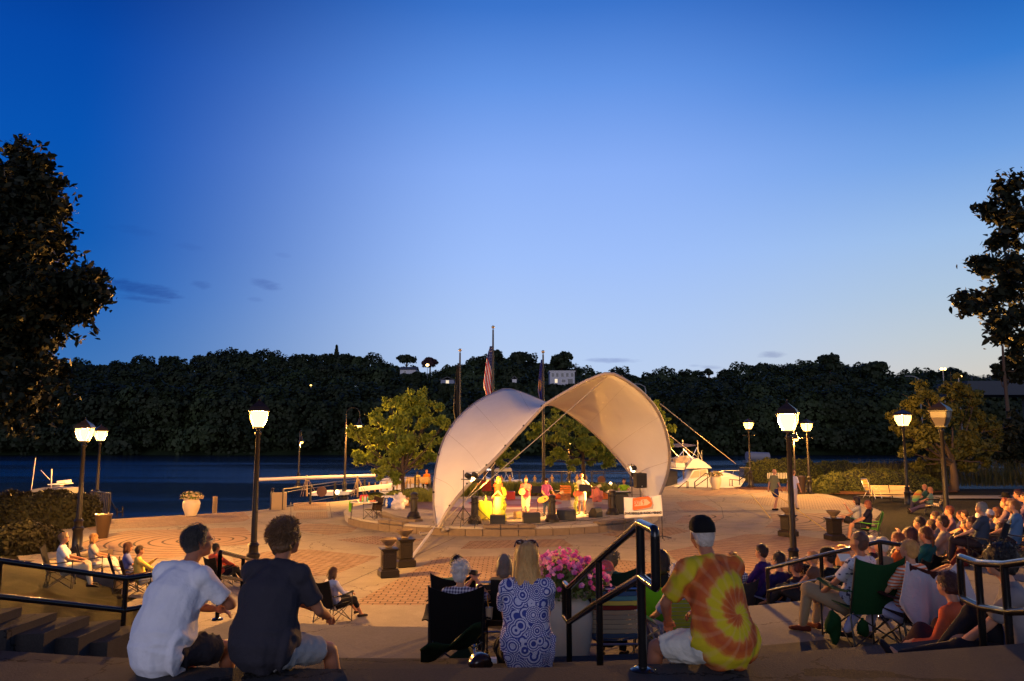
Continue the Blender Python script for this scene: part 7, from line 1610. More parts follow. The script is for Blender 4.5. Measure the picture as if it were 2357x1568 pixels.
# black chair with the white haired man and photographer's kit
c1 = WA(3, 320, 1300, D=9.15); c1 = Vector((c1.x, 9.15, 1.30))
camp('black camp chair with a small red label, holding the white haired man', c1, 2, (16, 14, 16), 1.08)
person('white haired man in a checked shirt holding a camera to his eye', c1 + Vector((.05, .08, .0)), -8, 'chair', .98, (150, 150, 160), (60, 60, 70), (215, 205, 195), None, 'fluffy', q=1, head=(4, 18, 0), hz=.40, ms=M_PLAID, hand=[(.06, .22, .98), (.14, .20, .99)], elbow=[(-.5, .2, -.8), (.7, .1, -.8)])
tag(MB().box(c1 + Vector((.165, .27, 1.06)), (.10, .05, .06), rot=R(-25), bev=.01).build('camera_body', M_PLASTIC), 'compact black camera held to the eye by the white haired man', 'camera')
c2 = WA(3, 330, 640, D=10.35); camp('black camp chair mostly hidden behind the white haired man', (c2.x, 10.3, 1.3), -5, (16, 14, 16))
person('dark haired person in a light green shirt behind the white haired man', (c2.x, 10.38, 1.3), -4, 'low', 1.0, (170, 180, 110), (50, 50, 60), (24, 18, 16), None, 'short', q=1)
p = WA(3, 75, 1420, D=7.4); rows = []
t = MB()
for i in range(9):
    u = i / 8; rows.append([W(lerp(968, 1108, u), 1500 + 8 * math.sin(u * 3) - 62 * u + v * (30 - 6 * u), D=7.6 + .35 * v) + Vector((0, 0, .04 * math.sin(u * 9 + v * 4))) for v in [j / 5 for j in range(6)]])
for r_ in rows:
    for v_ in r_: v_.z = max(v_.z, 1.76)
o = MB().grid(rows, .02).build('chair_bag', cloth('forest', (24, 44, 24)), None, 2); tag(o, 'dark green cloth draped on the step below the black camp chair', 'cloth')
tag(blob('chair_bag', 'dark green folded canvas bag leaning on the black camp chair', 'bag', (W(1068, 1470, D=8.3).x, 8.35, 1.50), (.26, .12, .22), cloth('forest', (24, 44, 24)), 8))
cup = WA(3, 570, 1040, D=8.9); tag(MB().lathe([(.035, 0), (.045, .12), (.047, .125), (.03, .125)], cup - Vector((0, 0, .06)), 14).build('drink_cup', mat('clear_cup', (.5, .35, .22), .15), None, True), 'clear iced drink cup in the arm of the black chair', 'cup')
t = MB(); t.tube([cup + Vector((0, 0, 0)), cup + Vector((-.025, 0, .20))], .006, 6); small('straw', 'orange drinking straw in the iced drink', 'straw', t, mat('orange_straw', (.8, .3, .03), .4))
p = WA(3, 640, 1150, D=9.9); web_chair('lawn chair with a black towel over its back beside the blonde woman', (p.x, 9.8, 1.3), 4, [(60, 50, 46)] * 7)
t = MB(); a = Vector((p.x + .08, 9.30, 2.30)); t.grid([[a + Vector((x, -.02 + .03 * math.sin(x * 20), -z)) for z in (0, .15, .3, .45)] for x in (-.16, -.05, .08, .2)], .02); tag(t.build('towel', cloth('black_towel', (22, 20, 20)), None, 2), 'black towel hanging over the back of the lawn chair', 'towel')
p = WA(3, 705, 630, D=10.6); person('person with grey hair in a tan top half hidden behind the blonde woman', (p.x, 10.55, 1.3), -10, 'low', .98, (190, 150, 100), (60, 60, 70), (120, 105, 95), None, 'bob', q=1, fem=True)
p = WA(3, 1530, 1330, D=9.2); p = Vector((p.x, 9.2, 1.30))
web_chair('lawn chair woven with blue, yellow, red and cream straps below the handrail', p, 2, [(70, 90, 120), (170, 160, 140), (180, 165, 140), (175, 160, 135), (165, 150, 130), (170, 150, 125), (120, 45, 40), (215, 190, 90), (90, 140, 150), (60, 90, 130)], 1.04)
person('person in a faded red baseball cap in the striped lawn chair', p + Vector((-.05, .04, 0)), -12, 'chair', .98, (60, 50, 60), (40, 36, 40), (150, 140, 130), None, 'short', q=1, hat=('cap', (205, 90, 85)), hz=.41, head=(8, 20, 0), hand=[(-.26, .16, .62), (.26, .2, .62)])
p = WA(3, 1525, 560, D=10.7); camp('dark green camp chair of the person with grey curls', (p.x, 10.75, 1.3), 0, (20, 44, 34)); person('person with grey brown curls seen beyond the red cap', (p.x, 10.8, 1.3), -6, 'low', 1.0, (40, 80, 70), (50, 50, 60), (120, 95, 65), None, 'curly', q=1, fem=True)
p = WA(3, 1905, 535, D=9.85); camp('lime green camp chair behind the handrail loop', (p.x, 9.8, 1.3), -4, (110, 190, 30)); person('dark haired person sunk in the lime green camp chair', (p.x, 9.85, 1.3), -3, 'chair', .97, (30, 26, 30), (40, 40, 46), (40, 22, 16), None, 'bob', q=1, fem=True)
p = WA(4, 800, 1300, D=8.9); web_chair('lawn chair with yellow green straps against the tie-dye man', (p.x, 8.95, 1.30), 12, [(150, 150, 50)] * 12, 1.0); person('white haired woman in pale blue beside the tie-dye man', (WA(4, 775, 675, D=9.0).x, 9.0, 1.3), 14, 'chair', .93, (140, 150, 190), (150, 150, 175), (225, 215, 205), None, 'fluffy', q=1, fem=True, head=(10, -10, 0))
# left side
p = hit(1, 1720, 492, 1.12, 12); camp('black camp chair of the man in orange red', p, -30, (18, 18, 20), .85)
person('dark haired man in an orange red shirt beyond the handrail', p, -30, 'low', 1.0, (225, 90, 60), (30, 30, 36), (20, 16, 16), M_SKIN2, 'short', sleeve='long', q=1, head=(0, 12, 0), hand=[(-.12, .5, .40), (.2, .52, .40)])
p = W(765, 1433, z=0); p = Vector((p.x, p.y, 0)); camp('black camp chair alone on the plaza below the steps', p, -32, (18, 18, 20)); person('brown haired woman in a white blouse resting in the camp chair on the plaza', p + Vector((.02, .1, 0)), -38, 'chair', .92, (215, 210, 220), (26, 26, 36), (95, 60, 35), None, 'bob', sleeve='long', leg='crop', q=1, fem=True, head=(6, 10, 0), hz=.40, ank=[(-.06, .72, .12), (.16, .68, .08)], shoe=(50, 40, 36))
for lb, n_, x, y, f, shc, pc, hc, hk, kk, chc in [
    ('bearded man with glasses in a white shirt, first of the four on the dark lawn', 1, 500, 418, -68, (225, 220, 225), (190, 180, 160), (150, 120, 90), 'short', dict(glasses=True), (30, 28, 34)),
    ('woman with short fair hair and white trousers, second of the four on the dark lawn', 1, 735, 425, -64, (200, 180, 165), (230, 225, 220), (175, 125, 70), 'bob', dict(fem=True, ank=[(-.05, .75, .2), (.14, .72, .08)]), (18, 22, 44)),
    ('brown haired woman with sunglasses up, third of the four at the lawn edge', 1, 1000, 492, -60, (110, 120, 190), (40, 40, 60), (90, 50, 30), 'bob', dict(fem=True), (30, 28, 34)),
    ('person in a yellow jacket, hand to the chin, last of four at the lawn edge', 1, 1090, 518, -58, (225, 190, 90), (225, 215, 190), (60, 36, 24), 'short', dict(hand=[(.02, .28, .88), (.2, .4, .6)], sleeve='long'), (60, 40, 26))]:
    p = hit(n_, x, y, 1.22, 12); fwd = Vector((math.sin(R(-f)), math.cos(R(-f)), 0)); p = p - fwd * .0; p.z = ground(p.x, p.y)
    camp('%s camp chair of the %s' % ('navy' if chc[2] > 40 else 'dark', lb.split(',')[0].split(' in ')[0].split(' with ')[0] + (' in white' if 'bearded' in lb else ' with fair hair' if 'fair' in lb else ' with sunglasses' if 'sunglasses' in lb else ' in yellow')), p, f, chc)
    person(lb, p + fwd * .08, f, 'chair', .98, shc, pc, hc, None, hk, q=1, hz=.42, **kk)
# two people on the bench behind the tree, two strollers, one on the boat
bq = pb3
person('person in a yellow shirt on the bench beneath the locust tree', (bq.x - .05, bq.y + .55, 0), 12, 'chair', 1.0, (235, 215, 120), (50, 50, 60), (60, 40, 26), None, 'short', q=1)
person('person in a bright orange shirt on the bench beneath the locust tree', (bq.x + .62, bq.y + .6, 0), 14, 'chair', 1.08, (240, 130, 30), (50, 50, 60), (220, 140, 70), None, 'short', q=1, sleeve='long')
p = hit(8, 895, 1172); person('bald man in a grey yellow shirt and dark shorts strolling across the plaza', p, -70, 'walk', 1.22, (120, 120, 90), (50, 50, 90), (150, 120, 90), None, None, leg='short', q=1, head=(0, 0, 0), shoe=(14, 14, 16), ank=[(-.08, .12, .09), (.08, -.10, .09)])
p = hit(8, 1045, 1175); person('person in pale clothes walking behind the lamp pole', p, -60, 'walk', 1.2, (190, 190, 215), (190, 175, 170), (120, 80, 60), None, 'short', q=1)
p = WA(9, 488, 300, D=63.8); person('person with reddish hair in white seated on the flybridge of the cruiser', (p.x, 64.6, WA(9, 488, 200, D=64.6).z - 1.28), 40, 'chair', 1.0, (225, 215, 210), (200, 200, 210), (170, 90, 45), None, 'bob', q=1, fem=True)
# ---------------------------------------------------------------- the band
def guitar(label, c, rz, tilt, body, neck=(.3, .15, .06), bass=False, sc=1.0, who=None):
    rt = thing('guitar', label, 'guitar', c, rz); Q = Matrix.Rotation(R(tilt), 3, 'Y'); t = MB(); P = []
    for i in range(28):
        a = 2 * math.pi * i / 28; r_ = .17 + .035 * math.cos(2 * a) - .02 * math.cos(a) - (.03 if bass and abs(a - math.pi / 2) < .5 else 0); P.append(Q @ Vector((r_ * 1.25 * math.cos(a) * sc, 0, r_ * .95 * math.sin(a) * sc)))
    t.plate(P, (0, 1, 0), .07 if not bass else .045); t.build('body', mat('guitar_%d' % int(body[0] * 100), body, .3), rt)
    t = MB(); a, b = Q @ Vector((.15, -.03, .01)), Q @ Vector((.78 if not bass else .9, -.03, .02)); t.tube([a, b], .022, 6, flat=.6); t.build('neck', mat('guitar_neck', (0, 0, 0)), rt)
    t = MB(); t.plate([Q @ Vector((x, -.035, z)) for x, z in ((.77, -.03), (.80, -.05), (.95, -.06), (.95, .06), (.80, .05), (.77, .03))] if not bass else [Q @ Vector((x, -.035, z)) for x, z in ((.89, -.03), (.93, -.06), (1.08, -.05), (1.08, .07), (.93, .06), (.89, .03))], (0, 1, 0), .025); t.build('headstock', mat('maple_head', (.6, .42, .2), .4), rt)
    if not bass: t = MB(); t.lathe([(.045, 0), (.045, .004)], Q @ Vector((.07, -.037, 0)), 14, axis=(0, -1, 0)); t.build('sound_hole', M_PLASTIC, rt)
    return rt
M_GOLD = clothmat('gold_dress_cloth', lambda q, t, x, y, z: q.mix(q.smooth(q.m('ADD', z, q.m('MULTIPLY', x, .2)), 1.08, 1.14), (.62, .40, .14, 1), (.50, .06, .02, 1)))
p = on(6, 612, 1255); HM = WA(6, 612, 925, D=p.y).z - SZ; sc_ = HM / 1.70
rt1, hp_ = person('woman singer in a long gold skirt and red top at the yellow table', p, 172, 'stand', sc_, (150, 60, 30), (200, 150, 70), (215, 140, 60), None, 'bob', sleeve='none', leg='long', q=1, fem=True, ms=cloth('scarlet', (180, 50, 30)), hand=[(.18, .22, 1.02), (-.20, .20, .98)], head=(-6, -20, 0))
t = MB(); t.lathe([(.17, .98), (.20, .8), (.21, .5), (.23, .2), (.26, .04), (.2, .04), (.1, .9)], n=20); t.build('skirt', mat('gold_cloth', (.66, .46, .18), .6, bump=.3, bscale=12), rt1, True)
p = on(6, 825, 1225); sc_ = (WA(6, 825, 932, D=p.y).z - SZ) / 1.70
person('man in a pink shirt and white trousers shaking a tambourine at the microphone', p, 176, 'stand', sc_ * 1.0, (235, 110, 120), (230, 215, 190), (190, 120, 70), None, 'balding', sleeve='short', leg='crop', q=1, bulk=1.15, hand=[(-.02, .28, 1.30), (.12, .30, 1.28)])
q0 = WA(6, 795, 1028, D=p.y - .45); tag(MB().lathe([(.14, -.025), (.15, -.025), (.15, .025), (.14, .025), (.14, -.02)], q0, 20, axis=(.3, 1, .1)).build('tambourine', mat('tambourine_wood', (.6, .45, .25), .5), None, True), 'round tambourine held by the man in the pink shirt', 'tambourine')
p = on(6, 985, 1215); sc_ = (WA(6, 985, 935, D=p.y).z - SZ) / 1.72
person('guitarist in a purple top and jeans with a dark hat', p, 190, 'stand', sc_, (110, 50, 110), (60, 75, 105), (60, 30, 20), None, 'bob', q=1, fem=True, hat=('wide', (30, 16, 14)), hand=[(-.30, .26, 1.12), (.12, .24, 1.02)])
guitar('honey coloured acoustic guitar held by the guitarist in the hat', WA(6, 962, 1085, D=p.y - .35), 0, -20, (.75, .38, .10))
p = on(6, 1262, 1200); sc_ = (WA(6, 1262, 900, D=p.y).z - SZ) / 1.70
person('bass player in a white top and white shorts with short light hair', p, 172, 'stand', sc_, (225, 220, 180), (235, 225, 215), (200, 130, 70), None, 'short', leg='short', q=1, fem=True, hand=[(-.42, .26, 1.25), (.16, .24, 1.06)])
guitar('orange bass guitar slung on the player in white', WA(6, 1238, 1035, D=p.y - .33), 0, -18, (.70, .16, .05), bass=True)
p = on(6, 1597, 1160); person('keyboard player in a lime green shirt behind the black keyboard rack', p + Vector((0, .2, 0)), 168, 'chair', 1.12, (150, 190, 40), (40, 40, 46), (50, 26, 18), None, 'short', q=1, hand=[(-.2, .42, .86), (.2, .42, .86)])
# ---------------------------------------------------------------- the crowd on the other side
def crowd(label, n_, x, y, face=42, pose='chair', sc=1.0, shirt=(120, 120, 120), pants=(60, 60, 70), hair=(60, 40, 28), hk='short', chair=None, D=None, hh=None, chlab=None, q=1, **k):
    h_ = (hh or (1.30 if pose in ('chair', 'cross') else 1.14 if pose == 'low' else .95)) * sc
    if D is None: p = hit(n_, x, y, h_, 10.8)
    else:
        p = WA(n_, x, y, D=D); zg = ground(p.x, D); sc = max(.84, min(1.2, (p.z - zg) / (h_ / sc))); p = Vector((p.x, D, zg))
    fwd = Vector((-math.sin(R(face)), math.cos(R(face)), 0)); b = p - fwd * .12
    if chair: camp(chlab, b - fwd * .06, face, chair, sc * (.82 if pose == 'low' else 1))
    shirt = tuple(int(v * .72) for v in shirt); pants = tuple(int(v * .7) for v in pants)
    return person(label, b + fwd * (.04), face, pose, sc, shirt, pants, hair, None, hk, q=q, **k)
crowd('blonde little girl in a white sleeved dress on the lap of the woman in purple', 4, 1297, 470, 60, 'low', .80, (220, 200, 220), (120, 60, 120), (220, 160, 80), 'pony', fem=True, chair=(120, 110, 120), chlab='grey camp chair under the blonde little girl', D=13.6)
crowd('woman with a dark bun in a purple fleece beside the blonde little girl', 4, 1370, 498, 50, 'chair', 1.0, (70, 35, 130), (50, 50, 60), (45, 26, 20), 'bun', fem=True, sleeve='long', chair=(90, 85, 95), chlab='grey camp chair of the woman with the dark bun', D=13.2)
crowd('boy in a checked shirt nearest to the tie-dye man', 4, 1155, 545, 20, 'low', .85, (150, 130, 150), (50, 50, 60), (150, 100, 50), 'short', ms=M_PLAID, D=13.0, chair=(60, 56, 60), chlab='dark camp chair of the boy in the checked shirt')
crowd('dark haired person in purple wearing a small blue party hat', 4, 1470, 545, 42, 'low', 1.0, (50, 40, 110), (40, 40, 50), (50, 34, 26), 'short', sleeve='long', chair=(110, 120, 150), chlab='pale blue camp chair of the person with the party hat', D=12.8)
crowd('man in a dark peaked cap reclining behind the sloping handrail', 4, 1655, 525, 44, 'low', 1.0, (60, 40, 46), (40, 40, 46), (150, 120, 90), 'short', hat=('cap', (24, 20, 20)), chair=(40, 36, 40), chlab='dark camp chair of the man in the peaked cap', D=12.8)
crowd('short haired fair boy just below the sloping handrail', 4, 1738, 540, 50, 'low', .95, (150, 110, 90), (60, 60, 66), (215, 150, 90), 'short', sleeve='none', D=12.0)
crowd('large man in a black jacket and black cap', 4, 1875, 405, 45, 'chair', 1.08, (26, 24, 28), (40, 38, 44), (50, 34, 26), 'short', bulk=1.2, sleeve='long', hat=('cap', (26, 22, 22)), D=13.6, chair=(70, 62, 72), chlab='brown grey camp chair of the man in the black jacket')
crowd('long blonde haired woman sunk in a tall green chair', 5, 490, 415, 40, 'chair', 1.0, (70, 80, 60), (50, 50, 50), (215, 140, 70), 'long', fem=True, D=14.5, chair=(50, 66, 40), chlab='tall moss green camp chair with the long blonde hair above it')
crowd('brown haired girl with a small knot in a white top', 5, 605, 393, 48, 'low', 1.05, (225, 205, 205), (60, 60, 70), (90, 50, 28), 'bun', fem=True, D=16.2)
crowd('white haired man in a navy jacket', 5, 722, 355, 50, 'chair', 1.05, (30, 28, 50), (50, 50, 60), (230, 215, 195), 'short', sleeve='long', D=16.0, chair=(30, 28, 44), chlab='navy camp chair of the white haired man')
crowd('woman in an orange top looking at her lap', 5, 930, 345, 46, 'chair', 1.05, (235, 110, 50), (60, 50, 56), (130, 70, 36), 'short', fem=True, D=15.0, chair=(24, 30, 30), chlab='black green camp chair of the woman in orange')
crowd('woman with long dark hair in a coral top', 5, 1030, 333, 44, 'chair', 1.0, (235, 90, 70), (60, 50, 56), (70, 30, 24), 'long', fem=True, D=15.4, sleeve='none', chair=(22, 30, 34), chlab='dark teal camp chair of the woman in coral')
crowd('dark haired person in white with a hand at the mouth', 5, 1108, 268, 55, 'chair', 1.0, (225, 215, 205), (60, 60, 70), (40, 22, 18), 'short', D=17.5, hand=[(-.02, .26, .98), (.22, .3, .6)], chair=(140, 140, 160), chlab='grey camp chair of the person with a hand at the mouth')
crowd('heavy man in a light grey t-shirt holding a folder', 5, 1280, 265, 52, 'chair', 1.12, (175, 165, 160), (200, 180, 140), (60, 36, 30), 'short', bulk=1.3, D=16.4, chair=(50, 60, 80), chlab='slate blue camp chair of the heavy man in grey')
crowd('kid in a yellow shirt sitting on the bricks', 5, 1035, 205, 48, 'floor', .95, (225, 185, 60), (40, 50, 110), (110, 60, 30), 'short', D=21.5)
crowd('kid in a white shirt sitting behind the kid in yellow', 5, 992, 192, 48, 'floor', .95, (225, 215, 215), (60, 60, 80), (60, 34, 26), 'short', D=23)
crowd('woman in a visor and striped shirt drinking with her feet out', 5, 655, 132, 70, 'cross', 1.12, (220, 210, 220), (60, 60, 80), (40, 22, 18), 'bob', fem=True, ms=M_STR2, leg='short', D=31, hand=[(-.02, .28, 1.0), (.2, .3, .62)], chair=(60, 110, 60), chlab='green camp chair of the woman in the visor')
crowd('person in a navy shirt in the bright green chair on the bricks', 5, 735, 160, 66, 'chair', 1.12, (40, 36, 70), (60, 60, 80), (130, 70, 50), 'bob', fem=True, leg='short', D=29.6, chair=(110, 190, 50), chlab='bright green camp chair on the open bricks')
crowd('person in a teal top leaning back on the occupied park bench', 5, 1232, 58, 66, 'chair', 1.1, (130, 175, 165), (130, 110, 150), (200, 130, 80), 'bob', fem=True, D=pb2.y, ank=[(-.1, .85, .2), (.12, .8, .08)])
crowd('woman behind with a multicoloured bag on the occupied park bench', 5, 1188, 36, 66, 'chair', 1.1, (60, 120, 110), (110, 100, 130), (190, 120, 80), 'short', fem=True, D=pb2.y + 1.0)
q0 = WA(5, 1160, 125, D=pb2.y - .2); tag(MB().ball(q0, (.16, .12, .34), 14, 10, rot=Matrix.Rotation(R(35), 3, 'Y')).build('striped_bag', clothmat('rainbow_cloth', lambda q, t, x, y, z: q.ramp(q.m('FRACT', q.m('MULTIPLY', z, 1.7)), [(0, (.7, .1, .05)), (.3, (.8, .6, .05)), (.6, (.1, .5, .2)), (1, (.7, .4, .05))])), None, True), 'red, yellow and green bag on the lap of the bench woman', 'bag')
crowd('woman in a pink top beside the unlit lamp pole', 5, 1352, 188, 60, 'chair', 1.0, (220, 160, 165), (90, 60, 70), (110, 60, 40), 'short', fem=True, D=22)
crowd('person in a pale shirt just beyond the heavy man in grey', 5, 1240, 245, 56, 'chair', 1.0, (200, 190, 190), (90, 80, 80), (60, 34, 26), 'short', D=19.5)
crowd('person with auburn hair bending in a dark blue striped chair', 5, 1512, 282, 52, 'chair', 1.0, (70, 50, 80), (60, 50, 60), (70, 34, 26), 'short', D=15.6, chair=(44, 30, 60), chlab='plum camp chair of the person with auburn hair')
crowd('woman in a cream bucket hat and yellow shirt', 5, 1592, 262, 50, 'chair', 1.0, (225, 190, 120), (190, 160, 110), (110, 70, 40), 'short', fem=True, D=15.8, hat=('wide', (230, 220, 205)), chair=(30, 26, 30), chlab='black camp chair of the woman in the cream hat')
crowd('person in a white cap turned to the woman in the cream hat', 5, 1650, 228, 48, 'chair', 1.0, (170, 150, 150), (90, 80, 80), (150, 100, 60), 'short', D=17.2, hat=('cap', (225, 215, 205)))
crowd('woman in a lavender t-shirt and glasses', 5, 1822, 148, 56, 'chair', 1.05, (170, 150, 190), (80, 60, 70), (120, 80, 60), 'bob', fem=True, D=16.2, glasses=True, chair=(22, 28, 70), chlab='royal blue camp chair of the woman in lavender')
crowd('person with reddish hair just beyond the woman in lavender', 5, 1782, 140, 54, 'chair', 1.05, (150, 120, 140), (70, 50, 60), (130, 60, 40), 'short', D=18.5)
crowd('person in a wide black hat in the rear row of the crowd', 5, 1800, 103, 50, 'chair', 1.05, (50, 36, 44), (60, 50, 56), (50, 34, 30), 'short', D=21, hat=('wide', (20, 16, 18)), chair=(24, 20, 24), chlab='black camp chair of the person in the wide black hat')
crowd('dark haired man in the rear row looking to the stage', 5, 1890, 68, 52, 'chair', 1.05, (150, 120, 130), (60, 50, 60), (60, 30, 24), 'short', D=22)
crowd('woman in a lilac top, last in the rear row', 5, 1938, 98, 54, 'chair', 1.05, (140, 110, 150), (60, 50, 60), (60, 34, 30), 'short', fem=True, D=19.5, chair=(26, 20, 30), chlab='dark camp chair at the end of the rear row')
crowd('person in a cream shirt cut off by the frame edge', 5, 1985, 262, 70, 'chair', 1.05, (200, 165, 130), (90, 70, 60), (60, 40, 30), 'short', D=14.6, chair=(30, 26, 30), chlab='dark camp chair cut off at the frame edge')
crowd('person tucked between the two couples near the white haired man', 4, 1600, 590, 44, 'low', .9, (80, 50, 60), (40, 40, 46), (90, 50, 40), 'short', D=12.6)
# more of the crowd glimpsed between the front rows
for i, (lb, x, y, D, c, hc) in enumerate([('person with a tan face behind the woman in coral', 985, 300, 18.5, (120, 80, 70), (80, 44, 30)), ('person in grey between the kid in yellow and the heavy man', 1180, 300, 18.8, (130, 130, 150), (50, 30, 24)), ('person in a rust top behind the auburn hair', 1450, 300, 18.2, (150, 80, 50), (60, 30, 20)),
        ('person in blue at the far side of the lamp pole', 1425, 215, 24, (110, 110, 170), (80, 50, 36)), ('person in mauve near the white tote bag', 1730, 300, 15.0, (120, 80, 120), (60, 36, 30))]):
    crowd(lb, 5, x, y, 50, 'low', 1.0, c, (60, 50, 60), hc, 'short', D=D)
for lb, x, y, D, c, hc, hk, ch in [('person in olive with a pale collar behind the man in the peaked cap', 240, 455, 15.0, (90, 90, 60), (70, 44, 30), 'short', (40, 44, 36)), ('woman in a wine red cardigan beside the blonde hair and green chair', 430, 470, 15.6, (110, 30, 50), (60, 34, 26), 'bob', (36, 30, 34)),
        ('older man in beige in front of the white haired man', 800, 400, 14.2, (170, 150, 120), (200, 190, 180), 'short', (50, 46, 50)), ('teenager in a turquoise top between the woman in coral and the heavy man', 1150, 360, 15.2, (50, 130, 130), (90, 50, 30), 'pony', (30, 30, 40)),
        ('person in a brick red jumper just under the auburn hair', 1400, 400, 13.8, (150, 50, 40), (50, 34, 28), 'short', (34, 30, 40)), ('grey bearded person in slate behind the ponytail woman', 1600, 420, 13.6, (80, 90, 110), (150, 140, 130), 'short', (26, 30, 40)),
        ('woman in a mustard scarf below the woman in lavender', 1740, 330, 14.6, (170, 130, 50), (90, 50, 34), 'bob', (40, 30, 40)), ('child in a sky blue shirt near the cream tote bag', 1860, 380, 14.0, (110, 150, 200), (140, 90, 50), 'short', (36, 40, 60)),
        ('person in charcoal behind the dark chair at the frame edge', 1960, 340, 15.6, (50, 46, 52), (50, 30, 26), 'short', (30, 26, 34)), ('woman in pale green behind the kid in yellow', 1120, 215, 22.5, (130, 160, 120), (120, 70, 40), 'bob', (40, 60, 40)),
        ('man in a maroon polo close to the unlit lamp pole', 1480, 235, 20.5, (110, 40, 50), (60, 40, 30), 'short', (50, 40, 40)), ('person in ivory between the white cap and the lavender shirt', 1720, 215, 18.6, (200, 190, 165), (100, 60, 40), 'bob', (40, 34, 40))]:
    crowd(lb, 5, x, y, random.uniform(40, 60), 'chair', 1.0, c, (60, 50, 60), hc, hk, D=D, chair=ch, chlab='camp chair under the ' + lb.split(' between')[0].split(' behind')[0].split(' near')[0].split(' beside')[0].split(' in front')[0].split(' just')[0].split(' below')[0].split(' close')[0])
# front right group on the slab
c3 = Vector((WA(5, 715, 900, D=8.75).x, 8.75, 1.738)); camp('green camp chair with a hanging green bag on the slab', c3, 8, (18, 60, 30), 1.0)
person('man in a leaf print shirt and khaki trousers in the green camp chair', c3 + Vector((-.05, .12, 0)), 32, 'low', .98, (190, 190, 195), (150, 130, 100), (80, 50, 34), M_SKIN2, 'balding', leg='long', q=1, head=(-4, -8, 0), hz=.38, ms=M_FLOR, ank=[(-.22, .50, .08), (.02, .5, .08)], shoe=(90, 40, 26))
tag(blob('bag', 'green stuff bag hanging from the green camp chair', 'bag', (c3.x - .40, c3.y - .22, 1.96), (.08, .07, .17), cloth('bottle_green', (16, 58, 24)), 5)); tag(blob('bag', 'second smaller green pouch hanging behind the green camp chair', 'bag', (c3.x - .14, c3.y - .34, 1.98), (.05, .05, .14), cloth('bottle_green', (16, 58, 24)), 7))
c4 = Vector((WA(5, 1130, 900, D=8.35).x, 8.35, 1.738)); camp('dark camp chair under the hanging white jacket', c4, 6, (60, 30, 26), 1.0)
person('fair haired boy in an orange striped shirt on the slab', c4 + Vector((-.02, .12, 0)), 28, 'chair', .90, (230, 120, 60), (200, 200, 230), (205, 150, 80), None, 'short', q=1, head=(-2, -4, 0), hz=.42, ms=M_STR, ank=[(-.30, .62, .1), (0, .55, .08)])
rows = []; PJ = [W(*A(5, x, y), D=8.05) for x, y in []]
for i in range(13):
    u = i / 12; x0 = -.27 + .54 * u; top = .98 - .12 * math.sin(math.pi * u) + (.02 if u < .1 or u > .9 else 0); L = .42 + .16 * math.sin(u * 9) ** 2 + .14 * u; rows.append([(x0 + (.22 * v * (u - .4)), -.46 + .075 * math.sin(u * 16 + v) * (.3 + v) - .05 * v, top - L * v) for v in [j / 6 for j in range(7)]])
o = MB().grid(rows, .012).build('white_jacket', cloth('white_jacket', (170, 165, 175)), None, 2, loc=c4); tag(o, 'white jacket draped over the back of the boys chair', 'jacket')
p = WA(5, 1490, 880, D=7.35); person('woman with a long ponytail in an orange long sleeved top sitting on the slab edge', (p.x + .02, 7.3, 1.738), 30, 'floor', 1.02, (215, 100, 60), (60, 40, 46), (70, 36, 28), None, 'pony', sleeve='long', q=1, fem=True, head=(4, 4, 0), lean=(4, 12, 18), hand=[(-.22, .38, .30), (.14, .44, .34)])
p = WA(5, 1940, 1200, D=6.0); person('shadowed person in a grey t-shirt seated at the very corner, foot stretched out', (p.x + .08, 6.0, 2.17), 62, 'floor', 1.02, (120, 116, 120), (30, 28, 34), (16, 12, 12), None, 'curly', q=1, fem=True, lean=(6, 10, 16), ank=[(-.10, .86, .08), (.10, .60, .08)], shoe=(24, 24, 34), hand=[(-.1, .45, .22), (.1, .40, .26)])
tag(MB().box(W(*A(5, 1815, 520), D=14.2) , (.42, .22, .30), bev=.04, rot=.3).build('tote_bag', cloth('cream_tote', (225, 205, 180))), 'cream tote bag standing on the grass under the lavender woman', 'bag')
bb = bpy.data.objects['tote_bag.001'] if 'tote_bag.001' in bpy.data.objects else None
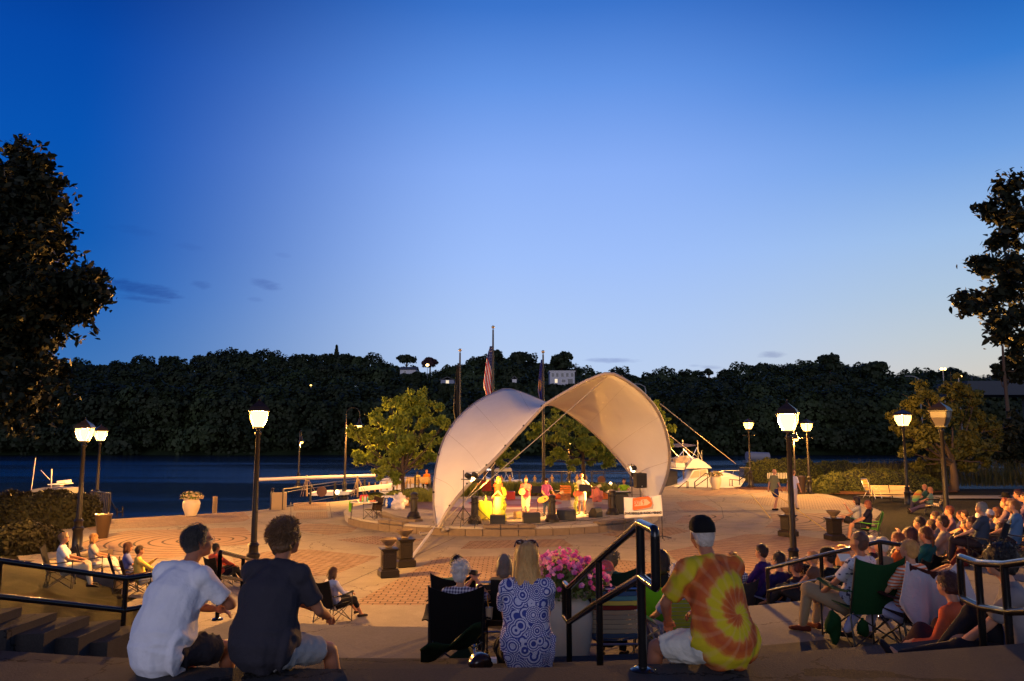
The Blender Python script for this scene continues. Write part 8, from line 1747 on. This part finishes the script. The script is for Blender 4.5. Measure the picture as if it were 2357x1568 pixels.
small('shoe_pair', 'black fallen hat shaped bag under the rear chairs', 'bag', MB().ball(WA(5, 1780, 430, D=15.2), (.2, .15, .12), 12, 8), cloth('sooty', (16, 14, 18)))
w0 = WA(5, 600, 605, D=10.3); tag(MB().box(w0, (.16, .01, .12), rot=Matrix.Rotation(R(-50), 3, 'X')).build('paper_sheet', mat('paper', (0, 0, 0))), 'white sheet of paper behind the green camp chair', 'paper')
# ---------------------------------------------------------------- bake the soft body shapes
dg = bpy.context.evaluated_depsgraph_get(); dg.update()
for o in TXT:
    me = bpy.data.meshes.new_from_object(o.evaluated_get(dg)); n2 = bpy.data.objects.new('lettering', me); COL.objects.link(n2); n2.parent = o.parent; n2.matrix_local = o.matrix_local.copy()
    bpy.data.objects.remove(o)
for (o, disp) in BAKE:
    ev = o.evaluated_get(dg); me = bpy.data.meshes.new_from_object(ev); mats = list(o.data.materials)
    if disp:
        n_ = len(me.vertices); co_ = np.empty(n_ * 3, np.float32); me.vertices.foreach_get('co', co_); nr = np.empty(n_ * 3, np.float32); me.vertices.foreach_get('normal', nr)
        co_ = co_.reshape(-1, 3); nr = nr.reshape(-1, 3); q_ = np.empty(n_); fold = disp[0] == 'fold'
        if fold: fr, am, st = disp[1], disp[2], .55
        else: fr, am, st = disp
        for i in range(n_):
            p = Vector(co_[i]) * fr; p.z *= st; 
            if fold:
                p = Vector((p.x + p.z * .5, p.y, p.z - p.x * .4)); a_ = noise.noise(p * .5); q_[i] = (1 - 3.2 * abs(noise.noise(p + Vector((a_ * 2, 0, a_))))) * (.5 + a_) * 1.3 + .35 * noise.noise(p * 2.7); q_[i] = max(q_[i], -.22)
            else: q_[i] = noise.noise(p) + .5 * noise.noise(p * 2.3)
        co_ += nr * (q_ * am)[:, None]; me.vertices.foreach_set('co', co_.reshape(-1)); me.update()
    me.polygons.foreach_set('use_smooth', [True] * len(me.polygons))
    o.modifiers.clear(); me.name = o.data.name; o.data = me
    me.materials.clear()
    for x in mats: me.materials.append(x)
